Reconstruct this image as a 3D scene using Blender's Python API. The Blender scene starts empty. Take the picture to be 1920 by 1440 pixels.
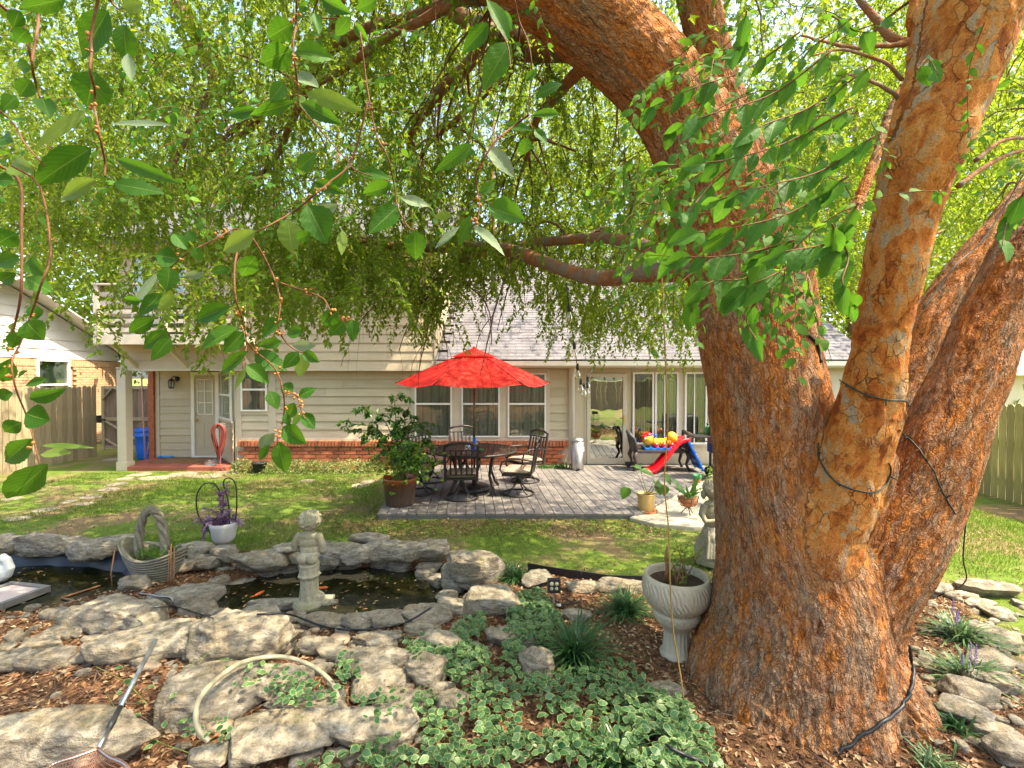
import bpy, math, random
import numpy as np
from mathutils import Vector, Matrix, Euler
from mathutils.bvhtree import BVHTree

sc = bpy.context.scene
COL = sc.collection
rng = np.random.default_rng(11)
RND = random.Random(5)

# ------------------------------------------------------------------ camera, sky, sun, exposure
CZ, PITCH, FPX = 2.04, math.radians(1.0), 900.0
cam_d = bpy.data.cameras.new('camera')
cam_d.sensor_width = 36.0
cam_d.lens = FPX / 1920.0 * 36.0
cam_d.clip_start, cam_d.clip_end = 0.05, 800.0
cam = bpy.data.objects.new('camera', cam_d)
cam.location = (0, 0, CZ)
cam.rotation_euler = (math.radians(90) - PITCH, 0, 0)
COL.objects.link(cam)
sc.camera = cam

SUN = Vector((0.50, -0.15, 0.853)).normalized()      # direction towards the sun
sun_el = math.asin(SUN.z)
w = bpy.data.worlds.new('World'); sc.world = w; w.use_nodes = True
sky = w.node_tree.nodes.new('ShaderNodeTexSky')
sky.sky_type = 'NISHITA'; sky.sun_disc = False
sky.sun_elevation = sun_el
sky.sun_rotation = math.atan2(SUN.x, SUN.y)
sky.air_density, sky.dust_density, sky.ozone_density = 1.0, 3.5, 1.0
bg = w.node_tree.nodes['Background']
w.node_tree.links.new(sky.outputs[0], bg.inputs[0])
bg.inputs[1].default_value = 0.15
sun_d = bpy.data.lights.new('sun', 'SUN')
sun_d.energy = 3.1; sun_d.angle = math.radians(0.5); sun_d.color = (1.0, 0.87, 0.64)
sun_o = bpy.data.objects.new('sun', sun_d)
sun_o.rotation_euler = SUN.to_track_quat('Z', 'Y').to_euler()
sun_o.location = (6, -2, 14)
COL.objects.link(sun_o)
vs = sc.view_settings
vs.view_transform = 'Standard'; vs.look = 'None'; vs.gamma = 1.0; vs.use_curve_mapping = False
vs.exposure = 2.28
try:
    sc.cycles.use_denoising = True
    sc.cycles.max_bounces = 8
    sc.cycles.diffuse_bounces = 4
    sc.cycles.transmission_bounces = 5
    sc.cycles.glossy_bounces = 3
    sc.cycles.transparent_max_bounces = 10
    sc.cycles.caustics_reflective = False
    sc.cycles.caustics_refractive = False
    sc.cycles.sample_clamp_indirect = 6.0
except Exception:
    pass

# ------------------------------------------------------------------ geometry helpers
cP, sP = math.cos(PITCH), math.sin(PITCH)
def ray(px, py):
    a, b = (px - 960.0) / FPX, (720.0 - py) / FPX
    return Vector((a, cP + b * sP, -sP + b * cP))
def at(px, py, Y):
    d = ray(px, py); t = Y / d.y
    return Vector((d.x * t, Y, CZ + d.z * t))
def gp(px, py, z=0.0):
    d = ray(px, py); t = (z - CZ) / d.z
    return Vector((d.x * t, d.y * t, z))
def frame(d):
    d = d.normalized()
    u = d.cross(Vector((0, 0, 1)))
    if u.length < 1e-3: u = Vector((1, 0, 0))
    u.normalize(); return u, d.cross(u)

class MB:
    def __init__(s): s.v, s.f, s.m, s.s = [], [], [], []
    def add(s, vs_, fs, mi=0, sm=False):
        o = len(s.v); s.v += [tuple(v) for v in vs_]
        for f in fs:
            s.f.append(tuple(i + o for i in f)); s.m.append(mi); s.s.append(sm)
        return s
    def box(s, c, d, rz=0.0, mi=0, rot=None):
        hx, hy, hz = d[0] / 2, d[1] / 2, d[2] / 2
        vs_ = [Vector((x, y, z)) for z in (-hz, hz) for y in (-hy, hy) for x in (-hx, hx)]
        M = rot if rot is not None else Matrix.Rotation(rz, 3, 'Z')
        vs_ = [M @ v + Vector(c) for v in vs_]
        return s.add(vs_, [(0, 2, 3, 1), (4, 5, 7, 6), (0, 1, 5, 4), (2, 6, 7, 3), (0, 4, 6, 2), (1, 3, 7, 5)], mi)
    def bar(s, a, b, wd, th, mi=0, up=(0, 0, 1)):
        a, b = Vector(a), Vector(b); d = (b - a)
        L = d.length; d.normalize(); up = Vector(up)
        u = d.cross(up)
        if u.length < 1e-4: u = d.cross(Vector((0, 1, 0)))
        u.normalize(); v = u.cross(d)
        M = Matrix((u, d, v)).transposed()
        return s.box((a + b) / 2, (wd, L, th), rot=M, mi=mi)
    def tube(s, pts, r, n=8, mi=0, sm=True, caps=True, closed=False, flat=1.0):
        pts = [Vector(p) for p in pts]; K = len(pts)
        rs = [r] * K if isinstance(r, (int, float)) else list(r)
        vs_, u = [], None
        for i, p in enumerate(pts):
            if closed: d = pts[(i + 1) % K] - pts[i - 1]
            else: d = pts[min(i + 1, K - 1)] - pts[max(i - 1, 0)]
            if d.length < 1e-9: d = Vector((0, 0, 1))
            d.normalize()
            if u is None: u, v = frame(d)
            else:
                u = u - d * u.dot(d)
                if u.length < 1e-6: u, v = frame(d)
                u.normalize(); v = d.cross(u)
            for k in range(n):
                t = 2 * math.pi * k / n
                vs_.append(p + (u * math.cos(t) + v * math.sin(t) * flat) * rs[i])
        fs = []
        for i in range(K if closed else K - 1):
            j = (i + 1) % K
            for k in range(n):
                l = (k + 1) % n
                fs.append((i * n + k, i * n + l, j * n + l, j * n + k))
        if caps and not closed:
            fs.append(tuple(range(n))[::-1]); fs.append(tuple((K - 1) * n + k for k in range(n)))
        return s.add(vs_, fs, mi, sm)
    def cyl(s, a, b, r0, r1=None, n=14, mi=0, sm=True):
        return s.tube([a, b], [r0, r0 if r1 is None else r1], n, mi, sm)
    def lathe(s, prof, n=24, c=(0, 0, 0), mi=0, sm=True, mod=None, caps=True):
        vs_, K = [], len(prof)
        for (r, z) in prof:
            for k in range(n):
                t = 2 * math.pi * k / n
                rr = r if mod is None else r * mod(t, z)
                vs_.append((c[0] + rr * math.cos(t), c[1] + rr * math.sin(t), c[2] + z))
        fs = [(i * n + k, i * n + (k + 1) % n, (i + 1) * n + (k + 1) % n, (i + 1) * n + k) for i in range(K - 1) for k in range(n)]
        s.add(vs_, fs, mi, sm)
        if caps:
            o = len(s.v) - K * n
            s.f += [tuple(o + k for k in range(n))[::-1], tuple(o + (K - 1) * n + k for k in range(n))]
            s.m += [mi, mi]; s.s += [False, False]
        return s
    def ell(s, c, r, nu=14, nv=9, mi=0, rot=None):
        c = Vector(c); vs_ = []
        for j in range(nv + 1):
            ph = math.pi * j / nv
            for i in range(nu):
                t = 2 * math.pi * i / nu
                v = Vector((r[0] * math.sin(ph) * math.cos(t), r[1] * math.sin(ph) * math.sin(t), r[2] * math.cos(ph)))
                vs_.append(c + (rot @ v if rot is not None else v))
        fs = [(j * nu + i, (j + 1) * nu + i, (j + 1) * nu + (i + 1) % nu, j * nu + (i + 1) % nu) for j in range(nv) for i in range(nu)]
        return s.add(vs_, fs, mi, True)
    def prism(s, poly, z0, z1, mi=0, T=None):
        n = len(poly); T = T or (lambda x, y, z: (x, y, z))
        vs_ = [T(x, y, z0) for x, y in poly] + [T(x, y, z1) for x, y in poly]
        fs = [tuple(range(n))[::-1], tuple(range(n, 2 * n))] + [(i, (i + 1) % n, n + (i + 1) % n, n + i) for i in range(n)]
        return s.add(vs_, fs, mi)
    def build(s, name, mat, parent=None, world=False, bevel=0.0, loc=None):
        me = bpy.data.meshes.new(name)
        vs_ = s.v
        if world and parent is not None:
            o = ORI.get(parent.name, Vector((0, 0, 0))); vs_ = [(v[0] - o[0], v[1] - o[1], v[2] - o[2]) for v in vs_]
        if world and parent is None and loc is not None:
            vs_ = [(v[0] - loc[0], v[1] - loc[1], v[2] - loc[2]) for v in vs_]
        me.from_pydata(vs_, [], s.f)
        for m in (mat if isinstance(mat, (list, tuple)) else [mat]): me.materials.append(m)
        me.polygons.foreach_set('material_index', s.m)
        me.polygons.foreach_set('use_smooth', s.s)
        me.update()
        return link(name, me, parent, loc, bevel)

ORI = {}
def link(name, me, parent=None, loc=None, bevel=0.0):
    o = bpy.data.objects.new(name, me); COL.objects.link(o)
    if loc is not None: o.location = loc
    if parent is not None:
        o.parent = parent; ORI[o.name] = ORI.get(parent.name, Vector((0, 0, 0)))
    else: ORI[o.name] = Vector(loc) if loc is not None else Vector((0, 0, 0))
    if bevel > 0:
        b = o.modifiers.new('bevel', 'BEVEL'); b.width = bevel; b.segments = 2; b.limit_method = 'ANGLE'
    return o
def tag(o, label=None, cat=None, group=None, kind=None):
    if label: o['label'] = label
    if cat: o['category'] = cat
    if group: o['group'] = group
    if kind: o['kind'] = kind
    return o
def thing(name, label, cat, loc=(0, 0, 0), rz=0.0, group=None):
    o = bpy.data.objects.new(name, None); COL.objects.link(o)
    o.empty_display_size = 0.1
    o.location = loc; o.rotation_euler = (0, 0, rz); ORI[o.name] = Vector(loc)
    return tag(o, label, cat, group)
def dup(root, loc, rz=0.0, label=None, scale=None):
    r = root.copy(); COL.objects.link(r); r.location = loc; r.rotation_euler = (0, 0, rz)
    if scale: r.scale = (scale,) * 3
    if label: r['label'] = label
    for ch in list(root.children):
        c = ch.copy(); COL.objects.link(c); c.parent = r
        for g in list(ch.children):
            d = g.copy(); COL.objects.link(d); d.parent = c
    return r
def bulk(name, V, F, mat, parent=None, mi=None, attrs=None, smooth=False, loc=None, uv=None):
    V = np.asarray(V, np.float32); F = np.asarray(F, np.int32)
    if parent is not None: V = V - np.array(ORI.get(parent.name, Vector((0, 0, 0))), np.float32)
    me = bpy.data.meshes.new(name); k = F.shape[1]
    me.vertices.add(len(V)); me.vertices.foreach_set('co', V.ravel())
    me.loops.add(F.size); me.loops.foreach_set('vertex_index', F.ravel())
    me.polygons.add(len(F)); me.polygons.foreach_set('loop_start', np.arange(0, F.size, k, dtype=np.int32))
    me.polygons.foreach_set('loop_total', np.full(len(F), k, np.int32))
    for m in (mat if isinstance(mat, (list, tuple)) else [mat]): me.materials.append(m)
    if mi is not None: me.polygons.foreach_set('material_index', np.asarray(mi, np.int32))
    me.polygons.foreach_set('use_smooth', np.full(len(F), smooth, bool))
    for nm, (ty, arr) in (attrs or {}).items():
        a = me.attributes.new(nm, ty, 'POINT')
        a.data.foreach_set('vector' if ty == 'FLOAT_VECTOR' else 'value', np.asarray(arr, np.float32).ravel())
    if uv is not None:
        l = me.uv_layers.new(name='uv'); l.data.foreach_set('uv', np.asarray(uv, np.float32)[F.ravel()].ravel())
    me.update(calc_edges=True); me.validate()
    return link(name, me, parent, loc)

# ---- numpy value noise
def vnoise(P, seed=0):
    P = np.asarray(P, np.float64); I = np.floor(P).astype(np.int64); f = P - I; f = f * f * (3 - 2 * f)
    def h(dx, dy, dz):
        n = ((I[:, 0] + dx) * 73856093) ^ ((I[:, 1] + dy) * 19349663) ^ ((I[:, 2] + dz) * 83492791) ^ (seed * 2654435761)
        n &= 0xffffffff; n ^= n >> 13; n = (n * 1274126177) & 0xffffffff; n ^= n >> 16
        return (n & 0xffff) / 65535.0
    x, y, z = f.T
    a = h(0,0,0) * (1-x) + h(1,0,0) * x; b = h(0,1,0) * (1-x) + h(1,1,0) * x
    c = h(0,0,1) * (1-x) + h(1,0,1) * x; d = h(0,1,1) * (1-x) + h(1,1,1) * x
    return (a * (1-y) + b * y) * (1-z) + (c * (1-y) + d * y) * z
def fbm(P, oct=4, seed=0, gain=0.5):
    P = np.asarray(P, np.float64); s = np.zeros(len(P)); a, t = 1.0, 0.0
    for i in range(oct):
        s += a * vnoise(P * (2.03 ** i) + i * 17.3, seed + i); t += a; a *= gain
    return s / t
def nrm(A): return A / np.maximum(np.linalg.norm(A, axis=-1, keepdims=True), 1e-9)
def spline(ctrl, n):
    C = np.asarray(ctrl, np.float64); m = len(C)
    if m == 2:
        t = np.linspace(0, 1, n)[:, None]; return C[0] * (1 - t) + C[1] * t
    E = np.vstack([2 * C[0] - C[1], C, 2 * C[-1] - C[-2]])
    u = np.linspace(0, m - 1 - 1e-6, n); i = u.astype(int); t = (u - i)[:, None]
    p0, p1, p2, p3 = E[i], E[i + 1], E[i + 2], E[i + 3]
    return 0.5 * (2 * p1 + (p2 - p0) * t + (2 * p0 - 5 * p1 + 4 * p2 - p3) * t ** 2 + (3 * p1 - p0 - 3 * p2 + p3) * t ** 3)
def inpoly(x, y, poly):
    r = np.zeros(np.shape(x), bool); n = len(poly)
    for i in range(n):
        x1, y1 = poly[i]; x2, y2 = poly[(i + 1) % n]
        c = ((y1 > y) != (y2 > y)) & (x < (x2 - x1) * (y - y1) / (y2 - y1 + 1e-12) + x1)
        r ^= c
    return r

# ---- bulk leaf and tube makers: every leaf is a folded, pointed blade of four corners
def leaf_cloud(P, D, N, L, W, fold=0.25, droop=0.12):
    D = nrm(D); N = nrm(N - D * np.sum(N * D, 1, keepdims=True)); S = np.cross(D, N)
    L = L[:, None]; W = W[:, None]
    base = P; tip = P + D * L - N * L * droop
    mid = P + D * L * 0.45
    a = mid + S * W * 0.5 + N * W * fold; b = mid - S * W * 0.5 + N * W * fold
    V = np.stack([base, a, tip, b], 1).reshape(-1, 3)
    k = np.arange(len(P))[:, None] * 4
    F = np.concatenate([k + np.array([[0, 2, 1]]), k + np.array([[0, 3, 2]])], 1).reshape(-1, 3)
    return V, F
def tubes_np(P, r, n=3):
    M, K, _ = P.shape
    d = np.gradient(P, axis=1); d = nrm(d)
    up = np.where(np.abs(d[..., 2:3]) > 0.9, np.array([1.0, 0, 0]), np.array([0, 0, 1.0]))
    u = nrm(np.cross(d, up)); v = np.cross(d, u)
    t = 2 * np.pi * np.arange(n) / n
    V = P[:, :, None] + (u[:, :, None] * np.cos(t)[:, None] + v[:, :, None] * np.sin(t)[:, None]) * r[:, :, None, None]
    V = V.reshape(-1, 3)
    m, i, k = np.meshgrid(np.arange(M), np.arange(K - 1), np.arange(n), indexing='ij')
    q = lambda i_, k_: (m * K + i_) * n + k_ % n
    F = np.stack([q(i, k), q(i, k + 1), q(i + 1, k + 1), q(i + 1, k)], -1).reshape(-1, 4)
    return V, F

# ------------------------------------------------------------------ material helpers
def srgb(r, g, b):
    f = lambda c: ((c / 255) / 12.92 if c / 255 <= 0.04045 else (((c / 255) + 0.055) / 1.055) ** 2.4)
    return (f(r), f(g), f(b))
class NT:
    def __init__(s, name):
        s.m = bpy.data.materials.new(name); s.m.use_nodes = True; s.t = s.m.node_tree
        s.b = s.t.nodes['Principled BSDF']; s.out = s.t.nodes['Material Output']
    def n(s, ty, **kw):
        nd = s.t.nodes.new('ShaderNode' + ty)
        for k, v in kw.items():
            if k.startswith('i_'):
                key = k[2:]; key = int(key) if key.isdigit() else key.replace('_', ' ')
                s.set(nd.inputs[key], v)
            else: setattr(nd, k, v)
        return nd
    def set(s, sock, v):
        if hasattr(v, 'is_output'): s.t.links.new(v, sock)
        else:
            if sock.type == 'RGBA' and len(v) == 3: v = (*v, 1)
            sock.default_value = v
    def coord(s, kind='Object'): return s.n('TexCoord').outputs[kind]
    def mapv(s, v, sc_=(1, 1, 1), rot=(0, 0, 0)):
        m = s.n('Mapping'); s.set(m.inputs[0], v); m.inputs['Scale'].default_value = sc_; m.inputs['Rotation'].default_value = rot
        return m.outputs[0]
    def noise(s, v, scale, detail=4, rough=0.55, dist=0.0):
        return s.n('TexNoise', i_Vector=v, i_Scale=scale, i_Detail=detail, i_Roughness=rough, i_Distortion=dist).outputs[0]
    def ramp(s, f, stops, interp='LINEAR'):
        r = s.n('ValToRGB'); s.set(r.inputs[0], f); e = r.color_ramp.elements; r.color_ramp.interpolation = interp
        while len(e) < len(stops): e.new(0.5)
        for i, (p, c) in enumerate(stops):
            e[i].position = p; e[i].color = (*c, 1) if len(c) == 3 else c
        return r.outputs[0]
    def mix(s, f, a, b, blend='MIX'):
        m = s.n('Mix', data_type='RGBA', blend_type=blend)
        s.set(m.inputs[0], f); s.set(m.inputs[6], a); s.set(m.inputs[7], b); return m.outputs[2]
    def math(s, op, a, b=0.0, c=None, clamp=False):
        m = s.n('Math', operation=op, use_clamp=clamp); s.set(m.inputs[0], a); s.set(m.inputs[1], b)
        if c is not None: s.set(m.inputs[2], c)
        return m.outputs[0]
    def bump(s, h, strength=0.5, dist=0.02, nrm_=None):
        b = s.n('Bump', i_Strength=strength, i_Distance=dist, i_Height=h)
        if nrm_ is not None: s.set(b.inputs['Normal'], nrm_)
        return b.outputs[0]
    def fin(s, col=None, rough=None, normal=None, metal=None, spec=None):
        if col is not None: s.set(s.b.inputs['Base Color'], col)
        if rough is not None: s.set(s.b.inputs['Roughness'], rough)
        if normal is not None: s.set(s.b.inputs['Normal'], normal)
        if metal is not None: s.set(s.b.inputs['Metallic'], metal)
        if spec is not None: s.set(s.b.inputs['Specular IOR Level'], spec)
        return s.m
def sc3(c, k): return tuple(min(1.0, x * k) for x in c)
def M(name, col, rough=0.6, var=0.15, scale=6.0, bump=0.15, bscale=60.0, metal=0.0, spec=0.4, bdist=0.004, stretch=(1, 1, 1), second=None, rvar=True, robj=0.07):
    t = NT(name); v = t.mapv(t.coord(), stretch)
    n1 = t.noise(v, scale, 5, 0.6)
    c = t.ramp(n1, [(0.25, sc3(col, 1 - var)), (0.75, sc3(col, 1 + var))])
    if second:
        n2 = t.noise(v, scale * 0.45 + 1, 6, 0.7)
        c = t.mix(t.ramp(n2, [(second[1], (0, 0, 0)), (min(1, second[1] + 0.12), (1, 1, 1))]), c, second[0])
    if rvar:
        oi = t.n('ObjectInfo').outputs['Random']
        c = t.mix(1.0, c, t.ramp(oi, [(0, (1 - robj,) * 3), (1, (1 + robj,) * 3)]), 'MULTIPLY')
    nb = t.noise(v, bscale, 4, 0.6)
    return t.fin(c, rough, t.bump(nb, bump, bdist) if bump else None, metal, spec)
def leaf_mat(name, stops, trans, rough=0.45, tfac=0.42, attr='rnd', spec=0.35):
    t = NT(name)
    if attr == 'obj': f = t.n('ObjectInfo').outputs['Random']
    else: f = t.n('Attribute', attribute_name=attr).outputs['Fac']
    c = t.ramp(f, stops)
    t.fin(c, rough, None, 0, spec)
    tr = t.n('BsdfTranslucent'); t.set(tr.inputs[0], t.mix(0.5, c, trans, 'MIX'))
    mx = t.n('MixShader'); mx.inputs[0].default_value = tfac
    t.t.links.new(t.b.outputs[0], mx.inputs[1]); t.t.links.new(tr.outputs[0], mx.inputs[2])
    t.t.links.new(mx.outputs[0], t.out.inputs[0])
    return t.m
# ------------------------------------------------------------------ materials of the setting
m_siding = M('siding_paint', (0.49, 0.415, 0.29), 0.55, 0.07, 3, 0.12, 90, second=((0.40, 0.33, 0.225), 0.60), stretch=(1, 1, 0.4))
m_trim = M('trim_paint', (0.54, 0.475, 0.365), 0.5, 0.05, 4, 0.08, 80)
m_white = M('white_paint', (0.74, 0.71, 0.64), 0.45, 0.05, 4, 0.05, 80)
m_doorp = M('door_paint', (0.46, 0.395, 0.285), 0.45, 0.04, 4, 0.05, 80)
m_brick = M('red_brick', (0.36, 0.115, 0.052), 0.85, 0.3, 9, 0.5, 70, second=((0.45, 0.22, 0.12), 0.6), robj=0.32)
m_mortar = M('mortar', (0.42, 0.33, 0.25), 0.9, 0.15, 20, 0.4, 90)
m_tanbrick = M('tan_brick', (0.52, 0.32, 0.18), 0.85, 0.25, 7, 0.3, 60, second=((0.6, 0.46, 0.32), 0.58))
m_shingle = M('grey_shingle', (0.125, 0.117, 0.125), 0.9, 0.4, 3.2, 0.6, 140, second=((0.3, 0.26, 0.25), 0.62))
m_shingle_base = M('roof_felt', (0.08, 0.075, 0.08), 0.9, 0.2)
m_fence = M('weathered_fence', (0.33, 0.27, 0.165), 0.85, 0.3, 5, 0.5, 60, stretch=(6, 6, 0.6), second=((0.24, 0.21, 0.11), 0.58), robj=0.22)
m_gate = M('gate_wood', (0.24, 0.165, 0.11), 0.85, 0.3, 5, 0.5, 60, stretch=(6, 6, 0.6), second=((0.33, 0.26, 0.21), 0.6), robj=0.22)
m_fencer = M('green_fence', (0.40, 0.34, 0.14), 0.85, 0.3, 5, 0.5, 60, stretch=(6, 6, 0.6), second=((0.28, 0.27, 0.09), 0.55), robj=0.22)
m_black = M('black_metal', (0.02, 0.02, 0.021), 0.4, 0.2, 10, 0.05, 80)
m_dark = M('underdeck_shade', (0.03, 0.028, 0.025), 0.9, 0.1)
m_curtain = M('sheer_curtain', (0.62, 0.61, 0.57), 0.9, 0.08, 2.5, 0.1, 40, stretch=(14, 1, 0.3))
m_curtain2 = M('tan_blind', (0.30, 0.25, 0.2), 0.9, 0.1, 2.5, 0.1, 40, stretch=(14, 1, 0.3))
m_steel = M('brushed_steel', (0.42, 0.40, 0.37), 0.42, 0.08, 4, 0.08, 90, metal=1.0, stretch=(30, 30, 1))
m_brass = M('brass', (0.55, 0.36, 0.12), 0.35, 0.1, metal=1.0)
m_chrome = M('chrome', (0.7, 0.7, 0.7), 0.15, 0.05, metal=1.0, bump=0)
def glass(name, fac, tint=(0.75, 0.78, 0.74)):
    t = NT(name); g = t.n('BsdfGlossy', i_Color=(0.9, 0.95, 0.92), i_Roughness=0.015); tr = t.n('BsdfTransparent', i_Color=tint)
    v = t.coord(); t.set(g.inputs['Normal'], t.bump(t.noise(v, 1.4, 2), 0.06, 0.05))
    fr = t.n('LayerWeight', i_Blend=0.35).outputs['Fresnel']
    f = t.math('ADD', t.math('MULTIPLY', fr, 0.5), fac, clamp=True)
    mx = t.n('MixShader'); t.set(mx.inputs[0], f)
    t.t.links.new(tr.outputs[0], mx.inputs[1]); t.t.links.new(g.outputs[0], mx.inputs[2]); t.t.links.new(mx.outputs[0], t.out.inputs[0])
    return t.m
m_glass = glass('window_glass', 0.08)
m_storm = glass('storm_glass', 0.5, (0.5, 0.47, 0.4))

# ------------------------------------------------------------------ ground
PR = (-1.75, 4.72, 1.28, 0.66)          # right pond: centre and half axes
PL = (-5.35, 4.74, 1.42, 0.74)          # left pond
WATER = -0.15
def sstep(a, b, x): t = np.clip((x - a) / (b - a), 0, 1); return t * t * (3 - 2 * t)
def edge_y(x):
    return np.interp(x, [-9, -6, -3, -0.6, 0.2, 0.7, 1.3, 2.2, 4.3, 4.6, 9], [5.75, 5.7, 5.8, 5.55, 5.2, 4.95, 4.75, 4.75, 4.75, 4.5, 3.2])
def bedmask(x, y):
    e = edge_y(x); m = sstep(0.08, -0.08, y - e)
    r = sstep(0.1, -0.1, x - (3.55 + (y - 3.4) * 0.62))      # east limit of the bed
    return m * np.where(x > 2.6, r, 1.0)
def hgt(x, y):
    x = np.asarray(x, float); y = np.asarray(y, float)
    P = np.stack([x, y, np.zeros_like(x)], -1).reshape(-1, 3)
    n = (fbm(P * 0.9, 3, 3) - 0.5).reshape(x.shape); n2 = (fbm(P * 5, 3, 9) - 0.5).reshape(x.shape)
    b = bedmask(x, y)
    z = -0.09 + n * 0.06 + n2 * 0.012
    z = z + b * (0.09 * sstep(5.7, 4.2, y) + 0.05 * sstep(4.2, 2.6, y) + n2 * 0.06)
    for (cx, cy, rx, ry) in (PR, PL):
        d = np.sqrt(((x - cx) / rx) ** 2 + ((y - cy) / ry) ** 2)
        z = z - (0.62 + 0.1 * (y < 4)) * sstep(1.18, 0.72, d)
    z = np.where(y > 10.4, -0.1, z)
    return z
def h1(x, y): return float(hgt(np.array([x]), np.array([y]))[0])

def axis(lo, hi, step, far):
    a = list(np.arange(lo, hi + 1e-6, step)); s = step; left = [lo]; right = [hi]
    while right[-1] < far: s *= 1.45; right.append(right[-1] + s); left.append(left[-1] - s)
    return np.array(left[1:][::-1] + a + right[1:])
gx = axis(-9.5, 7.5, 0.06, 260); gy = axis(1.4, 11.6, 0.06, 260)
X, Y = np.meshgrid(gx, gy); Z = hgt(X, Y)
nx, ny = len(gx), len(gy)
i, j = np.meshgrid(np.arange(nx - 1), np.arange(ny - 1)); q = (j * nx + i).ravel()
F = np.stack([q, q + 1, q + nx + 1, q + nx], -1)
bm_ = bedmask(X, Y)
t = NT('ground_soil'); v = t.coord()
n1 = t.noise(v, 0.9, 6, 0.65, 0.4); n2 = t.noise(v, 14, 5, 0.7); n3 = t.noise(v, 60, 4, 0.7)
soil = t.ramp(n2, [(0.3, (0.05, 0.028, 0.015)), (0.5, (0.13, 0.066, 0.032)), (0.72, (0.24, 0.13, 0.065))])
grass = t.ramp(n3, [(0.3, (0.06, 0.11, 0.014)), (0.55, (0.12, 0.175, 0.024)), (0.75, (0.21, 0.22, 0.05))])
dry = t.ramp(n3, [(0.3, (0.13, 0.085, 0.042)), (0.6, (0.26, 0.18, 0.095)), (0.8, (0.34, 0.25, 0.14))])
lawn = t.mix(t.ramp(n1, [(0.46, (0, 0, 0)), (0.60, (1, 1, 1))]), grass, dry)
c = t.mix(t.n('Attribute', attribute_name='bed').outputs['Fac'], lawn, soil)
m_ground = t.fin(c, 0.95, t.bump(t.noise(v, 45, 5, 0.7), 0.7, 0.03), 0, 0.15)
ground = bulk('ground', np.stack([X, Y, Z], -1).reshape(-1, 3), F, m_ground, attrs={'bed': ('FLOAT', bm_.ravel())}, smooth=True)
tag(ground, kind='structure')

# pond water
t = NT('pond_water'); v = t.coord()
c = t.ramp(t.noise(v, 2.2, 3), [(0.3, (0.006, 0.009, 0.003)), (0.7, (0.022, 0.020, 0.006))])
m_water = t.fin(c, 0.03, t.bump(t.noise(v, 7, 2, 0.5, 0.5), 0.05, 0.02), 0, 0.6)
for nm, (cx, cy, rx, ry) in (('water', PR), ('water', PL)):
    n = 56; mb = MB()
    ring = [(cx + rx * 1.1 * math.cos(a), cy + ry * 1.12 * math.sin(a), WATER) for a in [2 * math.pi * k / n for k in range(n)]]
    mb.add(ring, [tuple(range(n))])
    o = mb.build(nm, m_water); tag(o, kind='structure')

# ------------------------------------------------------------------ house
house = thing('house', 'beige two-storey house with lap siding, brick base and grey shingle roof beyond the lawn', 'house', (0, 11, -0.1))
def part(mb, name, mat, parent=None, bevel=0.0): return mb.build(name, mat, parent or house, world=True, bevel=bevel)
YW = 11.0
def siding(A, B, z0, z1, mat, parent, expo=0.193, thick=0.03):
    A = Vector((A[0], A[1], 0)); B = Vector((B[0], B[1], 0)); d = (B - A).normalized(); n = Vector((d.y, -d.x, 0))
    z = z0
    while z < z1 - 0.02:
        zt = min(z + expo, z1); k = RND.uniform(0.9, 1.1)
        sec = [(0.0, z), (thick * k, z), (thick * k, z + 0.012), (0.006, zt + 0.012 if zt < z1 else zt), (0.0, zt)]
        T = lambda u, w_, s: A + d * s + n * u + Vector((0, 0, w_))
        Lb = (B - A).length; cuts = [0.0, Lb]
        if Lb > 2.4: c0 = RND.uniform(0.9, 3.4); cuts = [0.0] + [q for q in (c0, c0 + 3.66) if q < Lb - 0.5] + [Lb]
        for s0, s1 in zip(cuts[:-1], cuts[1:]):
            mb = MB(); mb.prism(sec, s0 + (0.0015 if s0 > 0 else 0), s1 - (0.0015 if s1 < Lb else 0), T=T); part(mb, 'siding_board', mat, parent)
        z = zt
def rect(A, B, z0, z1, off0, off1, name, mat, parent, bevel=0.0):
    """a slab on the wall line A-B, standing off0..off1 proud of it"""
    A = Vector((A[0], A[1], 0)); B = Vector((B[0], B[1], 0)); d = (B - A).normalized(); n = Vector((d.y, -d.x, 0))
    mb = MB(); mb.prism([(off0, z0), (off1, z0), (off1, z1), (off0, z1)], 0, (B - A).length, T=lambda u, w_, s: A + d * s + n * u + Vector((0, 0, w_)))
    return part(mb, name, mat, parent, bevel)
def curtain(A, B, z0, z1, off, mat, parent, waves=9, name='curtain'):
    A = Vector((A[0], A[1], 0)); B = Vector((B[0], B[1], 0)); d = (B - A).normalized(); n = Vector((d.y, -d.x, 0)); L = (B - A).length
    K = waves * 8; vs_ = []
    ph = RND.uniform(0, 6)
    for k in range(K + 1):
        s = L * k / K; o = off + 0.012 * math.sin(k * math.pi / 4 + ph) + 0.008 * math.sin(k * 0.37 + ph)
        vs_ += [A + d * s + n * o + Vector((0, 0, z0)), A + d * s + n * (o * 1.0) + Vector((0, 0, z1))]
    mb = MB(); mb.add(vs_, [(2 * k, 2 * k + 2, 2 * k + 3, 2 * k + 1) for k in range(K)], sm=True)
    return part(mb, name, mat, parent)
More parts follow.
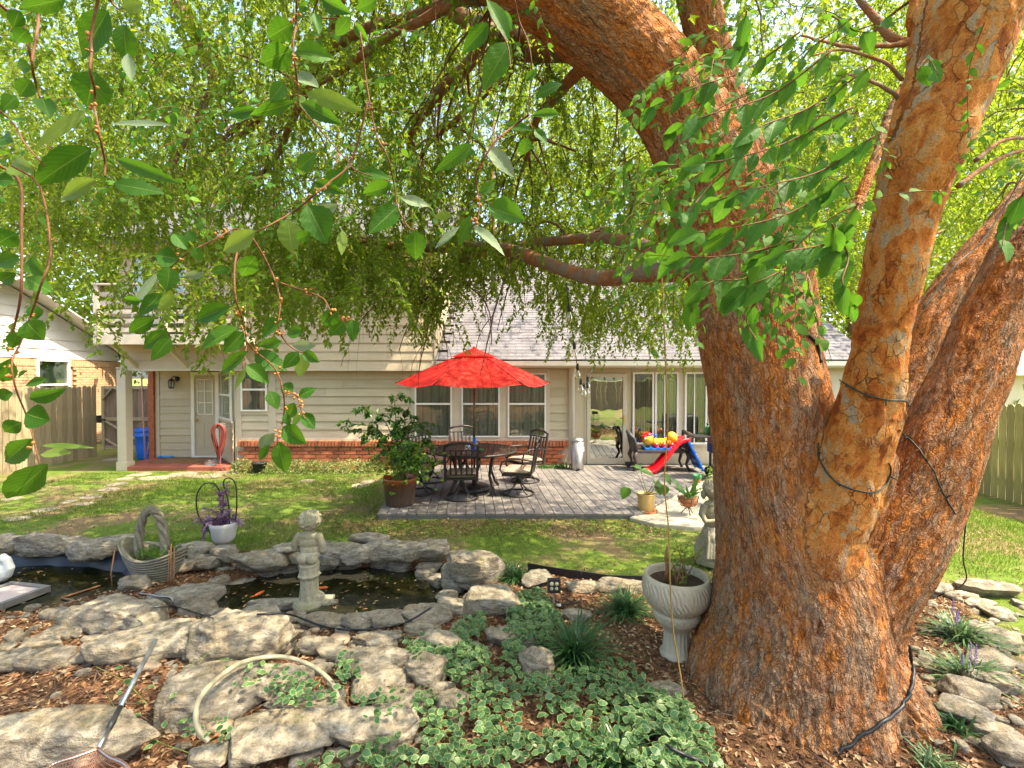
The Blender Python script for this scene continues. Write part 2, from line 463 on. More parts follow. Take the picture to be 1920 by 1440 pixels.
def window(A, B, z0, z1, rail=None, cm=None, fw=0.035, glassm=None, waves=9, mull=None):
    """frame is the part; rail, pane and curtain are its sub-parts; offsets count outwards from the wall line"""
    Av, Bv = Vector((A[0], A[1], 0)), Vector((B[0], B[1], 0)); d = (Bv - Av).normalized(); n = Vector((d.y, -d.x, 0)); L = (Bv - Av).length
    T = lambda u, w_, s: Av + d * s + n * u + Vector((0, 0, w_))
    mb = MB()
    for (s0, s1, a, b) in ((0, fw, z0, z1), (L - fw, L, z0, z1), (fw, L - fw, z0, z0 + fw), (fw, L - fw, z1 - fw, z1)):
        mb.prism([(0.0, a), (0.05, a), (0.05, b), (0.0, b)], s0, s1, T=T)
    f = part(mb, 'window', m_white)
    P = lambda s: (A[0] + d.x * s, A[1] + d.y * s)
    if rail:
        rect(P(fw), P(L - fw), rail - 0.022, rail + 0.022, 0.004, 0.046, 'sash_rail', m_white, f)
        rect(P(fw), P(L - fw), z0 + fw, rail - 0.022, 0.018, 0.024, 'pane', glassm or m_glass, f)
        rect(P(fw), P(L - fw), rail + 0.022, z1 - fw, 0.026, 0.032, 'pane', glassm or m_glass, f)
    else: rect(P(fw), P(L - fw), z0 + fw, z1 - fw, 0.02, 0.026, 'pane', glassm or m_glass, f)
    if mull:
        for s in mull: rect(P(s - 0.012), P(s + 0.012), z0 + fw, z1 - fw, 0.034, 0.044, 'sash_rail', m_white, f)
    curtain(P(0.005), P(L - 0.005), z0 + 0.005, z1 - 0.005, -0.02, cm or m_curtain, f, waves)
    return f

# backing walls (one shell behind the boards)
mb = MB()
mb.box(((-6.39 + 7.9) / 2, 11.19, 1.1), (14.29, 0.2, 2.4))
mb.box((-8.15, 12.14, 1.1), (1.7, 0.2, 2.4))
mb.box((-1.78, 13.5, 3.8), (0.2, 5.0, 3.2)); mb.box((-5.36, 11.0, 3.7), (6.96, 0.2, 2.98))
mb.box((-8.85, 13.5, 2.6), (0.16, 2.7, 5.2))
mb.box((7.9, 14.0, 1.1), (0.2, 5.6, 2.4))
A_, B_ = (-7.3, 12.0), (-6.39, 11.0)
part(mb, 'wall', m_siding)
rect(A_, B_, -0.1, 2.2, -0.12, -0.04, 'wall', m_siding, house)
mb = MB(); mb.box((-7.7, 11.55, 2.215), (2.6, 1.3, 0.03)); part(mb, 'soffit', m_trim)

# ground floor, middle section: siding above brick
xs = lambda px, Y=YW: (px - 960) / 900.0 * Y
SB = 0.60
siding((xs(514), YW + 0.09), (xs(770), YW + 0.09), SB, 2.18, m_siding, house)
siding((xs(449), YW + 0.09), (xs(500), YW + 0.09), SB, 1.14, m_siding, house)
siding((xs(1031), YW + 0.09), (xs(1067), YW + 0.09), SB, 2.28, m_siding, house)
rect((xs(437), YW + 0.09), (xs(449), YW + 0.09), -0.1, 2.18, 0, 0.05, 'corner_board', m_trim, house, 0.004)
rect((xs(500), YW + 0.09), (xs(514), YW + 0.09), SB, 2.18, 0, 0.036, 'trim_board', m_trim, house, 0.004)
rect((xs(449), YW + 0.09), (xs(500), YW + 0.09), 1.14, 1.22, 0, 0.04, 'trim_board', m_trim, house, 0.004)
rect((xs(449), YW + 0.09), (xs(1067), YW + 0.09), SB - 0.06, SB, 0, 0.055, 'sill_board', m_trim, house, 0.004)
for a, b in ((770, 777), (847, 865), (937, 952), (1024, 1031)):
    rect((xs(a), YW + 0.09), (xs(b), YW + 0.09), SB, 2.2, 0, 0.042, 'trim_board', m_trim, house, 0.004)
rect((xs(777), YW + 0.09), (xs(1024), YW + 0.09), 2.1, 2.2, 0, 0.035, 'trim_board', m_trim, house, 0.004)
for a, b in ((777, 847), (865, 937), (952, 1024)):
    window((xs(a), YW + 0.06), (xs(b), YW + 0.06), SB + 0.02, 2.1, 1.39)
window((xs(450), YW + 0.06), (xs(499), YW + 0.06), 1.22, 2.16, 1.72)
# brick base: mortar backing and single bricks
mb = MB(); mb.box(((xs(447) + xs(1067)) / 2, YW + 0.055, 0.22), (xs(1067) - xs(447), 0.1, 0.64))
base = part(mb, 'brick_base', m_mortar)
bme = MB().box((0, 0, 0), (0.258, 0.11, 0.070)).build('brick', m_brick, base); bme.hide_render = False
sme = MB().box((0, 0, 0), (0.062, 0.15, 0.118)).build('brick', m_brick, base)
first = [bme, sme]
def brick(k, x, y, z, rz=0.0):
    o = first[k] if first[k].location.length == 0 else first[k].copy()
    if o is not first[k]: COL.objects.link(o); o.parent = base
    o.location = Vector((x, y, z)) - ORI['house']; o.rotation_euler = (0, 0, rz)
x0, x1 = xs(447), xs(1067)
for r in range(6):
    x = x0 + (0.135 if r % 2 else 0.0) + 0.13
    while x < x1 - 0.12:
        brick(0, x, YW + 0.0 + RND.uniform(-0.003, 0.003), -0.06 + r * 0.084); x += 0.272
x = x0 + 0.04
while x < x1 - 0.03:
    brick(1, x, YW - 0.005 + RND.uniform(-0.003, 0.003), 0.485); x += 0.0765
# corner of the sunroom, downspout, storm door
rect((xs(1067), YW + 0.09), (xs(1078), YW + 0.09), 0.0, 2.28, 0, 0.06, 'corner_board', m_trim, house, 0.004)
mb = MB(); mb.tube([(xs(1076), 10.62, 2.28), (xs(1075), 10.7, 2.2), (xs(1074), 10.95, 2.0), (xs(1074), 10.96, 0.1)], 0.035, 8); part(mb, 'downspout', m_white)
YS = YW + 0.09
rect((xs(1078), YS), (xs(1101), YS), 0.0, 2.28, 0, 0.012, 'wall_panel', m_siding, house)
rect((xs(1097), YS), (xs(1101), YS), 0.0, 2.28, 0.012, 0.03, 'trim_board', m_trim, house)
rect((xs(1176), YS), (xs(1186), YS), 0.0, 2.28, 0, 0.02, 'wall_panel', m_siding, house)
rect((xs(1101), YS), (xs(1176), YS), 2.1, 2.28, 0, 0.02, 'wall_panel', m_siding, house)
def framed(xa, xb, z0, z1, fw, fb, y0, y1, name, mat, parent=None):
    mb = MB()
    mb.box(((xa + fw / 2 + xa) / 2 * 1 + fw / 4, (y0 + y1) / 2, (z0 + z1) / 2), (fw, y1 - y0, z1 - z0))
    mb.box((xb - fw / 2, (y0 + y1) / 2, (z0 + z1) / 2), (fw, y1 - y0, z1 - z0))
    mb.box(((xa + xb) / 2, (y0 + y1) / 2, z0 + fb / 2), (xb - xa - 2 * fw, y1 - y0, fb))
    mb.box(((xa + xb) / 2, (y0 + y1) / 2, z1 - fw / 2), (xb - xa - 2 * fw, y1 - y0, fw))
    return part(mb, name, mat, parent, 0.005)
sd = framed(xs(1101), xs(1176), 0.0, 2.09, 0.085, 0.13, YS - 0.06, YS - 0.005, 'door', m_trim); sd['label'] = 'full-glass storm door with a pale frame'
mb = MB(); mb.box((xs(1138.5), YS - 0.02, 1.07), (xs(1176) - xs(1101) - 0.17, 0.008, 1.87)); part(mb, 'pane', m_storm, sd)
mb = MB(); mb.box((xs(1138.5), YS + 0.0, 1.07), (xs(1176) - xs(1101) - 0.17, 0.008, 1.87)); part(mb, 'inner_door', m_curtain2, sd)
mb = MB(); mb.box((xs(1171.5), YS - 0.068, 1.02), (0.035, 0.015, 0.22)); mb.tube([(xs(1171.5), YS - 0.075, 1.06), (xs(1171.5), YS - 0.12, 1.05), (xs(1166), YS - 0.125, 1.05)], 0.01, 6); part(mb, 'door_handle', m_brass, sd)
# sunroom: tall windows over a low panel
rect((xs(1186), YS), (7.8, YS), 0.0, 0.40, 0, 0.015, 'wall_panel', m_siding, house)
rect((xs(1186), YS), (7.8, YS), 0.40, 0.46, 0, 0.04, 'sill_board', m_trim, house, 0.004)
rect((xs(1186), YS), (7.8, YS), 2.12, 2.28, 0, 0.03, 'trim_board', m_trim, house)
sw = [(1187, 1227, m_curtain2), (1229, 1273, m_curtain), (1285, 1327, m_curtain2), (1330, 1372, m_curtain), (1384, 1424, m_curtain), (1427, 1468, m_curtain2), (1480, 1520, m_curtain)]
for a, b, cm_ in sw:
    window((xs(a), YS - 0.03), (xs(b), YS - 0.03), 0.46, 2.12, None, cm_, 0.04, mull=[0.22] if a in (1285, 1229) else None)
for a, b in ((1273, 1285), (1372, 1384), (1468, 1480), (1520, 1600)):
    rect((xs(a), YS), (min(7.8, xs(b)), YS), 0.46, 2.12, 0, 0.03, 'trim_board', m_trim, house)
# gutter, fascia, single-storey roof
SL = 0.62
EY, EZ = 10.52, 2.36
mb = MB(); mb.box((3.1, 10.62, 2.29), (9.75, 0.03, 0.15)); mb.box((3.1, 10.83, 2.225), (9.75, 0.4, 0.02)); part(mb, 'fascia', m_trim)
mb = MB(); mb.prism([(10.6, 2.24), (10.5, 2.26), (10.485, 2.36), (10.5, 2.36), (10.51, 2.275), (10.6, 2.255)], -1.66, 7.95, T=lambda y, z, x: (x, y, z)); part(mb, 'gutter', m_white)
c_, s_ = math.cos(math.atan(SL)), math.sin(math.atan(SL))
mb = MB(); mb.prism([(EY, EZ), (17.0, EZ + (17.0 - EY) * SL), (22.0, EZ + (17.0 - EY) * SL - 3), (22, 2.0), (EY, 2.32)], -1.67, 7.95, T=lambda y, z, x: (x, y, z)); roof = part(mb, 'roof', m_shingle_base)
mb = MB(); RX = Matrix.Rotation(math.atan(SL) - 0.05, 3, 'X')
for r in range(47):
    s = r * 0.145 + 0.08; x = -1.66 + (r % 3) * 0.11
    while x < 7.9:
        wd = RND.choice((0.16, 0.2, 0.3, 0.34)); wd = min(wd, 7.95 - x)
        mb.box((x + wd / 2, EY - 0.02 + s * c_ - 0.02 * s_, EZ + 0.014 + s * s_ + 0.012), (wd - 0.005, 0.17, 0.012 + RND.uniform(0, 0.007)), rot=RX); x += wd
o = part(mb, 'shingle', m_shingle, roof); o['kind'] = 'stuff'
# upper storey: boards over the porch and long boards, corner, roof
YU = 10.88
siding((xs(228, YU), YU), (xs(815, YU), YU), 2.19, 5.0, m_siding, house, 0.196, 0.024)
rect((xs(815, YU) - 0.0, YU), (xs(820, YU), YU), 2.19, 5.0, 0, 0.035, 'corner_board', m_trim, house)
rect((xs(228, YU), YU - 0.0), (xs(820, YU), YU), 2.15, 2.19, -0.12, 0.03, 'drip_board', m_trim, house)
mb = MB(); mb.prism([(10.3, 4.98), (14.2, 7.1), (18.2, 4.98), (18.2, 4.86), (14.2, 6.95), (10.3, 4.86)], -9.05, -1.3, T=lambda y, z, x: (x, y, z)); roof2 = part(mb, 'roof', m_shingle_base)
mb = MB(); s2 = math.atan(2.12 / 3.9)
for r in range(29):
    s = r * 0.15 + 0.06; x = -9.05 + (r % 3) * 0.11
    while x < -1.35:
        wd = min(RND.choice((0.2, 0.3, 0.34)), -1.3 - x)
        mb.box((x + wd / 2, 10.28 + s * math.cos(s2), 5.0 + s * math.sin(s2)), (wd - 0.005, 0.17, 0.014), rot=Matrix.Rotation(s2 - 0.05, 3, 'X')); x += wd
o = part(mb, 'shingle', m_shingle, roof2); o['kind'] = 'stuff'
mb = MB(); mb.box((-5.3, 10.62, 4.9), (8.0, 0.5, 0.1)); part(mb, 'soffit', m_trim)
window((-8.55, YU - 0.03), (-7.3, YU - 0.03), 2.9, 4.75, None, m_curtain, 0.07, mull=[0.62])
# porch: recessed wall, part-glazed door, angled bay, post
YP = 12.0
siding((-8.8, YP), (-8.0, YP), 0.0, 2.2, m_siding, house, 0.183)
rect((-8.9, YP), (-8.8, YP), -0.05, 2.2, 0, 0.04, 'corner_board', m_trim, house, 0.004)
mb = MB(); mb.box((-8.965, 12.1, 1.0), (0.128, 0.4, 2.3)); part(mb, 'brick_pier', m_brick)
dr = framed(-8.0, -7.31, 0.0, 2.13, 0.085, 0.03, YP - 0.06, YP + 0.03, 'door_frame', m_white)
mb = MB(); mb.box((-7.655, YP + 0.0, 1.03), (0.52, 0.04, 2.0))
for zz, hh in ((0.55, 0.62),):
    for sx in (-0.11, 0.11):
        mb.box((-7.655 + sx, YP - 0.024, zz), (0.15, 0.008, hh))
door = part(mb, 'door', m_doorp, bevel=0.004); door['label'] = 'tan back door with six small panes'
for r in range(3):
    for cidx in range(2):
        mb = MB(); mb.box((-7.655 + (cidx - 0.5) * 0.19, YP - 0.026, 1.12 + r * 0.29 + 0.1), (0.17, 0.01, 0.265)); part(mb, 'pane', m_glass, door)
        mb = MB(); mb.box((-7.655 + (cidx - 0.5) * 0.19, YP - 0.0205, 1.12 + r * 0.29 + 0.1), (0.172, 0.002, 0.268)); part(mb, 'pane_shade', m_curtain, door)
mb = MB()
for r in range(4): mb.box((-7.655, YP - 0.03, 1.075 + r * 0.29), (0.39, 0.018, 0.022))
for cidx in range(3): mb.box((-7.655 + (cidx - 1) * 0.19, YP - 0.031, 1.51), (0.02, 0.022, 0.88))
part(mb, 'muntins', m_white, door)
mb = MB(); mb.ell((-7.86, YP - 0.075, 0.93), (0.035, 0.035, 0.035)); mb.cyl((-7.86, YP - 0.02, 0.93), (-7.86, YP - 0.07, 0.93), 0.014); mb.cyl((-7.86, YP - 0.02, 1.08), (-7.86, YP - 0.04, 1.08), 0.03); part(mb, 'door_knob', m_brass, door)
siding(A_, B_, 0.0, 0.98, m_siding, house, 0.183)
window((-7.26, 11.955), (-6.47, 11.09), 1.0, 2.14, 1.58, waves=6)
rect(A_, B_, 0.96, 1.0, 0, 0.05, 'sill_board', m_trim, house)
mb = MB(); mb.box((xs(236, 10.9), 10.86, 1.04), (0.2, 0.2, 2.28)); mb.box((xs(236, 10.9), 10.86, 0.0), (0.24, 0.24, 0.2)); part(mb, 'porch_post', m_trim, bevel=0.006)
# balcony with slatted rail on braces
mb = MB(); bx0, bx1, by0 = xs(180, 10.3), xs(462, 10.3), 10.28
mb.box(((bx0 + bx1) / 2, (by0 + YU) / 2, 2.8), (bx1 - bx0, YU - by0 - 0.03, 0.14)); mb.box(((bx0 + bx1) / 2, by0 - 0.02, 2.81), (bx1 - bx0, 0.04, 0.21))
bal = part(mb, 'balcony', m_trim, bevel=0.004)
for zz in (3.02, 3.21, 3.41, 3.60, 3.79):
    mb = MB(); mb.box(((bx0 + bx1) / 2, by0 + 0.045, zz), (bx1 - bx0 - 0.1, 0.025, 0.085)); part(mb, 'rail_slat', m_trim, bal, 0.003)
    mb = MB(); mb.box((bx0 + 0.03, (by0 + YU) / 2 + 0.05, zz), (0.025, YU - by0 - 0.1, 0.085)); part(mb, 'rail_slat', m_trim, bal, 0.003)
for xx in (bx0 + 0.045, bx0 + 1.5, bx1 - 0.05):
    mb = MB(); mb.box((xx, by0 + 0.005, 3.33), (0.1, 0.06, 1.3)); part(mb, 'rail_post', m_trim, bal, 0.004)
mb = MB(); mb.box(((bx0 + bx1) / 2, by0 + 0.03, 3.99), (bx1 - bx0 + 0.06, 0.14, 0.035)); part(mb, 'top_rail', m_trim, bal, 0.004)
for xx in (bx0 + 0.32, bx0 + 1.45, bx1 - 0.35):
    mb = MB(); mb.bar((xx, by0 + 0.06, 2.73), (xx + 0.12, YU - 0.0, 2.24), 0.09, 0.05, up=(1, 0, 0)); part(mb, 'brace', m_trim, bal)
# wall lantern by the back door
mb = MB(); lx, lz = -8.42, 1.9
mb.cyl((lx + 0.07, YP - 0.015, lz + 0.06), (lx + 0.07, YP - 0.04, lz + 0.06), 0.06); mb.tube([(lx + 0.07, YP - 0.04, lz + 0.08), (lx + 0.05, YP - 0.12, lz + 0.13), (lx, YP - 0.14, lz + 0.07)], 0.012, 6)
mb.lathe([(0.02, 0.07), (0.075, 0.02), (0.08, 0.0)], 6, (lx, YP - 0.14, lz))
for k in range(6):
    a = k * math.pi / 3; mb.bar((lx + 0.072 * math.cos(a), YP - 0.14 + 0.072 * math.sin(a), lz), (lx + 0.055 * math.cos(a), YP - 0.14 + 0.055 * math.sin(a), lz - 0.17), 0.01, 0.01)
mb.lathe([(0.06, -0.18), (0.06, -0.165)], 6, (lx, YP - 0.14, lz)); wl = part(mb, 'wall_lantern', m_black)
mb = MB(); mb.lathe([(0.045, -0.16), (0.062, -0.01)], 12, (lx, YP - 0.14, lz)); part(mb, 'lantern_glass', m_glass, wl)
# hose bib on the brick
mb = MB(); p = at(457, 868, 10.93); mb.cyl((p.x, 10.95, p.z), (p.x, 10.85, p.z), 0.018); mb.cyl((p.x, 10.86, p.z), (p.x + 0.01, 10.84, p.z - 0.07), 0.015); mb.lathe([(0.035, 0.05), (0.035, 0.06)], 8, (p.x, 10.87, p.z)); part(mb, 'water_tap', m_brass)

# porch slab, deck and concrete pad are part of the ground's paving
m_redpaint = M('red_slab_paint', (0.30, 0.085, 0.055), 0.7, 0.2, 3, 0.2, 60, second=((0.36, 0.17, 0.12), 0.62))
mb = MB(); mb.prism([(-8.65, 10.75), (-6.42, 10.75), (-6.42, 11.0), (-7.28, 11.96), (-8.98, 11.96), (-8.98, 11.5), (-8.9, 11.1), (-8.8, 10.88)], -0.12, -0.01)
porch = mb.build('porch_slab', m_redpaint, bevel=0.01); tag(porch, kind='structure')
m_conc = M('concrete', (0.42, 0.37, 0.27), 0.85, 0.15, 2.5, 0.35, 120, second=((0.33, 0.29, 0.2), 0.6))
mb = MB(); mb.prism([(1.72, 7.0), (2.0, 6.72), (2.5, 6.56), (3.1, 6.6), (3.7, 6.9), (4.3, 7.5), (5.4, 8.6), (6.2, 10.9), (4.6, 10.9), (3.0, 8.7)], -0.14, -0.035)
pad = mb.build('patio_pad', m_conc, bevel=0.015); tag(pad, kind='structure')

# deck boards
m_deck = M('deck_board', (0.165, 0.15, 0.135), 0.75, 0.2, 4, 0.5, 70, stretch=(8, 0.7, 8), second=((0.225, 0.20, 0.175), 0.58), bdist=0.003, robj=0.16)
deck = thing('deck', 'low grey wooden deck of long boards in front of the house', 'deck', (1.0, 9.0, -0.1))
td = math.tan(math.radians(5.0)); pitch = 0.146
def deck_front(x, y0=7.06):
    return y0 if x < 1.9 else y0 + (x - 1.9) * 1.30
u = -2.75
while u < 4.6:
    def xe(uu, y): return uu - (y - 9.0) * td
    pts = []
    ul, ur = u + 0.004, u + pitch - 0.004
    def front(uu):
        y = 7.06
        for _ in range(6): y = deck_front(xe(uu, y))
        return y
    fl, fr = front(ul), front(ur); bk = 10.94
    if xe(ul, 8) < -1.95 and xe(ul, 7.06) < -1.93:
        fl = fr = max(7.06, 9.0 - (-1.93 - ul) / td * 1.0) if False else fl
    if bk - max(fl, fr) > 0.3 and xe(ul, fl) > -2.0:
        dz = RND.uniform(-0.002, 0.002)
        mb = MB(); mb.prism([(xe(ul, fl), fl), (xe(ur, fr), fr), (xe(ur, bk), bk), (xe(ul, bk), bk)], -0.035 + dz, 0.0 + dz)
        mb.build('deck_board', m_deck, deck, world=True, bevel=0.003)
    u += pitch
mb = MB(); mb.box((-0.02, 7.1, -0.075), (3.9, 0.05, 0.075)); mb.bar((1.92, 7.13, -0.075), (4.5, 10.5, -0.075), 0.05, 0.075); mb.box((-1.93, 8.9, -0.075), (0.05, 3.6, 0.075)); mb.build('rim_joist', m_deck, deck, world=True)
mb = MB(); mb.prism([(-1.9, 7.14), (1.9, 7.14), (4.2, 10.2), (4.2, 10.9), (-1.9, 10.9)], -0.1, -0.06); mb.build('joist_shade', m_dark, deck, world=True)  # dark sheet below the boards, its colour stands in for the shade there
# ------------------------------------------------------------------ neighbour's house, fences, gate
nh = thing('neighbour_house', 'pale gabled house with white boards over tan brick beyond the left fence', 'house', (-13.0, 12.4, -0.1))
m_nwhite = M('neighbour_white_paint', (0.72, 0.70, 0.66), 0.55, 0.04, 3, 0.08, 80)
NX = -13.0
mb = MB(); mb.prism([(8.5, -0.1), (15.9, -0.1), (15.9, 2.75), (12.2, 4.5), (8.5, 2.75)], NX - 8, NX - 0.05, T=lambda y, z, x: (x, y, z)); part(mb, 'wall', m_nwhite, nh)
# boards of the gable, one by one, clipped by the rake
z = 2.52
while z < 4.4:
    zt = z + 0.27
    hw = lambda zz: 3.7 * (4.5 - zz) / 1.75 if zz > 2.75 else 3.7
    a, b = hw(z + 0.02), hw(zt)
    if b > 0.1:
        A3 = [(NX, 12.2 - a, z), (NX, 12.2 + a, z), (NX, 12.2 + b, zt), (NX, 12.2 - b, zt)]
        B3 = [(NX + 0.025, p[1], p[2]) for p in A3[:2]] + [(NX + 0.006, p[1], p[2]) for p in A3[2:]]
        mb = MB(); mb.add(A3 + B3, [(0, 1, 2, 3), (7, 6, 5, 4), (0, 4, 5, 1), (1, 5, 6, 2), (2, 6, 7, 3), (3, 7, 4, 0)]); part(mb, 'siding_board', m_nwhite, nh)
    z = zt
mb = MB()
for r in range(31):
    y = 8.55 + (0.1 if r % 2 else 0); zz = 0.0 + r * 0.075
    while y < 15.85:
        if not (13.05 < y < 14.12 and zz > 1.0): mb.box((NX - 0.02, y + 0.1, zz), (0.08, 0.2, 0.064))
        y += 0.21
y = 8.55
while y < 15.85:
    if not (13.05 < y < 14.08): mb.box((NX - 0.017, y + 0.035, 2.4), (0.08, 0.066, 0.19))
    y += 0.076
o = part(mb, 'brick', m_tanbrick, nh); o['kind'] = 'stuff'
mb = MB(); mb.box((NX - 0.09, 12.2, 1.2), (0.12, 7.3, 2.6)); part(mb, 'mortar_wall', m_mortar, nh)
mb = MB()
for (y0, y1, z0, z1) in ((13.1, 13.16, 1.05, 2.5), (14.02, 14.08, 1.05, 2.5), (13.16, 14.02, 1.05, 1.11), (13.16, 14.02, 2.44, 2.5), (13.16, 14.02, 1.76, 1.81)):
    mb.box((NX + 0.0, (y0 + y1) / 2, (z0 + z1) / 2), (0.1, y1 - y0, z1 - z0))
nw = part(mb, 'window', m_white, nh)
m_nshade = M('green_shade', (0.16, 0.30, 0.24), 0.4, 0.15, 3)
mb = MB(); mb.box((NX - 0.01, 13.59, 2.12), (0.01, 0.86, 0.62)); mb.box((NX - 0.02, 13.59, 1.43), (0.01, 0.86, 0.62)); part(mb, 'pane', m_glass, nw)
mb = MB(); mb.box((NX - 0.032, 13.59, 2.12), (0.008, 0.86, 0.64)); part(mb, 'blind', m_nshade, nw)
mb = MB(); mb.box((NX - 0.032, 13.59, 1.43), (0.008, 0.86, 0.64)); part(mb, 'blind', m_curtain, nw)
mb = MB()
for sgn in (-1, 1):
    pr = [(12.2, 4.62), (12.2 + sgn * 4.2, 4.62 - 4.2 * 0.473), (12.2 + sgn * 4.2, 4.57 - 4.2 * 0.473), (12.2, 4.57)]
    mb.prism(pr if sgn < 0 else pr[::-1], NX - 8, NX + 0.45, T=lambda y, z, x: (x, y, z))
nroof = part(mb, 'roof', m_shingle, nh)
mb = MB()
for sgn in (-1, 1): mb.bar((NX + 0.46, 12.2, 4.52), (NX + 0.46, 12.2 + sgn * 4.2, 4.52 - 4.2 * 0.473), 0.03, 0.2, up=(1, 0, 0))
part(mb, 'fascia', m_nwhite, nroof)
mb = MB()
for sgn in (-1, 1): mb.bar((NX + 0.22, 12.2, 4.535), (NX + 0.22, 12.2 + sgn * 4.2, 4.535 - 4.2 * 0.473), 0.44, 0.02, up=(0, 0, 1))
part(mb, 'soffit', m_nwhite, nroof)

def picket_mesh(name, h, wd, mat):
    mb = MB(); mb.prism([(-wd / 2, 0), (wd / 2, 0), (wd / 2, h - 0.04), (wd / 2 - 0.035, h), (-wd / 2 + 0.035, h), (-wd / 2, h - 0.04)], -0.009, 0.009, T=lambda x, z, y: (y, x, z)); return mb
def fence(label, X0, Y0, X1, Y1, h, mat, side, pw=0.14, loc=None):
    f = thing('fence', label, 'fence', (X0, Y0, -0.1)); A, B = Vector((X0, Y0, -0.1)), Vector((X1, Y1, -0.1)); L = (B - A).length; d = (B - A).normalized()
    ang = math.atan2(d.y, d.x) - math.pi / 2
    me = picket_mesh('picket', h, pw - 0.012, mat); first_ = None; k = 0; s = pw / 2
    while s < L:
        if first_ is None: first_ = o = me.build('picket', mat, f)
        else: o = first_.copy(); COL.objects.link(o)
        o.location = d * s + Vector((0, 0, RND.uniform(-0.015, 0.015))); o.rotation_euler = (RND.uniform(-0.008, 0.008), 0, ang); s += pw
    n = Vector((d.y, -d.x, 0)) * side
    for zz in (0.35, 1.0, 1.5):
        mb = MB(); mb.bar(Vector((0, 0, zz)) + n * 0.035, d * L + Vector((0, 0, zz)) + n * 0.035, 0.04, 0.09); mb.build('rail', mat, f)
    s = 0.1
    while s < L: mb = MB(); p = d * s + n * 0.1; mb.box((p.x, p.y, (h - 0.1) / 2), (0.09, 0.09, h - 0.1)); mb.build('post', mat, f); s += 2.4
    return f
fence('weathered grey-green picket fence along the left side of the lawn', -11.0, 4.2, -11.05, 12.75, 1.87, m_fence, -1)
fence('sunlit yellow-green picket fence on the right, behind the tree', 8.0, 4.0, 8.75, 10.9, 1.66, m_fencer, 1, 0.145)
# gate beside the house
g = thing('gate', 'brown board gate with diagonal braces between the left fence and house', 'gate', (-10.95, 12.85, -0.1))
for k in range(9):
    mb = MB(); mb.box((0.08 + k * 0.15, 0.02, 1.0), (0.143, 0.018, 1.64 + RND.uniform(-0.02, 0.02))); mb.build('board', m_gate, g, bevel=0.003)
for zz in (0.22, 0.98, 1.82): mb = MB(); mb.box((0.68, -0.02, zz), (1.36, 0.04, 0.09)); mb.build('rail', m_fence, g)
for a, b in (((0.06, -0.055, 0.95), (1.15, -0.055, 0.3)), ((0.04, -0.055, 1.5), (0.3, -0.055, 1.8)), ((0.1, -0.06, 0.45), (0.42, -0.06, 0.24))):
    mb = MB(); mb.bar(a, b, 0.025, 0.085, up=(0, 1, 0)); mb.build('brace', m_fence, g)
mb = MB(); mb.box((0.03, -0.03, 1.0), (0.07, 0.07, 1.7)); mb.build('stile', m_fence, g)
mb = MB(); mb.box((-0.06, -0.06, 0.98), (0.12, 0.05, 0.2)); mb.tube([(-0.1, -0.1, 1.06), (-0.02, -0.12, 0.98), (0.14, -0.1, 0.96)], 0.02, 6); mb.build('latch', m_black, g)
gp_ = thing('gate_post', 'reddish square wooden post beside the blue barrel', 'post', (-9.55, 12.7, -0.1))
m_redwood = M('cedar', (0.33, 0.16, 0.08), 0.8, 0.2, 5, 0.4, 60, stretch=(6, 6, .6))
mb = MB(); mb.box((0, 0, 0.95), (0.11, 0.11, 1.9)); mb.build('post_body', m_redwood, gp_, bevel=0.005)
mb = MB(); mb.box((0.0, 0, 1.91), (0.13, 0.13, 0.02)); mb.build('post_cap', m_redwood, gp_)
# low rear fence behind the camera (seen only as a reflection in the glass)
fence('brown picket fence closing the yard behind the viewer', -11.0, -9.0, 9.0, -9.0, 1.85, m_gate, 1, 0.3)
# right neighbour's shed
sh = thing('neighbour_shed', 'cream outbuilding with a small window beyond the right fence', 'shed', (15.5, 14.5, -0.1))
m_cream = M('cream_paint', (0.62, 0.55, 0.36), 0.6, 0.05)
mb = MB(); mb.box((0, 0, 1.1), (4.4, 3.0, 2.2)); mb.build('wall', m_cream, sh)
mb = MB(); mb.box((-0.45, -1.52, 1.42), (0.5, 0.05, 0.55)); wn = mb.build('window', m_white, sh)
mb = MB(); mb.box((-0.56, -1.55, 1.42), (0.17, 0.02, 0.42)); mb.box((-0.34, -1.55, 1.42), (0.17, 0.02, 0.42)); mb.build('pane', m_glass, wn)
mb = MB(); mb.prism([(-1.9, 2.15), (0, 2.9), (1.9, 2.15), (1.9, 2.25), (0, 3.02), (-1.9, 2.25)], -2.5, 2.5, T=lambda y, z, x: (x, y, z)); mb.build('roof', m_nwhite, sh)
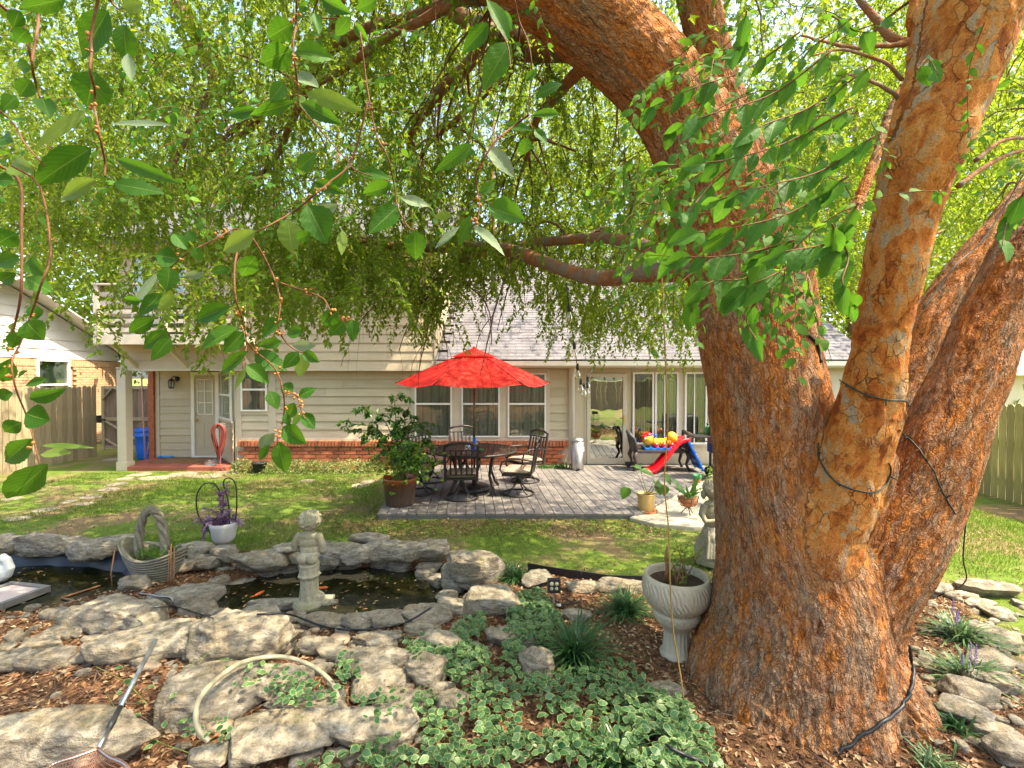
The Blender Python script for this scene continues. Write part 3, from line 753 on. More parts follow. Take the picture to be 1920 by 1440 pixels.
# ------------------------------------------------------------------ the big elm: trunk and limbs as one surface
def limb(rows, n=40):
    """rows of (px, py, depth, width in px): a centre line with radii"""
    C = []; R_ = []
    for (px, py, Yd, wd) in rows:
        # a round stem off the picture's middle looks wider than it is: fit the circle between its two edge rays
        tl, tr = math.atan((px - wd / 2 - 960) / FPX), math.atan((px + wd / 2 - 960) / FPX); tm, al = (tl + tr) / 2, (tr - tl) / 2
        rho = Yd / math.cos(tm); p = at(960 + FPX * math.tan(tm), py, Yd); C.append(p); R_.append(rho * math.sin(al) * 0.975)
    P = spline([tuple(c) for c in C], n); r = np.interp(np.linspace(0, 1, n), np.linspace(0, 1, len(R_)), R_)
    return P, r
LIMBS = [
    limb([(1496, 1640, 3.06, 690), (1498, 1440, 3.07, 548), (1498, 1300, 3.10, 440), (1508, 1180, 3.10, 375), (1502, 1080, 3.10, 335), (1478, 985, 3.10, 288), (1456, 900, 3.12, 250), (1445, 760, 3.15, 238), (1420, 600, 3.2, 226), (1392, 500, 3.2, 214), (1362, 400, 3.2, 205), (1325, 300, 3.2, 190), (1268, 200, 3.2, 172), (1180, 95, 3.2, 162), (1040, -20, 3.2, 160), (860, -120, 3.3, 150), (640, -210, 3.4, 120), (420, -330, 3.6, 80)], 130),
    limb([(1500, 1260, 3.1, 20), (1500, 1210, 3.1, 20)], 6),
    limb([(1500, 1130, 2.98, 190), (1545, 1000, 2.82, 165), (1592, 900, 2.72, 140), (1632, 770, 2.66, 130), (1648, 650, 2.6, 122), (1676, 500, 2.5, 130), (1700, 400, 2.45, 140), (1735, 290, 2.4, 165), (1798, 140, 2.35, 195), (1866, -30, 2.3, 215), (1960, -200, 2.3, 205), (2050, -420, 2.35, 160), (2090, -640, 2.5, 100)], 70),
    limb([(1585, 1240, 3.02, 200), (1610, 1130, 3.0, 225), (1668, 1020, 2.97, 222), (1736, 900, 2.95, 200), (1797, 760, 2.95, 172), (1862, 610, 3.0, 160), (1930, 470, 3.0, 155), (2040, 280, 3.0, 150), (2160, 50, 3.0, 140), (2330, -260, 3.1, 120), (2480, -560, 3.2, 80)], 60),
    limb([(1480, 760, 3.4, 120), (1490, 600, 3.6, 100), (1455, 440, 3.7, 96), (1395, 300, 3.8, 92), (1340, 140, 3.8, 78), (1310, -20, 3.8, 84), (1290, -160, 3.8, 80), (1270, -420, 3.9, 50)], 46),
    limb([(1620, 860, 3.4, 110), (1690, 720, 3.6, 96), (1745, 600, 3.7, 92), (1830, 480, 3.8, 80), (1960, 330, 4.0, 70), (2100, 150, 4.2, 60)], 36),
    limb([(1690, 330, 2.42, 60), (1700, 210, 2.40, 52), (1712, 90, 2.42, 46), (1718, -60, 2.45, 44), (1715, -200, 2.5, 40)], 24),
    limb([(1640, 790, 2.66, 80), (1676, 768, 2.6, 56), (1692, 760, 2.57, 40)], 10),
    limb([(1610, 1000, 2.8, 60), (1650, 900, 2.72, 60), (1662, 850, 2.72, 46)], 10),
    limb([(1560, 470, 3.35, 30), (1600, 400, 3.4, 26), (1640, 300, 3.5, 26), (1668, 215, 3.6, 24), (1720, 120, 3.8, 20)], 20),
    limb([(1300, 470, 3.25, 44), (1255, 455, 3.5, 30), (1235, 420, 3.6, 26), (1220, 360, 3.7, 24)], 12),
]
ROOTS = [(-0.52, -0.02), (-0.42, -0.36), (0.0, -0.5), (0.36, -0.36), (0.44, 0.12), (0.2, 0.42), (-0.36, 0.36)]
tb = at(1512, 1440, 3.1)
TB = Vector((tb.x, 3.1, 0.0))
for (dx, dy) in ROOTS:
    P = np.array([[TB.x + dx * 0.55, 3.1 + dy * 0.55, 0.42], [TB.x + dx * 0.85, 3.1 + dy * 0.85, 0.12], [TB.x + dx * 1.15, 3.1 + dy * 1.15, -0.06], [TB.x + dx * 1.5, 3.1 + dy * 1.5, -0.22]])
    LIMBS.append((spline(P, 14), np.interp(np.linspace(0, 1, 14), [0, .4, .7, 1], [0.19, 0.17, 0.12, 0.06])))
mb = MB()
for P, r in LIMBS: mb.tube([Vector(p) for p in P], list(r), 20)
tmp_me = bpy.data.meshes.new('tmp_trunk'); tmp_me.from_pydata(mb.v, [], mb.f)
tmp = bpy.data.objects.new('tmp_trunk', tmp_me); COL.objects.link(tmp)
def mod(ty, **kw):
    m = tmp.modifiers.new(ty.lower(), ty)
    for k, v in kw.items(): setattr(m, k, v)
mod('REMESH', mode='VOXEL', voxel_size=0.03)
mod('SMOOTH', factor=0.5, iterations=7)
mod('REMESH', mode='VOXEL', voxel_size=0.0105)
mod('SMOOTH', factor=0.5, iterations=3)
dg = bpy.context.evaluated_depsgraph_get(); ev = tmp.evaluated_get(dg); em = ev.to_mesh()
nv = len(em.vertices); TV = np.empty(nv * 3, np.float32); em.vertices.foreach_get('co', TV); TV = TV.reshape(-1, 3).astype(np.float64)
TN = np.empty(nv * 3, np.float32); em.vertices.foreach_get('normal', TN); TN = TN.reshape(-1, 3).astype(np.float64)
nf = len(em.polygons); nl = len(em.loops); LI = np.empty(nl, np.int32); em.loops.foreach_get('vertex_index', LI)
LT = np.empty(nf, np.int32); em.polygons.foreach_get('loop_total', LT)
assert (LT == 4).all()
TF = LI.reshape(-1, 4)
ev.to_mesh_clear(); bpy.data.objects.remove(tmp); bpy.data.meshes.remove(tmp_me)
# bark coordinates: along and around the nearest limb
best = np.full(nv, 1e9); BC = np.zeros((nv, 3)); LID = np.zeros(nv)
for li, (P, r) in enumerate(LIMBS):
    d = nrm(np.gradient(P, axis=0)); u = np.zeros_like(P); up = np.array([0.0, -1.0, 0.0])
    for k in range(len(P)):
        up = up - d[k] * np.dot(up, d[k]); up = up / np.linalg.norm(up); u[k] = up
    v = np.cross(d, u); arc = np.concatenate([[0], np.cumsum(np.linalg.norm(np.diff(P, axis=0), axis=1))])
    lo, hi = P.min(0) - r.max() * 1.6, P.max(0) + r.max() * 1.6
    idx = np.where(((TV > lo) & (TV < hi)).all(1))[0]
    for c0 in range(0, len(idx), 40000):
        ii = idx[c0:c0 + 40000]; Q = TV[ii]
        D2 = ((Q[:, None] - P[None]) ** 2).sum(2); k = D2.argmin(1)
        q = Q - P[k]; s = (q * d[k]).sum(1)
        dist = np.linalg.norm(q - d[k] * s[:, None], axis=1) / r[k] + np.maximum(0, np.abs(s) - 0.12) * 5
        w_ = dist < best[ii]; jj = ii[w_]
        best[jj] = dist[w_]; LID[jj] = li
        BC[jj, 0] = (q * u[k]).sum(1)[w_]; BC[jj, 1] = (q * v[k]).sum(1)[w_]; BC[jj, 2] = (arc[k] + s)[w_] + li * 7.7
# the middle stem sheds its bark in smooth plates, grading into the furrowed trunk at its foot
PL2, RL2 = LIMBS[2]
kk = np.array([((TV[c0:c0 + 40000, None] - PL2[None, ::2]) ** 2).sum(2).argmin(1) for c0 in range(0, nv // 40000 * 40000, 40000)]).ravel() if nv >= 40000 else np.zeros(0, int)
kk = np.concatenate([kk, ((TV[len(kk):, None] - PL2[None, ::2]) ** 2).sum(2).argmin(1)]) if len(kk) < nv else kk
dl2 = np.linalg.norm(TV - PL2[::2][kk], axis=1) / RL2[::2][kk]
plate = sstep(1.32, 1.0, dl2 + (fbm(TV * 9, 3, 90) - 0.5) * 0.5) * sstep(0.72, 1.15, TV[:, 2] + (fbm(TV * 5, 3, 91) - 0.5) * 0.5)
plate = np.maximum(plate, np.isin(LID, [6, 7]).astype(float))
lowf = sstep(1.5, 0.2, TV[:, 2])                           # older, deeper bark near the ground
Q = BC * np.array([1, 1, 0.30])
wob = (fbm(BC * 3.0, 2, 40)[:, None] - 0.5) * 0.12
big = fbm(BC * np.array([9, 9, 2.2]) + wob * 8, 3, 21)
rid = 1 - np.abs(2 * fbm((Q + wob * 0.5) * 50, 3, 5) - 1) * 2.2
rid2 = 1 - np.abs(2 * fbm((Q + wob) * 24, 2, 15) - 1) * 2.4
fine = fbm(BC * np.array([70, 70, 26]), 2, 33)
ridge = np.clip(0.55 * rid + 0.45 * rid2, -0.6, 1)
disp_f = (ridge * (0.0095 + 0.0085 * lowf) + (big - 0.5) * 0.018 + (fine - 0.5) * 0.004)
cell = fbm(BC * np.array([14, 14, 9]), 3, 77); step_ = sstep(0.50, 0.535, cell) + sstep(0.60, 0.62, cell) * 0.6
disp_p = step_ * 0.005 + (fbm(BC * 6, 3, 3) - 0.5) * 0.02 + (fine - 0.5) * 0.002
disp = disp_f * (1 - plate) + disp_p * plate
lum = (fbm(TV * 2.2, 2, 8) - 0.5) * 0.05
TV = TV + TN * (disp + lum)[:, None]
t = NT('elm_bark'); bcv = t.n('Attribute', attribute_name='bark').outputs['Vector']
rg = t.n('Attribute', attribute_name='ridge').outputs['Fac']; pl = t.n('Attribute', attribute_name='plate').outputs['Fac']; lw = t.n('Attribute', attribute_name='low').outputs['Fac']
sv = t.mapv(bcv, (1, 1, 0.24))
na = t.noise(sv, 38, 6, 0.72, 0.6); nb2 = t.noise(sv, 7, 5, 0.65, 0.4); nc = t.noise(bcv, 120, 3, 0.7)
rust = t.ramp(na, [(0.30, (0.12, 0.032, 0.008)), (0.45, (0.37, 0.112, 0.020)), (0.60, (0.54, 0.195, 0.036)), (0.75, (0.47, 0.235, 0.08))])
grey = t.ramp(na, [(0.3, (0.085, 0.045, 0.025)), (0.48, (0.27, 0.165, 0.095)), (0.72, (0.45, 0.33, 0.22))])
fgrey = t.math('ADD', t.math('MULTIPLY', rg, 0.55), t.math('MULTIPLY', t.math('SUBTRACT', nb2, 0.5), 2.2))
fgrey = t.math('ADD', fgrey, t.math('MULTIPLY', lw, 0.10))
cf = t.mix(t.ramp(fgrey, [(0.30, (0, 0, 0)), (0.72, (1, 1, 1))]), rust, grey)
def warp(scl, amt, fr):
    nz = t.n('VectorMath', operation='SUBTRACT', i_0=t.n('TexNoise', i_Vector=bcv, i_Scale=fr, i_Detail=3.0).outputs[1]); nz.inputs[1].default_value = (0.5, 0.5, 0.5)
    off = t.n('VectorMath', operation='SCALE', i_0=nz.outputs[0], i_Scale=amt).outputs[0]
    return t.mapv(t.n('VectorMath', operation='ADD', i_0=bcv, i_1=off).outputs[0], scl)
wf = warp((56, 56, 9.5), 0.075, 16); brk = t.ramp(t.noise(t.mapv(bcv, (1, 1, 0.4)), 30, 4, 0.7), [(0.36, (0, 0, 0)), (0.62, (1, 1, 1))])
ve = t.n('TexVoronoi', feature='DISTANCE_TO_EDGE', i_Vector=wf, i_Scale=1.0).outputs['Distance']; vc = t.n('TexVoronoi', feature='F1', i_Vector=wf, i_Scale=1.0).outputs['Color']
cellr = t.n('SeparateColor', i_0=vc).outputs[0]; cellg = t.n('SeparateColor', i_0=vc).outputs[1]
edgef = t.ramp(ve, [(0.0, (1, 1, 1)), (0.06, (0.6, 0.6, 0.6)), (0.17, (0, 0, 0))])
cf = t.mix(t.ramp(cellr, [(0.5, (0, 0, 0)), (0.85, (0.34, 0.34, 0.34))]), cf, t.mix(cellg, (0.46, 0.35, 0.25), (0.32, 0.22, 0.14)))
cf = t.mix(t.ramp(cellg, [(0.6, (0, 0, 0)), (0.85, (0.34, 0.34, 0.34))]), cf, (0.55, 0.21, 0.04))
cf = t.mix(t.math('MULTIPLY', edgef, t.math('ADD', t.math('MULTIPLY', brk, 0.62), 0.12)), cf, (0.06, 0.02, 0.009))
wp_ = warp((19, 19, 9), 0.12, 10)
vpe = t.n('TexVoronoi', feature='DISTANCE_TO_EDGE', i_Vector=wp_, i_Scale=1.0).outputs['Distance']; vpc = t.n('SeparateColor', i_0=t.n('TexVoronoi', feature='F1', i_Vector=wp_, i_Scale=1.0).outputs['Color']).outputs[0]
npl = t.noise(t.mapv(bcv, (1, 1, 0.6)), 11, 6, 0.65, 0.8)
cp = t.ramp(t.math('ADD', t.math('MULTIPLY', npl, 0.8), t.math('MULTIPLY', t.math('SUBTRACT', vpc, 0.4), 0.22)), [(0.22, (0.20, 0.05, 0.010)), (0.33, (0.42, 0.13, 0.02)), (0.43, (0.52, 0.215, 0.045)), (0.50, (0.45, 0.25, 0.095)), (0.56, (0.34, 0.255, 0.16)), (0.66, (0.33, 0.27, 0.20))])
breakm = t.ramp(t.noise(bcv, 6, 3, 0.6), [(0.46, (0, 0, 0)), (0.62, (1, 1, 1))])
crack = t.math('MULTIPLY', t.ramp(vpe, [(0.0, (1, 1, 1)), (0.03, (0.8, 0.8, 0.8)), (0.07, (0, 0, 0))]), t.math('MULTIPLY', breakm, 0.8))
cp = t.mix(crack, cp, (0.10, 0.026, 0.009))
speck = t.ramp(nc, [(0.30, (0.55, 0.5, 0.45)), (0.5, (1, 1, 1)), (0.72, (1.2, 1.15, 1.1))])
col = t.mix(1.0, t.mix(pl, cf, cp), speck, 'MULTIPLY')
hf = t.math('ADD', t.math('MULTIPLY', t.ramp(ve, [(0.0, (0, 0, 0)), (0.2, (1, 1, 1))]), t.math('ADD', t.math('MULTIPLY', brk, 0.7), 0.15)), t.math('ADD', t.math('MULTIPLY', cellr, 0.35), t.math('MULTIPLY', na, 0.8)))
hp_ = t.math('ADD', t.math('MULTIPLY', t.ramp(vpe, [(0.0, (0, 0, 0)), (0.06, (1, 1, 1))]), t.math('MULTIPLY', breakm, 0.5)), t.math('MULTIPLY', vpc, 0.35))
hb = t.math('ADD', t.mix(pl, hf, hp_), t.math('MULTIPLY', nc, 0.3))
m_bark = t.fin(col, 0.85, t.bump(hb, 0.9, 0.012), 0, 0.22)
elm = thing('elm_tree', 'huge orange-barked elm with three leaning stems and drooping leafy branches in the foreground', 'tree', tuple(TB))
trunk = bulk('trunk', TV, TF, m_bark, elm, attrs={'bark': ('FLOAT_VECTOR', BC), 'ridge': ('FLOAT', np.clip(ridge * 0.5 + 0.5, 0, 1)), 'plate': ('FLOAT', plate), 'low': ('FLOAT', lowf)}, smooth=True)
_sel = (TV[:, 2] > -0.3)
BVH_T = BVHTree.FromPolygons([tuple(v) for v in TV[:, :].tolist()], TF.tolist())
def on_trunk(px, py, off=0.006, fallback=3.0):
    d = ray(px, py).normalized(); hit = BVH_T.ray_cast(Vector((0, 0, CZ)), d)
    return (hit[0] + hit[1] * off) if hit[0] is not None else at(px, py, fallback)

# ---- thinner branches
m_twig = M('twig_bark', (0.16, 0.085, 0.05), 0.8, 0.35, 20, 0.4, 200, second=((0.22, 0.17, 0.13), 0.55))
m_branch = M('branch_bark', (0.30, 0.125, 0.045), 0.85, 0.45, 14, 1.0, 70, second=((0.22, 0.175, 0.135), 0.46), bdist=0.014, stretch=(1, 1, 1))
BR = [
    [(1330, 500, 3.15, 46), (1270, 508, 3.3, 38), (1200, 512, 3.55, 32), (1150, 521, 3.8, 31), (1105, 520, 4.0, 30), (1050, 503, 4.25, 25), (990, 482, 4.5, 25), (930, 466, 4.8, 24), (870, 462, 5.1, 22), (790, 464, 5.4, 19), (690, 456, 5.8, 15), (590, 440, 6.3, 10), (500, 445, 6.8, 6)],
    [(1320, 495, 3.2, 36), (1250, 480, 3.5, 30), (1180, 452, 3.9, 24), (1100, 448, 4.3, 20), (1010, 456, 4.7, 18), (940, 466, 4.85, 16)],
    [(930, 468, 4.8, 14), (860, 490, 5.1, 10), (825, 525, 5.3, 7), (800, 560, 5.5, 4)],
    [(1000, -40, 3.2, 40), (920, -5, 3.5, 26), (855, 0, 3.8, 22), (760, 36, 4.1, 20), (690, 52, 4.4, 18), (620, 95, 4.7, 17), (560, 150, 5.0, 14), (490, 215, 5.4, 11), (430, 250, 5.8, 7), (350, 330, 6.2, 4)],
    [(900, -30, 3.4, 26), (800, 34, 3.7, 17), (740, 60, 3.9, 16), (690, 95, 4.0, 15), (640, 132, 4.2, 13), (590, 158, 4.4, 12), (525, 186, 4.7, 10), (470, 240, 5.0, 8), (400, 280, 5.3, 5), (330, 340, 5.6, 3)],
    [(1150, 90, 3.5, 66), (1060, 92, 3.9, 48), (975, 88, 4.2, 42), (905, 52, 4.4, 36), (850, 20, 4.7, 30), (780, -30, 5.1, 26)],
    [(1000, 70, 4.0, 28), (930, 66, 4.2, 24), (905, 88, 4.3, 22), (868, 132, 4.5, 22), (828, 168, 4.7, 20), (800, 205, 4.9, 17), (775, 245, 5.1, 13), (762, 300, 5.3, 7)],
    [(960, 130, 4.2, 14), (905, 180, 4.5, 12), (852, 228, 4.8, 10), (800, 275, 5.1, 7), (780, 330, 5.4, 4)],
    [(640, -20, 4.3, 24), (625, 60, 4.6, 20), (610, 95, 4.8, 16), (565, 190, 5.2, 14), (545, 235, 5.4, 13), (520, 290, 5.7, 11), (480, 340, 6.0, 7), (450, 400, 6.3, 4)],
    [(1100, 120, 3.7, 26), (1070, 150, 3.9, 22), (1040, 185, 4.2, 18), (1010, 220, 4.4, 14), (990, 290, 4.7, 8), (970, 340, 5.0, 4)],
    [(300, -60, 5.5, 26), (395, 130, 5.6, 20), (380, 200, 5.8, 12), (310, 330, 6.0, 7), (250, 400, 6.2, 4)],
    [(1700, 80, 2.4, 17), (1672, 68, 2.4, 15), (1630, 20, 2.45, 13), (1600, -30, 2.5, 11)],
    [(1700, 80, 2.4, 12), (1660, 88, 2.35, 9), (1600, 90, 2.3, 8), (1550, 82, 2.2, 6), (1500, 70, 2.1, 4)],
    [(1690, 150, 2.4, 8), (1650, 115, 2.3, 6), (1580, 95, 2.2, 5), (1520, 108, 2.1, 3)],
    [(1688, 190, 2.42, 8), (1640, 155, 2.3, 6), (1590, 140, 2.2, 5), (1540, 165, 2.1, 3)],
    [(1800, 345, 2.45, 10), (1850, 310, 2.5, 8), (1920, 280, 2.6, 6), (1990, 250, 2.7, 5)],
    [(1830, 300, 2.45, 8), (1880, 265, 2.5, 7), (1940, 262, 2.6, 5)],
]
def px_path(rows, n=26):
    C = [tuple(at(a, b, c)) for a, b, c, _ in rows]; P = spline(C, n)
    r = np.interp(np.linspace(0, 1, n), np.linspace(0, 1, len(rows)), [w_ * c / FPX / 2 for _, _, c, w_ in rows])
    return P, r
PATHS = []
for rows in BR:
    P, r = px_path(rows); PATHS.append((P, r))
    wob_ = (fbm(P * 5, 2, 4) - 0.5)[:, None] * 0.05
    mb = MB(); mb.tube([Vector(p) for p in P + wob_ * np.array([1, 0.4, 1])], list(r * (1 + 0.25 * (fbm(P * 14, 2, 6) - 0.5))), 10)
    mb.build('branch', m_branch, elm, world=True)

# ---- procedural side branches spreading from the limbs through the crown volume
segsP, segsR = [], []
def grow(P0, d0, L, r0, sag, K=12, jit=0.25):
    pts = [P0]; d = d0 / np.linalg.norm(d0)
    for k in range(K - 1):
        d = d + rng.normal(0, jit, 3) * 0.4 + np.array([0, 0, -sag * k / K]); d /= np.linalg.norm(d)
        pts.append(pts[-1] + d * L / K)
    return np.array(pts), np.linspace(r0, r0 * 0.25, K)
for P, r in PATHS[:11] + [LIMBS[0], LIMBS[0], LIMBS[2], LIMBS[3], LIMBS[4], LIMBS[4], LIMBS[5]]:
    big_ = r.max() > 0.08
    for _ in range(10):
        k = int(rng.uniform(0.35 if not big_ else 0.75, 0.98) * (len(P) - 1)); d = P[k] - P[max(0, k - 2)]; d = d / (np.linalg.norm(d) + 1e-9)
        d0 = d + rng.normal(0, 0.75, 3) + np.array([0, 0.15, 0.1])
        if P[k][1] < 3.4: d0[1] = abs(d0[1]) + 0.6
        q, rr = grow(P[k], d0, rng.uniform(0.7, 1.7), min(0.016, r[k] * 0.5 + 0.002), 0.55)
        segsP.append(q); segsR.append(rr)
        for _ in range(3):
            k2 = rng.integers(3, 11); q2, r2 = grow(q[k2], (q[k2] - q[k2 - 1]) + rng.normal(0, 0.08, 3), rng.uniform(0.4, 0.9), rr[k2] * 0.6, 0.9)
            segsP.append(q2); segsR.append(r2)
V, F = tubes_np(np.array(segsP), np.array(segsR), 4)
o = bulk('side_branch', V, F, m_twig, elm, smooth=True); o['kind'] = 'stuff'

# ---- hanging leafy twigs: start points by crown zone (view window and depth range)
m_leaf = leaf_mat('elm_leaf', [(0.0, (0.06, 0.145, 0.012)), (0.45, (0.105, 0.22, 0.018)), (0.8, (0.165, 0.27, 0.024)), (1.0, (0.27, 0.31, 0.035))], (0.50, 0.60, 0.03), 0.45, 0.62)
ZONES = [  # x0, x1, y0, y1, near, far, count
    (-60, 1260, -180, 120, 3.6, 8.0, 900), (-60, 1260, 80, 330, 3.8, 8.5, 830), (-60, 1300, -180, 380, 8.0, 12.0, 700), (250, 1280, 290, 440, 4.2, 8.5, 430), (420, 1280, 400, 470, 4.3, 7.2, 150),
    (470, 740, 440, 545, 4.6, 7.0, 150), (740, 850, 480, 570, 5.0, 6.2, 50), (850, 1010, 455, 500, 4.6, 6.8, 60),
    (1010, 1330, 470, 570, 4.6, 7.0, 150), (1060, 1180, 560, 615, 5.6, 7.0, 26), (1180, 1330, 580, 625, 5.4, 7.0, 24),
    (1330, 1960, -180, 300, 4.2, 9.0, 620), (1480, 1660, 250, 560, 5.0, 9.0, 170), (1740, 1960, 250, 420, 4.5, 8.0, 120),
    (40, 320, 300, 450, 4.2, 7.0, 90), (280, 470, 470, 575, 3.0, 5.5, 40), (440, 760, 500, 560, 3.4, 5.0, 36), (420, 860, 440, 540, 5.0, 8.0, 40), (40, 260, 480, 590, 3.6, 4.6, 8), (-60, 240, 150, 420, 4.0, 7.5, 60), (250, 460, 430, 520, 5.5, 7.5, 46)]
TP, TD, TL = [], [], []
for (x0, x1, y0, y1, n0, n1, cnt) in ZONES:
    for _ in range(int(cnt * 1.55)):
        px, py = rng.uniform(x0, x1), rng.uniform(y0, y1)
        if -60 < px < 190 and -10 < py < 260 and rng.random() < 0.72: continue
        p = at(px, py, rng.uniform(n0, n1)); TP.append(p); a = rng.uniform(0, 2 * np.pi)
        TD.append((math.cos(a), math.sin(a), rng.uniform(-0.5, 0.35))); TL.append(rng.uniform(0.35, 0.85))
TP, TD, TL = np.array(TP), nrm(np.array(TD)), np.array(TL); M_ = len(TP); K = 9
path = np.zeros((M_, K, 3)); path[:, 0] = TP; d = TD.copy()
for k in range(1, K):
    d = nrm(d + rng.normal(0, 0.13, (M_, 3)) + np.array([0, 0, -0.30])); path[:, k] = path[:, k - 1] + d * (TL / (K - 1))[:, None]
V, F = tubes_np(path, np.linspace(0.0028, 0.0010, K)[None].repeat(M_, 0), 3)
o = bulk('hanging_twig', V, F, m_twig, elm); o['kind'] = 'stuff'
def twig_leaves(path, per, Lr, Wk, seed=0):
    M_, K, _ = path.shape; g = np.random.default_rng(seed)
    u = (np.arange(per) + g.uniform(0, 1, (M_, per))) / per * (K - 1) * 0.98; i = u.astype(int); f = (u - i)[..., None]
    m = np.arange(M_)[:, None]; P = path[m, i] * (1 - f) + path[m, i + 1] * f; T = nrm(path[m, i + 1] - path[m, i])
    side = np.where(np.arange(per) % 2, 1.0, -1.0)[None, :, None]
    up = nrm(g.normal(0, 0.35, P.shape) + np.array([0, 0, 1.0])); S = nrm(np.cross(T, up) + g.normal(0, 0.25, P.shape))
    D = nrm(S * side * 0.8 + T * 0.55 + np.array([0, 0, -0.22]) + g.normal(0, 0.18, P.shape)); N = nrm(up + g.normal(0, 0.45, P.shape))
    n = M_ * per; L = g.uniform(Lr[0], Lr[1], n); rn = np.clip(g.normal(0.42, 0.2, (M_, 1)) + g.normal(0, 0.18, (M_, per)), 0, 1).ravel()
    V, F = leaf_cloud(P.reshape(-1, 3), D.reshape(-1, 3), N.reshape(-1, 3), L, L * Wk * g.uniform(0.85, 1.15, n), 0.22)
    return V, F, rn
V, F, rn = twig_leaves(path, 34, (0.036, 0.068), 0.52, 3)
o = bulk('foliage', V, F, m_leaf, elm, attrs={'rnd': ('FLOAT', rn.repeat(4))}); o['kind'] = 'stuff'
# upper crown, mostly above the frame: it throws the dapples on lawn, deck and rocks
NCL = 3600
cx_ = rng.uniform(-8.0, 9.5, NCL); cy_ = rng.uniform(-4.5, 9.5, NCL); cz_ = rng.uniform(4.6, 8.6, NCL)
dens = fbm(np.stack([cx_ * 0.55, cy_ * 0.55, cz_ * 0.3], -1), 3, 60)
el = ((cx_ - 1.0) / 9.0) ** 2 + ((cy_ - 2.4) / 7.4) ** 2
ang_ok = (cy_ < 0.6) | ((cz_ - CZ) / np.maximum(cy_, 0.1) > 0.86)          # stays above the picture
keep = (dens > np.where(cy_ < 4.6, 0.405, 0.465)) & (el < 1) & ang_ok
CL = np.stack([cx_, cy_, cz_], -1)[keep]
per = 60; m = len(CL)
P = CL[:, None] + rng.normal(0, 1, (m, per, 3)) * np.array([0.33, 0.33, 0.22]); P = P.reshape(-1, 3); n = len(P)
D = rng.normal(0, 1, (n, 3)) + np.array([0, 0, -0.5]); N = rng.normal(0, 0.6, (n, 3)) + np.array([0, 0, 1])
L = rng.uniform(0.055, 0.09, n)
V, F = leaf_cloud(P, D, N, L, L * 0.5, 0.2)
o = bulk('upper_foliage', V, F, m_leaf, elm, attrs={'rnd': ('FLOAT', rng.uniform(0, 1, n).repeat(4))}); o['kind'] = 'stuff'
print('canopy twigs', M_, 'upper clusters', m)

# ------------------------------------------------------------------ trees beyond the houses and behind the viewer
m_leaf_y = leaf_mat('sunny_leaf', [(0, (0.08, 0.16, 0.015)), (0.5, (0.15, 0.22, 0.022)), (1, (0.27, 0.29, 0.035))], (0.42, 0.48, 0.03), 0.5, 0.5)  # sunlight put into the colour: brighter, yellower leaf for trees beyond the houses
m_leaf_d = leaf_mat('shade_leaf', [(0, (0.035, 0.075, 0.014)), (0.5, (0.06, 0.115, 0.018)), (1, (0.11, 0.16, 0.025))], (0.18, 0.28, 0.025), 0.5, 0.4)  # darker copy with shade put into the colour, for trees behind the viewer
def bg_tree(x, y, h, rad, label, mat, n=9000, leaf=0.2, group='trees beyond the houses', base=0.3, seed=0):
    t_ = thing('tree', label, 'tree', (x, y, -0.1), 0, group); g = np.random.default_rng(seed + 500)
    mb = MB(); mb.tube([(0, 0, -0.1), (0.1, 0.05, h * 0.25), (-0.1, 0.1, h * 0.55), (0.1, 0, h * 0.85)], [0.28, 0.22, 0.15, 0.04], 10)
    for k in range(9):
        a = g.uniform(0, 6.28); z0 = h * g.uniform(0.25, 0.6); L_ = rad * g.uniform(0.6, 0.95)
        mb.tube([(0, 0, z0), (math.cos(a) * L_ * 0.5, math.sin(a) * L_ * 0.5, z0 + L_ * 0.35), (math.cos(a) * L_, math.sin(a) * L_, z0 + L_ * 0.55)], [0.1, 0.06, 0.015], 6)
    mb.build('trunk', m_branch, t_)
    ncl = 150; c = g.normal(0, 1, (ncl, 3)); c = nrm(c) * g.uniform(0.35, 1.0, (ncl, 1)) ** 0.5
    c = c * np.array([rad, rad, h * (1 - base) / 2]) + np.array([0, 0, h * (1 + base) / 2]); c += g.normal(0, 0.3, c.shape)
    per = n // ncl; sg = rad * 0.2
    P = (c[:, None] + g.normal(0, 1, (ncl, per, 3)) * np.array([sg, sg, sg * 0.7])).reshape(-1, 3)
    D = g.normal(0, 1, P.shape) + np.array([0, 0, -0.4]); N = g.normal(0, 0.7, P.shape) + np.array([0, 0, 1]); L = g.uniform(0.6, 1.1, len(P)) * leaf
    V, F = leaf_cloud(P, D, N, L, L * 0.55, 0.2)
    rn = np.clip(g.normal(0.45, 0.18, (ncl, 1)) + g.normal(0, 0.15, (ncl, per)), 0, 1).ravel()
    o = bulk('crown', V + np.array([x, y, -0.1]), F, mat, t_, attrs={'rnd': ('FLOAT', rn.repeat(4))})
    return t_
BT = [(-17.0, 20.0, 17, 5.2, 'sunlit yellow-green tree rising behind the neighbour\'s gable roof', 'y', 22000), (-27, 28, 20, 7.0, 'tall green tree far behind the neighbour\'s house', 'y', 16000),
      (-11.4, 18.5, 10.0, 3.0, 'green tree standing past the gate, left of the house', 'y', 12000), (-9.0, 25, 20, 6.5, 'tall leafy tree behind the left end of the house roof', 'y', 20000),
      (-1.0, 26, 21, 6.8, 'broad tree behind the middle of the house roof', 'y', 20000), (7.0, 25, 20, 6.0, 'bright tree behind the right end of the house roof', 'y', 20000),
      (11.0, 15.5, 13.5, 4.4, 'bright green tree seen between the two stems of the elm', 'y', 20000), (17.5, 21, 17, 5.4, 'sunny tree behind the cream outbuilding', 'y', 16000), (27, 28, 20, 7.0, 'distant tree at the far right beyond the fence', 'y', 14000)]
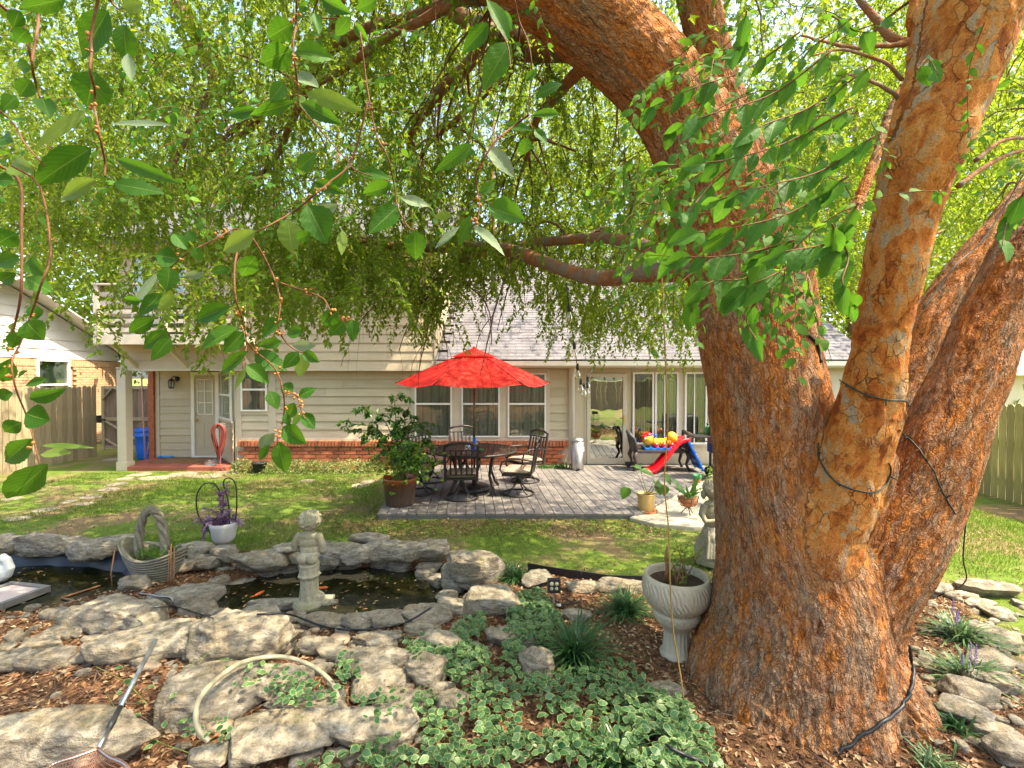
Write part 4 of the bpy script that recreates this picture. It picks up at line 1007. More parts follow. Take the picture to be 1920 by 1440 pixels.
for k, (x, y, h, r_, lb, mm, n) in enumerate(BT): bg_tree(x, y, h, r_, lb, m_leaf_y if mm == 'y' else m_leaf_d, n, 0.26, seed=k, base=0.12)
for k, (x, y, h) in enumerate([(-8, -13, 7.5), (-2, -14.5, 8.5), (4.5, -13.5, 8), (-15, -6, 8)]):
    bg_tree(x, y, h, 3.2, ['shady tree behind the viewer, left end', 'tall shady tree behind the viewer, middle', 'shady tree behind the viewer, right end', 'shady tree past the left fence behind the viewer'][k], m_leaf_d, 4500, 0.3, 'trees behind the viewer', 0.2, 40 + k)
# ------------------------------------------------------------------ rocks
t = NT('limestone'); v = t.coord(); oi = t.n('ObjectInfo').outputs['Random']
vv = t.n('VectorMath', operation='ADD', i_0=v, i_1=t.n('CombineXYZ', i_X=t.math('MULTIPLY', oi, 37.0), i_Y=t.math('MULTIPLY', oi, 11.0)).outputs[0]).outputs[0]
n1 = t.noise(vv, 3.0, 7, 0.66, 0.3); n2 = t.noise(t.mapv(vv, (1, 1, 3)), 11, 7, 0.72, 0.4); n3 = t.noise(vv, 46, 5, 0.7)
c = t.ramp(n2, [(0.28, (0.08, 0.066, 0.046)), (0.42, (0.21, 0.182, 0.138)), (0.54, (0.34, 0.305, 0.24)), (0.68, (0.52, 0.475, 0.395))])
c = t.mix(t.ramp(n1, [(0.46, (0, 0, 0)), (0.66, (0.65, 0.65, 0.65))]), c, t.ramp(n3, [(0.3, (0.17, 0.125, 0.068)), (0.7, (0.43, 0.345, 0.215))]))
c = t.mix(t.ramp(t.noise(vv, 5.0, 5, 0.7), [(0.60, (0, 0, 0)), (0.7, (0.7, 0.7, 0.7))]), c, (0.17, 0.16, 0.06))
pit = t.ramp(n3, [(0.30, (0.35, 0.32, 0.28)), (0.42, (1, 1, 1))])
c = t.mix(0.8, c, t.mix(1.0, c, pit, 'MULTIPLY'))
c = t.mix(1.0, c, t.ramp(oi, [(0, (0.82, 0.8, 0.78)), (1, (1.12, 1.08, 1.02))]), 'MULTIPLY')
m_rock = t.fin(c, 0.9, t.bump(t.math('ADD', t.math('MULTIPLY', n2, 0.8), t.math('MULTIPLY', n3, 0.5)), 0.95, 0.035), 0, 0.2)

import bmesh
def ico(sub):
    b = bmesh.new(); bmesh.ops.create_icosphere(b, subdivisions=sub, radius=1.0)
    V = np.array([v.co[:] for v in b.verts]); F = np.array([[v.index for v in f.verts] for f in b.faces]); b.free(); return V, F
ICO = {3: ico(3), 4: ico(4), 5: ico(5)}
def rock_geo(size, seed, sub=4, rough=1.0, flat=0.6, cuts=7):
    g = np.random.default_rng(seed); V, F = ICO[sub]; V = V.copy()
    V = np.sign(V) * np.abs(V) ** 0.72                           # boxier
    V *= 1 + 0.16 * (fbm(V * 1.3 + seed * 3.1, 3, seed)[:, None] - 0.5) * 2
    for _ in range(cuts):
        n = nrm(g.normal(0, 1, 3) * np.array([1, 1, 0.6])); dlim = g.uniform(0.56, 0.9); d = V @ n; V -= np.maximum(d - dlim, 0)[:, None] * n * 0.93
    V[:, 2] = np.where(V[:, 2] > flat, flat + (V[:, 2] - flat) * 0.25, V[:, 2])
    S = np.array(size) / 2; V = V * S; sm = float(min(S))
    nr = nrm(V / S ** 2); k = 1.0 / max(0.12, float(S.mean()))
    lay = fbm(V * np.array([3, 3, 14]) * k * 0.5 + seed, 4, seed + 3) - 0.5
    crag = 1 - np.abs(2 * fbm(V * k * 2.1 + seed * 1.7, 4, seed + 5) - 1) * 2
    V = V + nr * (lay * 0.42 * sm + crag * 0.20 * sm + (fbm(V * k * 7 + 9, 3, seed + 8) - 0.5)[:, None].ravel() * 0.20 * sm)[:, None] * rough
    return V, F
def rock(px, py, wpx, hpx, seed, name='rock', parent=None, label=None, base=None, z0=None, sub=4, group=None, depth=0.75, flat=0.55, tilt=0.0, rough=1.0, mat=None, cuts=7):
    """px,py: middle of the rock in the view; its foot rests on the ground (or z0)"""
    z = 0.0 if z0 is None else z0
    P = gp(px, py + hpx * 0.42, z)
    if z0 is None:
        for _ in range(3): P = gp(px, py + hpx * 0.42, h1(P.x, P.y))
        z = P.z
    wpx *= 1.10; hpx *= 1.06; Yd = P.y; W = wpx * Yd / FPX; D = W * depth
    ang = math.atan2(CZ - z, Yd); Hh = max(0.24 * W, (hpx * Yd / FPX - D * math.sin(ang) * 0.8) / math.cos(ang))
    D = min(D, max(0.3 * W, (hpx * Yd / FPX - Hh * math.cos(ang)) / max(0.15, math.sin(ang)) * 1.15))
    V, F = rock_geo((W * 1.04, D, Hh * 1.25), seed, sub, rough, flat, cuts)
    a = RND.uniform(-0.25, 0.25); R_ = np.array(Matrix.Rotation(a, 3, 'Z') @ Matrix.Rotation(tilt, 3, 'Y'))
    V = V @ R_.T
    loc = Vector((P.x, P.y + D * 0.42, z + Hh * 0.42))
    if parent is None:
        o = bulk(name, V, F, mat or m_rock, None, smooth=True, loc=loc); tag(o, label, 'rock', group)
    else:
        o = bulk(name, V + np.array(loc), F, mat or m_rock, parent, smooth=True)
        # origin at the stone's own middle
    return o
wall = thing('pond_wall', 'dry-stacked grey limestone wall around the far side of the two ponds', 'stone wall', tuple(gp(420, 1075, -0.1)))
WS = [  # px, py, w, h, z0
    (66, 1022, 134, 40, 0.02), (148, 1029, 92, 48, 0.0), (208, 1018, 78, 34, 0.04), (-30, 1024, 80, 44, 0.0), (12, 1022, 60, 30, 0.03),
    (352, 1031, 84, 32, 0.05), (418, 1043, 50, 42, 0.0), (372, 1054, 76, 28, 0.0), (472, 1052, 100, 46, -0.02), (542, 1029, 66, 28, 0.06), (628, 1039, 76, 42, 0.0),
    (662, 1041, 56, 36, 0.02), (688, 1011, 66, 24, 0.1), (735, 1032, 118, 40, 0.04), (793, 1034, 86, 40, 0.03), (862, 1046, 60, 26, 0.02),
    (418, 1072, 40, 32, -0.16), (372, 1085, 40, 20, -0.14), (500, 1075, 36, 18, -0.16), (533, 1069, 40, 20, -0.16), (612, 1064, 32, 18, -0.16), (651, 1061, 52, 22, -0.16), (706, 1057, 38, 24, -0.16),
    (746, 1062, 52, 28, -0.16), (804, 1063, 54, 20, -0.1), (793, 1079, 40, 26, -0.16), (822, 1092, 42, 30, -0.16), (850, 1085, 42, 62, -0.14), (575, 1062, 40, 22, -0.14),
    (893, 1069, 86, 70, -0.02), (445, 1100, 46, 30, -0.25), (838, 1118, 40, 22, -0.14), (395, 1098, 44, 36, -0.2), (460, 1064, 40, 20, -0.1), (560, 1046, 44, 26, 0.0), (590, 1024, 50, 24, 0.06),
    (340, 1062, 44, 26, -0.02), (300, 1046, 50, 26, 0.02), (265, 1030, 46, 26, 0.03), (245, 1044, 46, 30, -0.02)]
for k, (a, b, c_w, c_h, z0) in enumerate(WS): rock(a, b, c_w, c_h, 100 + k, 'stone', wall, z0=z0, sub=3 if c_w < 60 else 4, depth=0.7)
# rubble packed between the boulders
Vs_, Fs_, o_ = [], [], 0
for k in range(520):
    px, py = RND.uniform(-20, 900), RND.uniform(1110, 1440)
    if k % 5 == 0: px, py = RND.uniform(1700, 1920), RND.uniform(1100, 1430)
    q = gp(px, py, 0.02); 
    if sum((((q.x - c[0]) / c[2]) ** 2 + ((q.y - c[1]) / c[3]) ** 2) < 1.15 for c in (PR, PL)): continue
    if px < 330 and py > 1260 and RND.random() < 0.85: continue
    s_ = RND.uniform(0.025, 0.085) * (1.25 if py < 1250 else 0.9); V, F = rock_geo((s_ * RND.uniform(1, 1.7), s_, s_ * RND.uniform(0.5, 0.9)), 1000 + k, 3, 1.0, 0.7, 6)
    a = RND.uniform(0, 6.28); c_, sn_ = math.cos(a), math.sin(a); V = V @ np.array([[c_, sn_, 0], [-sn_, c_, 0], [0, 0, 1]]); Vs_.append(V + np.array([q.x, q.y, h1(q.x, q.y) + s_ * 0.12])); Fs_.append(F + o_); o_ += len(V)
o = bulk('rubble', np.concatenate(Vs_), np.concatenate(Fs_), m_rock, None, smooth=True); tag(o, kind='stuff')
# lumpy core behind the stones so no gap shows the lawn through the wall
bank = thing('stone_bank', 'bank of smaller limestone pieces packed between the boulders of the rockery', 'stone bank', tuple(gp(420, 1180, 0.0)))
_pts = []
for k in range(900):
    px, py = RND.uniform(60, 880), RND.uniform(1135, 1330); w_ = RND.uniform(40, 92) * (0.8 + (py - 1135) / 500)
    if px < 350 and py > 1245: continue
    q = gp(px, py, 0.0)
    if sum((((q.x - c[0]) / c[2]) ** 2 + ((q.y - c[1]) / c[3]) ** 2) < 1.2 for c in (PR, PL)): continue
    if any(math.hypot(px - a, (py - b) * 1.5) < 0.46 * (w_ + c) for a, b, c in _pts): continue
    _pts.append((px, py, w_))
for k, (a, b, c_w) in enumerate(_pts): rock(a, b, c_w, c_w * RND.uniform(0.42, 0.62), 700 + k, 'stone', bank, sub=4 if c_w > 60 else 3, depth=RND.uniform(0.65, 0.95), rough=1.1)
BR_ = [  # the boulders, one by one: px, py, w, h, label, depth
    (925, 1133, 112, 62, 'craggy grey boulder at the right end of the right pond, beside the vinca', 0.8),
    (185, 1165, 225, 88, 'long flat slab of limestone along the near edge of the left pond', 0.75),
    (250, 1208, 190, 84, 'flat grey slab against which the net pole leans', 0.8),
    (338, 1120, 130, 50, 'yellowish slab under the concrete swan basket', 0.8),
    (390, 1088, 70, 62, 'mossy square stone between the two ponds', 0.9),
    (244, 1097, 62, 34, 'small squared block beside the swan basket on the left pond\'s rim', 0.7),
    (300, 1133, 84, 34, 'dark stone under the bent metal hook', 0.8),
    (425, 1198, 150, 112, 'big pale pointed boulder left of the cherub statue', 0.8),
    (345, 1208, 90, 64, 'low grey rock between the flat slab and the pointed boulder', 0.8),
    (502, 1205, 96, 58, 'pitted white rock just above the beige hose arc', 0.8),
    (505, 1139, 84, 30, 'mossy rock left of the statue\'s foot', 0.8),
    (586, 1139, 76, 22, 'thin flat stone right of the statue\'s foot', 0.9),
    (519, 1168, 50, 30, 'small grey rock below the statue crossed by the black cable', 0.8),
    (616, 1168, 54, 32, 'porous rock in the row below the statue, left of its twin', 0.8),
    (664, 1168, 58, 34, 'porous rock in the row below the statue, right of its twin', 0.8),
    (716, 1160, 76, 28, 'long pale rock at the near right rim of the right pond', 0.7),
    (800, 1158, 84, 46, 'dark flat rock where the black cable meets the vinca', 0.8),
    (578, 1212, 44, 40, 'small pitted rock beside the round cream pebble', 0.8),
    (620, 1227, 76, 36, 'wedge-shaped rock right of the top of the hose arc', 0.8),
    (700, 1203, 92, 32, 'low pale rock below the black cable', 0.7),
    (712, 1246, 120, 58, 'broad pale rock in the middle of the rockery, under stray vinca shoots', 0.8),
    (702, 1290, 112, 58, 'mossy green rock at the right foot of the hose arc', 0.8),
    (815, 1212, 86, 62, 'cream rock standing at the left edge of the vinca bed', 0.8),
    (800, 1262, 74, 60, 'pitted white rock half covered by vinca leaves', 0.8),
    (850, 1322, 66, 48, 'grey stone nearly buried in the vinca', 0.8),
    (338, 1318, 196, 116, 'large ridged boulder crossed by the left leg of the hose arc', 0.75),
    (470, 1296, 110, 76, 'pale rock inside the hose arc, behind the vinca patch', 0.8),
    (500, 1392, 210, 118, 'big sunlit tan boulder at the bottom edge, left of the vinca', 0.8),
    (668, 1378, 190, 88, 'long brown boulder at the bottom edge with vinca growing over it', 0.8),
    (378, 1424, 76, 50, 'small grey rock left of the sunlit tan boulder', 0.9),
    (110, 1420, 320, 66, 'wide flat slab in the bottom left corner beside the fishing net', 0.7),
    (50, 1221, 84, 56, 'rounded pale rock at the left edge below the left pond', 0.85),
    (8, 1246, 70, 48, 'mossy rock in the left corner of the rockery', 0.8),
    (966, 1194, 96, 50, 'brown rock behind the large liriope clump', 0.8),
    (1008, 1252, 60, 60, 'grey rock beneath the large liriope clump', 0.8),
    (1014, 1088, 62, 34, 'grey rock on the lawn edge left of the floodlight', 0.8),
    (1088, 1102, 66, 24, 'low rock on the lawn edge right of the floodlight', 0.8),
    (1170, 1102, 88, 30, 'long low rock on the lawn edge left of the urn', 0.7),
    (1078, 1154, 58, 26, 'moss-topped stone beside the white cable plug', 0.8),
    (1240, 1298, 90, 30, 'flat stone between the vinca and the tree foot', 0.8),
    (1764, 1106, 72, 34, 'pale flat rock at the tree side of the right border', 0.8),
    (1875, 1107, 100, 40, 'flat green-tinged flagstone lying on the lawn at the right edge', 0.85),
    (1818, 1118, 44, 24, 'small rock beside the flat green-tinged flagstone', 0.8),
    (1845, 1136, 62, 28, 'grey rock second from the flagstone in the right border', 0.8),
    (1884, 1152, 48, 28, 'little grey rock above the tan boulder in the right border', 0.8),
    (1880, 1197, 80, 60, 'tan boulder in the right border, tallest of its row', 0.8),
    (1886, 1250, 88, 52, 'pale grey boulder below the tan boulder in the right border', 0.8),
    (1880, 1284, 78, 50, 'sunlit cream rock in the middle of the right border', 0.8),
    (1840, 1304, 86, 58, 'angular rock leaning on the sunlit cream rock', 0.8),
    (1830, 1343, 82, 56, 'round speckled rock in the right border', 0.85),
    (1880, 1373, 92, 46, 'flat rock below the round speckled rock', 0.8),
    (1908, 1415, 60, 56, 'rounded rock in the bottom right corner', 0.8)]
for k, (a, b, c_w, c_h, lb, dp) in enumerate(BR_):
    rock(a, b, c_w, c_h, 300 + k, 'rock', None, lb, sub=5 if c_w > 140 else (4 if c_w > 55 else 3), group='limestone rocks of the rockery', depth=dp, rough=1.15 if 'pitted' in lb or 'porous' in lb else 0.9, flat=0.4 if 'flat' in lb or 'slab' in lb else 0.62)
m_pebble = M('pebble', (0.36, 0.26, 0.17), 0.7, 0.25, 6, 0.2, 60)
PB = [(632, 1202, 36, 22, 'round cream pebble above the hose arc'), (405, 1365, 42, 28, 'smooth brown pebble at the left foot of the hose arc'), (612, 1211, 20, 12, 'small reddish pebble beside the cream pebble'), (566, 1190, 24, 12, 'small purple-grey pebble below the statue row'), (590, 1182, 14, 10, 'tiny white pebble below the statue row'), (550, 1176, 24, 9, 'flat slate chip below the black cable'), (274, 1252, 36, 16, 'dark pebble lying beside the net pole')]
for k, (a, b, c_w, c_h, lb) in enumerate(PB): rock(a, b, c_w, c_h, 400 + k, 'pebble', None, lb, sub=3, group='pebbles in the rockery', depth=0.8, rough=0.25, cuts=0, flat=0.9, mat=m_pebble)
# stepping stones in the lawn: irregular flat slabs
m_flag = M('flagstone', (0.27, 0.225, 0.15), 0.85, 0.2, 4, 0.4, 60)
FS = [(340, 890, 60, 10, 'long flagstone in front of the red porch slab'), (420, 886, 50, 8, 'flagstone before the coiled hose'), (262, 889, 40, 8, 'flagstone at the foot of the porch post'), (385, 893, 62, 8, 'second-row flagstone before the porch'), (290, 897, 60, 9, 'flagstone lying left in the second row before the porch'), (235, 897, 30, 6, 'small flagstone left of the porch post path'),
      (220, 908, 34, 9, 'flagstone in the lawn left of the path'), (203, 919, 38, 8, 'flagstone in the shaded grass, third from the porch'), (172, 931, 40, 8, 'tan flagstone half sunk in the grass'), (160, 944, 30, 8, 'small tan flagstone in the middle of the left lawn'), (128, 940, 24, 8, 'little pale flagstone left of its tan neighbour'), (86, 956, 42, 10, 'pale flagstone near the left pond'), (32, 971, 50, 10, 'grey flagstone near the left edge of the lawn'), (25, 934, 36, 8, 'grey flagstone at the far left edge'),
      (676, 911, 34, 10, 'round flagstone beside the big planter'), (690, 903, 28, 8, 'small flagstone behind the round one by the planter'), (575, 902, 40, 7, 'flagstone in front of the shrub row'), (215, 860, 40, 6, 'flagstone near the gate')]
for k, (a, b, c_w, c_h, lb) in enumerate(FS):
    P = gp(a, b, -0.085); W = c_w * P.y / FPX; D = min(1.0, c_h * P.y * P.y / FPX / 2.1); n = 9; z = h1(P.x, P.y)
    poly = [(W / 2 * math.cos(q) * RND.uniform(0.8, 1.1), D / 2 * math.sin(q) * RND.uniform(0.8, 1.1)) for q in [2 * math.pi * j / n for j in range(n)]]
    mb = MB(); mb.prism(poly, -0.03, 0.006); o = mb.build('flagstone', m_flag, loc=(P.x, P.y, z), bevel=0.006); tag(o, lb, 'flagstone', 'flagstones set in the lawn')
# pond liner on the far bank of the left pond
m_liner = M('pond_liner', (0.028, 0.036, 0.055), 0.35, 0.2, 3, 0.5, 14)
cx, cy, rx, ry = PL; mb = MB(); vs_ = []; n = 40
for k in range(n + 1):
    a = math.radians(-5 + 190 * k / n)
    for (f, z) in ((1.12, 0.05), (1.06, -0.05), (1.0, -0.2), (0.9, -0.35)):
        w_ = 1 + 0.02 * math.sin(k * 1.3) + 0.015 * math.sin(k * 2.9)
        vs_.append((cx + rx * f * w_ * math.cos(a), cy + ry * f * w_ * math.sin(a), z + 0.012 * math.sin(k * 1.7)))
mb.add(vs_, [(4 * k + j, 4 * k + 4 + j, 4 * k + 5 + j, 4 * k + 1 + j) for k in range(n) for j in range(3)], sm=True)
o = mb.build('pond_liner', m_liner); tag(o, 'dark blue plastic liner showing on the far bank of the left pond', 'pond liner')
# cinder blocks seen under the right pond's surface
# ------------------------------------------------------------------ grass, litter, ground cover
m_grass = leaf_mat('grass_blade', [(0, (0.06, 0.13, 0.012)), (0.5, (0.115, 0.20, 0.02)), (0.8, (0.19, 0.245, 0.035)), (1, (0.36, 0.32, 0.11))], (0.28, 0.38, 0.03), 0.5, 0.4)
n = 330000
x = rng.uniform(-9.3, 7.4, n); y = rng.uniform(3.6, 10.9, n)
nz = fbm(np.stack([x * 0.9, y * 0.9, 0 * x], -1), 5, 200); fine_ = fbm(np.stack([x * 5, y * 5, 0 * x], -1), 3, 201)
bm = bedmask(x, y); dn = sstep(0.60, 0.40, nz + (fine_ - 0.5) * 0.35) * (1 - bm)
dn = np.where((x > -2.4) & (x < 2.4) & (y > 5.5), dn * 0.6, dn)
dn *= 1 - ((x > -1.95) & (x < 4.6) & (y > 7.0)) * 1.0; dn *= 1 - ((x < -6.3) & (y > 10.6)); dn *= np.where((x > 2) & (y > 6.5) & (x < 6), 0, 1); dn *= np.where((x > 1.6) & (y > 7.6), 0.3, 1)
dn *= np.where(y > 9.6, 0.5, 1.0)
kp = rng.random(n) < dn * 0.95 + 0.03 * (1 - bm); x, y, fine_ = x[kp], y[kp], fine_[kp]; n = len(x)
z = hgt(x, y); h_ = rng.uniform(0.02, 0.055, n) * (0.7 + 0.6 * fine_); a = rng.uniform(0, 6.28, n); wd = rng.uniform(0.003, 0.006, n)
ax, ay = np.cos(a), np.sin(a); lean = rng.normal(0, 0.5, (n, 2)) * h_[:, None]
B = np.stack([x, y, z], -1); V = np.stack([B + np.stack([ax * wd, ay * wd, -0.01 + 0 * x], -1), B - np.stack([ax * wd, ay * wd, 0.01 + 0 * x], -1), B + np.stack([lean[:, 0], lean[:, 1], h_], -1)], 1).reshape(-1, 3)
rn = np.clip(0.25 + 0.5 * (fbm(np.stack([x * 1.4, y * 1.4, 0 * x], -1), 4, 205) - 0.3) + rng.normal(0, 0.2, n), 0, 1)
o = bulk('grass', V, np.arange(n * 3).reshape(-1, 3), m_grass, attrs={'rnd': ('FLOAT', rn.repeat(3))}); tag(o, kind='stuff')
# fallen leaves and bark chips
m_litter = leaf_mat('dead_leaf', [(0, (0.06, 0.028, 0.014)), (0.3, (0.16, 0.075, 0.038)), (0.6, (0.29, 0.145, 0.066)), (0.85, (0.38, 0.25, 0.14)), (1, (0.5, 0.4, 0.24))], (0.4, 0.2, 0.06), 0.7, 0.12)
def scatter(n, x0, x1, y0, y1, f, Lr, seed, fold=0.2, wk=0.5, lift=0.012, name='fallen_leaves', tilt=0.45):
    g = np.random.default_rng(seed); x = g.uniform(x0, x1, n); y = g.uniform(y0, y1, n); kp = g.random(n) < f(x, y); x, y = x[kp], y[kp]; n = len(x)
    P = np.stack([x, y, hgt(x, y) + g.uniform(0, lift, n)], -1); a = g.uniform(0, 6.28, n); D = np.stack([np.cos(a), np.sin(a), g.normal(0, 0.22, n)], -1)
    N = g.normal(0, tilt, (n, 3)) + np.array([0, 0, 1]); L = g.uniform(*Lr, n); V, F = leaf_cloud(P, D, N, L, L * wk, fold)
    o = bulk(name, V, F, m_litter, attrs={'rnd': ('FLOAT', g.uniform(0, 1, n).repeat(4))}); return tag(o, kind='stuff')
def inpond(x, y): return sum((((x - c[0]) / c[2]) ** 2 + ((y - c[1]) / c[3]) ** 2) < 1 for c in (PR, PL)) > 0
scatter(62000, -5.2, 4.6, 1.6, 5.8, lambda x, y: bedmask(x, y) * (~inpond(x, y)) * np.where(y < 4, 1, 0.75), (0.022, 0.055), 1)
scatter(26000, -5.2, 4.6, 1.6, 4.9, lambda x, y: bedmask(x, y) * (~inpond(x, y)), (0.02, 0.06), 7, 0.1, 0.2, 0.015, 'bark_chips')
scatter(16000, -9, 7, 4.4, 10.6, lambda x, y: (1 - bedmask(x, y)) * (0.05 + 0.95 * sstep(0.5, 0.7, fbm(np.stack([x * 0.8, y * 0.8, 0 * x], -1), 4, 210))) * (1 - ((x > -1.95) & (x < 5.5) & (y > 7.05))), (0.02, 0.045), 2)
scatter(3500, -2.6, 2.2, 6.3, 7.05, lambda x, y: np.ones_like(x) * 0.9, (0.02, 0.05), 4)
g = np.random.default_rng(9)                       # leaves floating on the water
for nm, (cx, cy, rx, ry), cnt in (('floating_leaves', PR, 190), ('floating_leaves', PL, 130)):
    a = g.uniform(0, 6.28, cnt); rr = np.sqrt(g.uniform(0, 1, cnt)) * 0.95; P = np.stack([cx + rx * rr * np.cos(a), cy + ry * rr * np.sin(a), np.full(cnt, WATER + 0.004)], -1)
    a2 = g.uniform(0, 6.28, cnt); D = np.stack([np.cos(a2), np.sin(a2), 0 * a2], -1); L = g.uniform(0.022, 0.055, cnt)
    V, F = leaf_cloud(P, D, np.tile([0, 0, 1.0], (cnt, 1)), L, L * 0.45, 0.02, 0.0)
    o = bulk(nm, V, F, m_litter, attrs={'rnd': ('FLOAT', g.uniform(0.35, 1, cnt).repeat(4))}); tag(o, kind='stuff')
# fallen sticks
mb = MB()
for k in range(70):
    px, py = RND.uniform(-40, 330), RND.uniform(1255, 1400); P = gp(px, py, 0.06)
    if RND.random() < 0.25: P = gp(RND.uniform(1250, 1900), RND.uniform(1180, 1430), 0.04)
    a = RND.uniform(0, 3.14); L = RND.uniform(0.05, 0.3); z = h1(P.x, P.y) + 0.015
    mb.tube([P.xy.to_3d() + Vector((math.cos(a) * L * s + RND.uniform(-.02, .02), math.sin(a) * L * s, z + RND.uniform(0, 0.012))) for s in (-0.5, 0, 0.5)], [0.005, 0.004, 0.002], 5)
o = mb.build('fallen_sticks', M('stick', (0.13, 0.085, 0.055), 0.9, 0.4)); tag(o, kind='stuff')

# variegated vinca: leaf with a pale rim
m_vin = leaf_mat('vinca_leaf', [(0, (0.03, 0.095, 0.035)), (0.5, (0.062, 0.150, 0.055)), (1, (0.13, 0.23, 0.075))], (0.16, 0.3, 0.06), 0.38, 0.28)
m_vrim = leaf_mat('vinca_rim', [(0, (0.26, 0.33, 0.10)), (1, (0.48, 0.50, 0.22))], (0.5, 0.5, 0.2), 0.45, 0.25)
def rim_leaves(P, D, N, L, W, rn, name, loc_thing=None, fold=0.10):
    D = nrm(D); N = nrm(N - D * np.sum(N * D, 1, keepdims=True)); S = np.cross(D, N); n = len(P)
    prof = [(0.0, 0.0), (0.16, 0.62), (0.42, 1.0), (0.72, 0.72)]
    def pt(u, w_, k=1.0): return P + D * (L * u)[:, None] + S * (W * 0.5 * w_ * k)[:, None] + N * (np.abs(w_) * k * W * fold - L * 0.14 * u * u)[:, None]
    out = [pt(0, 0)] + [pt(u, w_) for u, w_ in prof[1:]] + [pt(1.0, 0)] + [pt(u, -w_) for u, w_ in prof[:0:-1]]       # 8 rim points
    inn = [pt(0.05, 0)] + [pt(u, w_, 0.86) for u, w_ in prof[1:]] + [pt(0.93, 0)] + [pt(u, -w_, 0.86) for u, w_ in prof[:0:-1]]
    V = np.stack(out + inn, 1); k = np.arange(n)[:, None] * 16
    rim = np.array([[i, (i + 1) % 8, 8 + (i + 1) % 8, 8 + i] for i in range(8)])
    ins = np.array([[8, 9, 15, 8], [9, 10, 14, 15], [10, 11, 13, 14], [11, 12, 13, 11]]); ins[0] = [8, 9, 15, 8]
    F4 = np.concatenate([(k + rim.reshape(1, -1)).reshape(-1, 4), (k + np.array([[9, 10, 14, 15], [10, 11, 13, 14]]).reshape(1, -1)).reshape(-1, 4)])
    F3 = (k + np.array([[8, 9, 15], [11, 12, 13]]).reshape(1, -1)).reshape(-1, 3)
    Fq = np.concatenate([F4[:, [0, 1, 2]], F4[:, [0, 2, 3]], F3]); m4 = np.concatenate([np.ones(n * 8), np.zeros(n * 2)])
    mi = np.concatenate([m4, m4, np.zeros(n * 2)])
    return bulk(name, V.reshape(-1, 3), Fq, [m_vin, m_vrim], loc_thing, mi=mi, attrs={'rnd': ('FLOAT', rn.repeat(16))})
def vinca(polys, n, Lr, seed, zmax=0.12):
    g = np.random.default_rng(seed); PP = []
    while len(PP) < n:
        poly, wt = polys[g.integers(len(polys))]
        xs_, ys_ = [p[0] for p in poly], [p[1] for p in poly]; px, py = g.uniform(min(xs_), max(xs_)), g.uniform(min(ys_), max(ys_))
        if g.random() > wt or not inpoly(np.array([px]), np.array([py]), poly)[0]: continue
        if vnoise(np.array([[px / 55.0, py / 40.0, seed]]), 5)[0] < 0.30: continue
        z = g.uniform(0.03, zmax); q = gp(px, py, z + 0.02); PP.append((q.x, q.y, z))
    P = np.array(PP); P[:, 2] += hgt(P[:, 0], P[:, 1]) + 0.0
    a = g.uniform(0, 6.28, n); D = np.stack([np.cos(a), np.sin(a), g.normal(0.12, 0.25, n)], -1); N = g.normal(0, 0.38, (n, 3)) + np.array([0, -0.25, 1])
    L = g.uniform(*Lr, n); rn = np.clip(g.normal(0.45, 0.25, n), 0, 1)
    return P, D, N, L, rn
polys = [([(540, 1445), (640, 1420), (760, 1350), (790, 1260), (900, 1235), (1020, 1270), (1180, 1240), (1230, 1300), (1270, 1330), (1262, 1445)], 1.0), ([(800, 1230), (880, 1150), (960, 1140), (1000, 1180), (960, 1240)], 0.55), ([(960, 1110), (1010, 1100), (1050, 1150), (1020, 1200), (970, 1180)], 0.5), ([(760, 1200), (860, 1180), (900, 1240), (800, 1320)], 0.4), ([(1180, 1290), (1290, 1330), (1300, 1445), (1180, 1445)], 0.6), ([(1250, 1320), (1330, 1380), (1350, 1445), (1250, 1445)], 0.13)]
P1 = vinca(polys, 5200, (0.034, 0.062), 31)
P2 = vinca([([(430, 1255), (560, 1240), (640, 1290), (625, 1325), (540, 1330), (470, 1290)], 1.0), ([(420, 1240), (470, 1260), (440, 1300)], 0.4), ([(600, 1240), (660, 1225), (680, 1270), (630, 1280)], 0.5), ([(340, 1350), (420, 1330), (440, 1380), (360, 1400)], 0.25), ([(240, 1230), (330, 1300), (300, 1420), (210, 1330)], 0.08), ([(660, 1310), (760, 1290), (750, 1340), (690, 1350)], 0.3)], 330, (0.034, 0.056), 32, 0.2)
A = [np.concatenate([a, b]) for a, b in zip(P1, P2)]
o = rim_leaves(A[0], A[1], A[2], A[3], A[3] * 0.66, A[4], 'ground_cover'); tag(o, kind='stuff')
# trailing vinca shoots over the stones
mb = MB()
for pts in ([(340, 1258), (400, 1220), (445, 1180)], [(200, 1300), (225, 1345), (262, 1390)], [(275, 1320), (240, 1280), (180, 1250)], [(600, 1330), (680, 1300), (730, 1260)], [(1200, 1350), (1310, 1400), (1370, 1440)], [(1215, 1390), (1290, 1420), (1340, 1445)], [(380, 1420), (320, 1400), (270, 1380)]):
    mb.tube([gp(a, b, 0.16 if b < 1260 else 0.1) for a, b in pts], 0.0022, 5)
o = mb.build('vinca_runner', M('runner_green', (0.16, 0.2, 0.04), 0.6)); tag(o, kind='stuff')

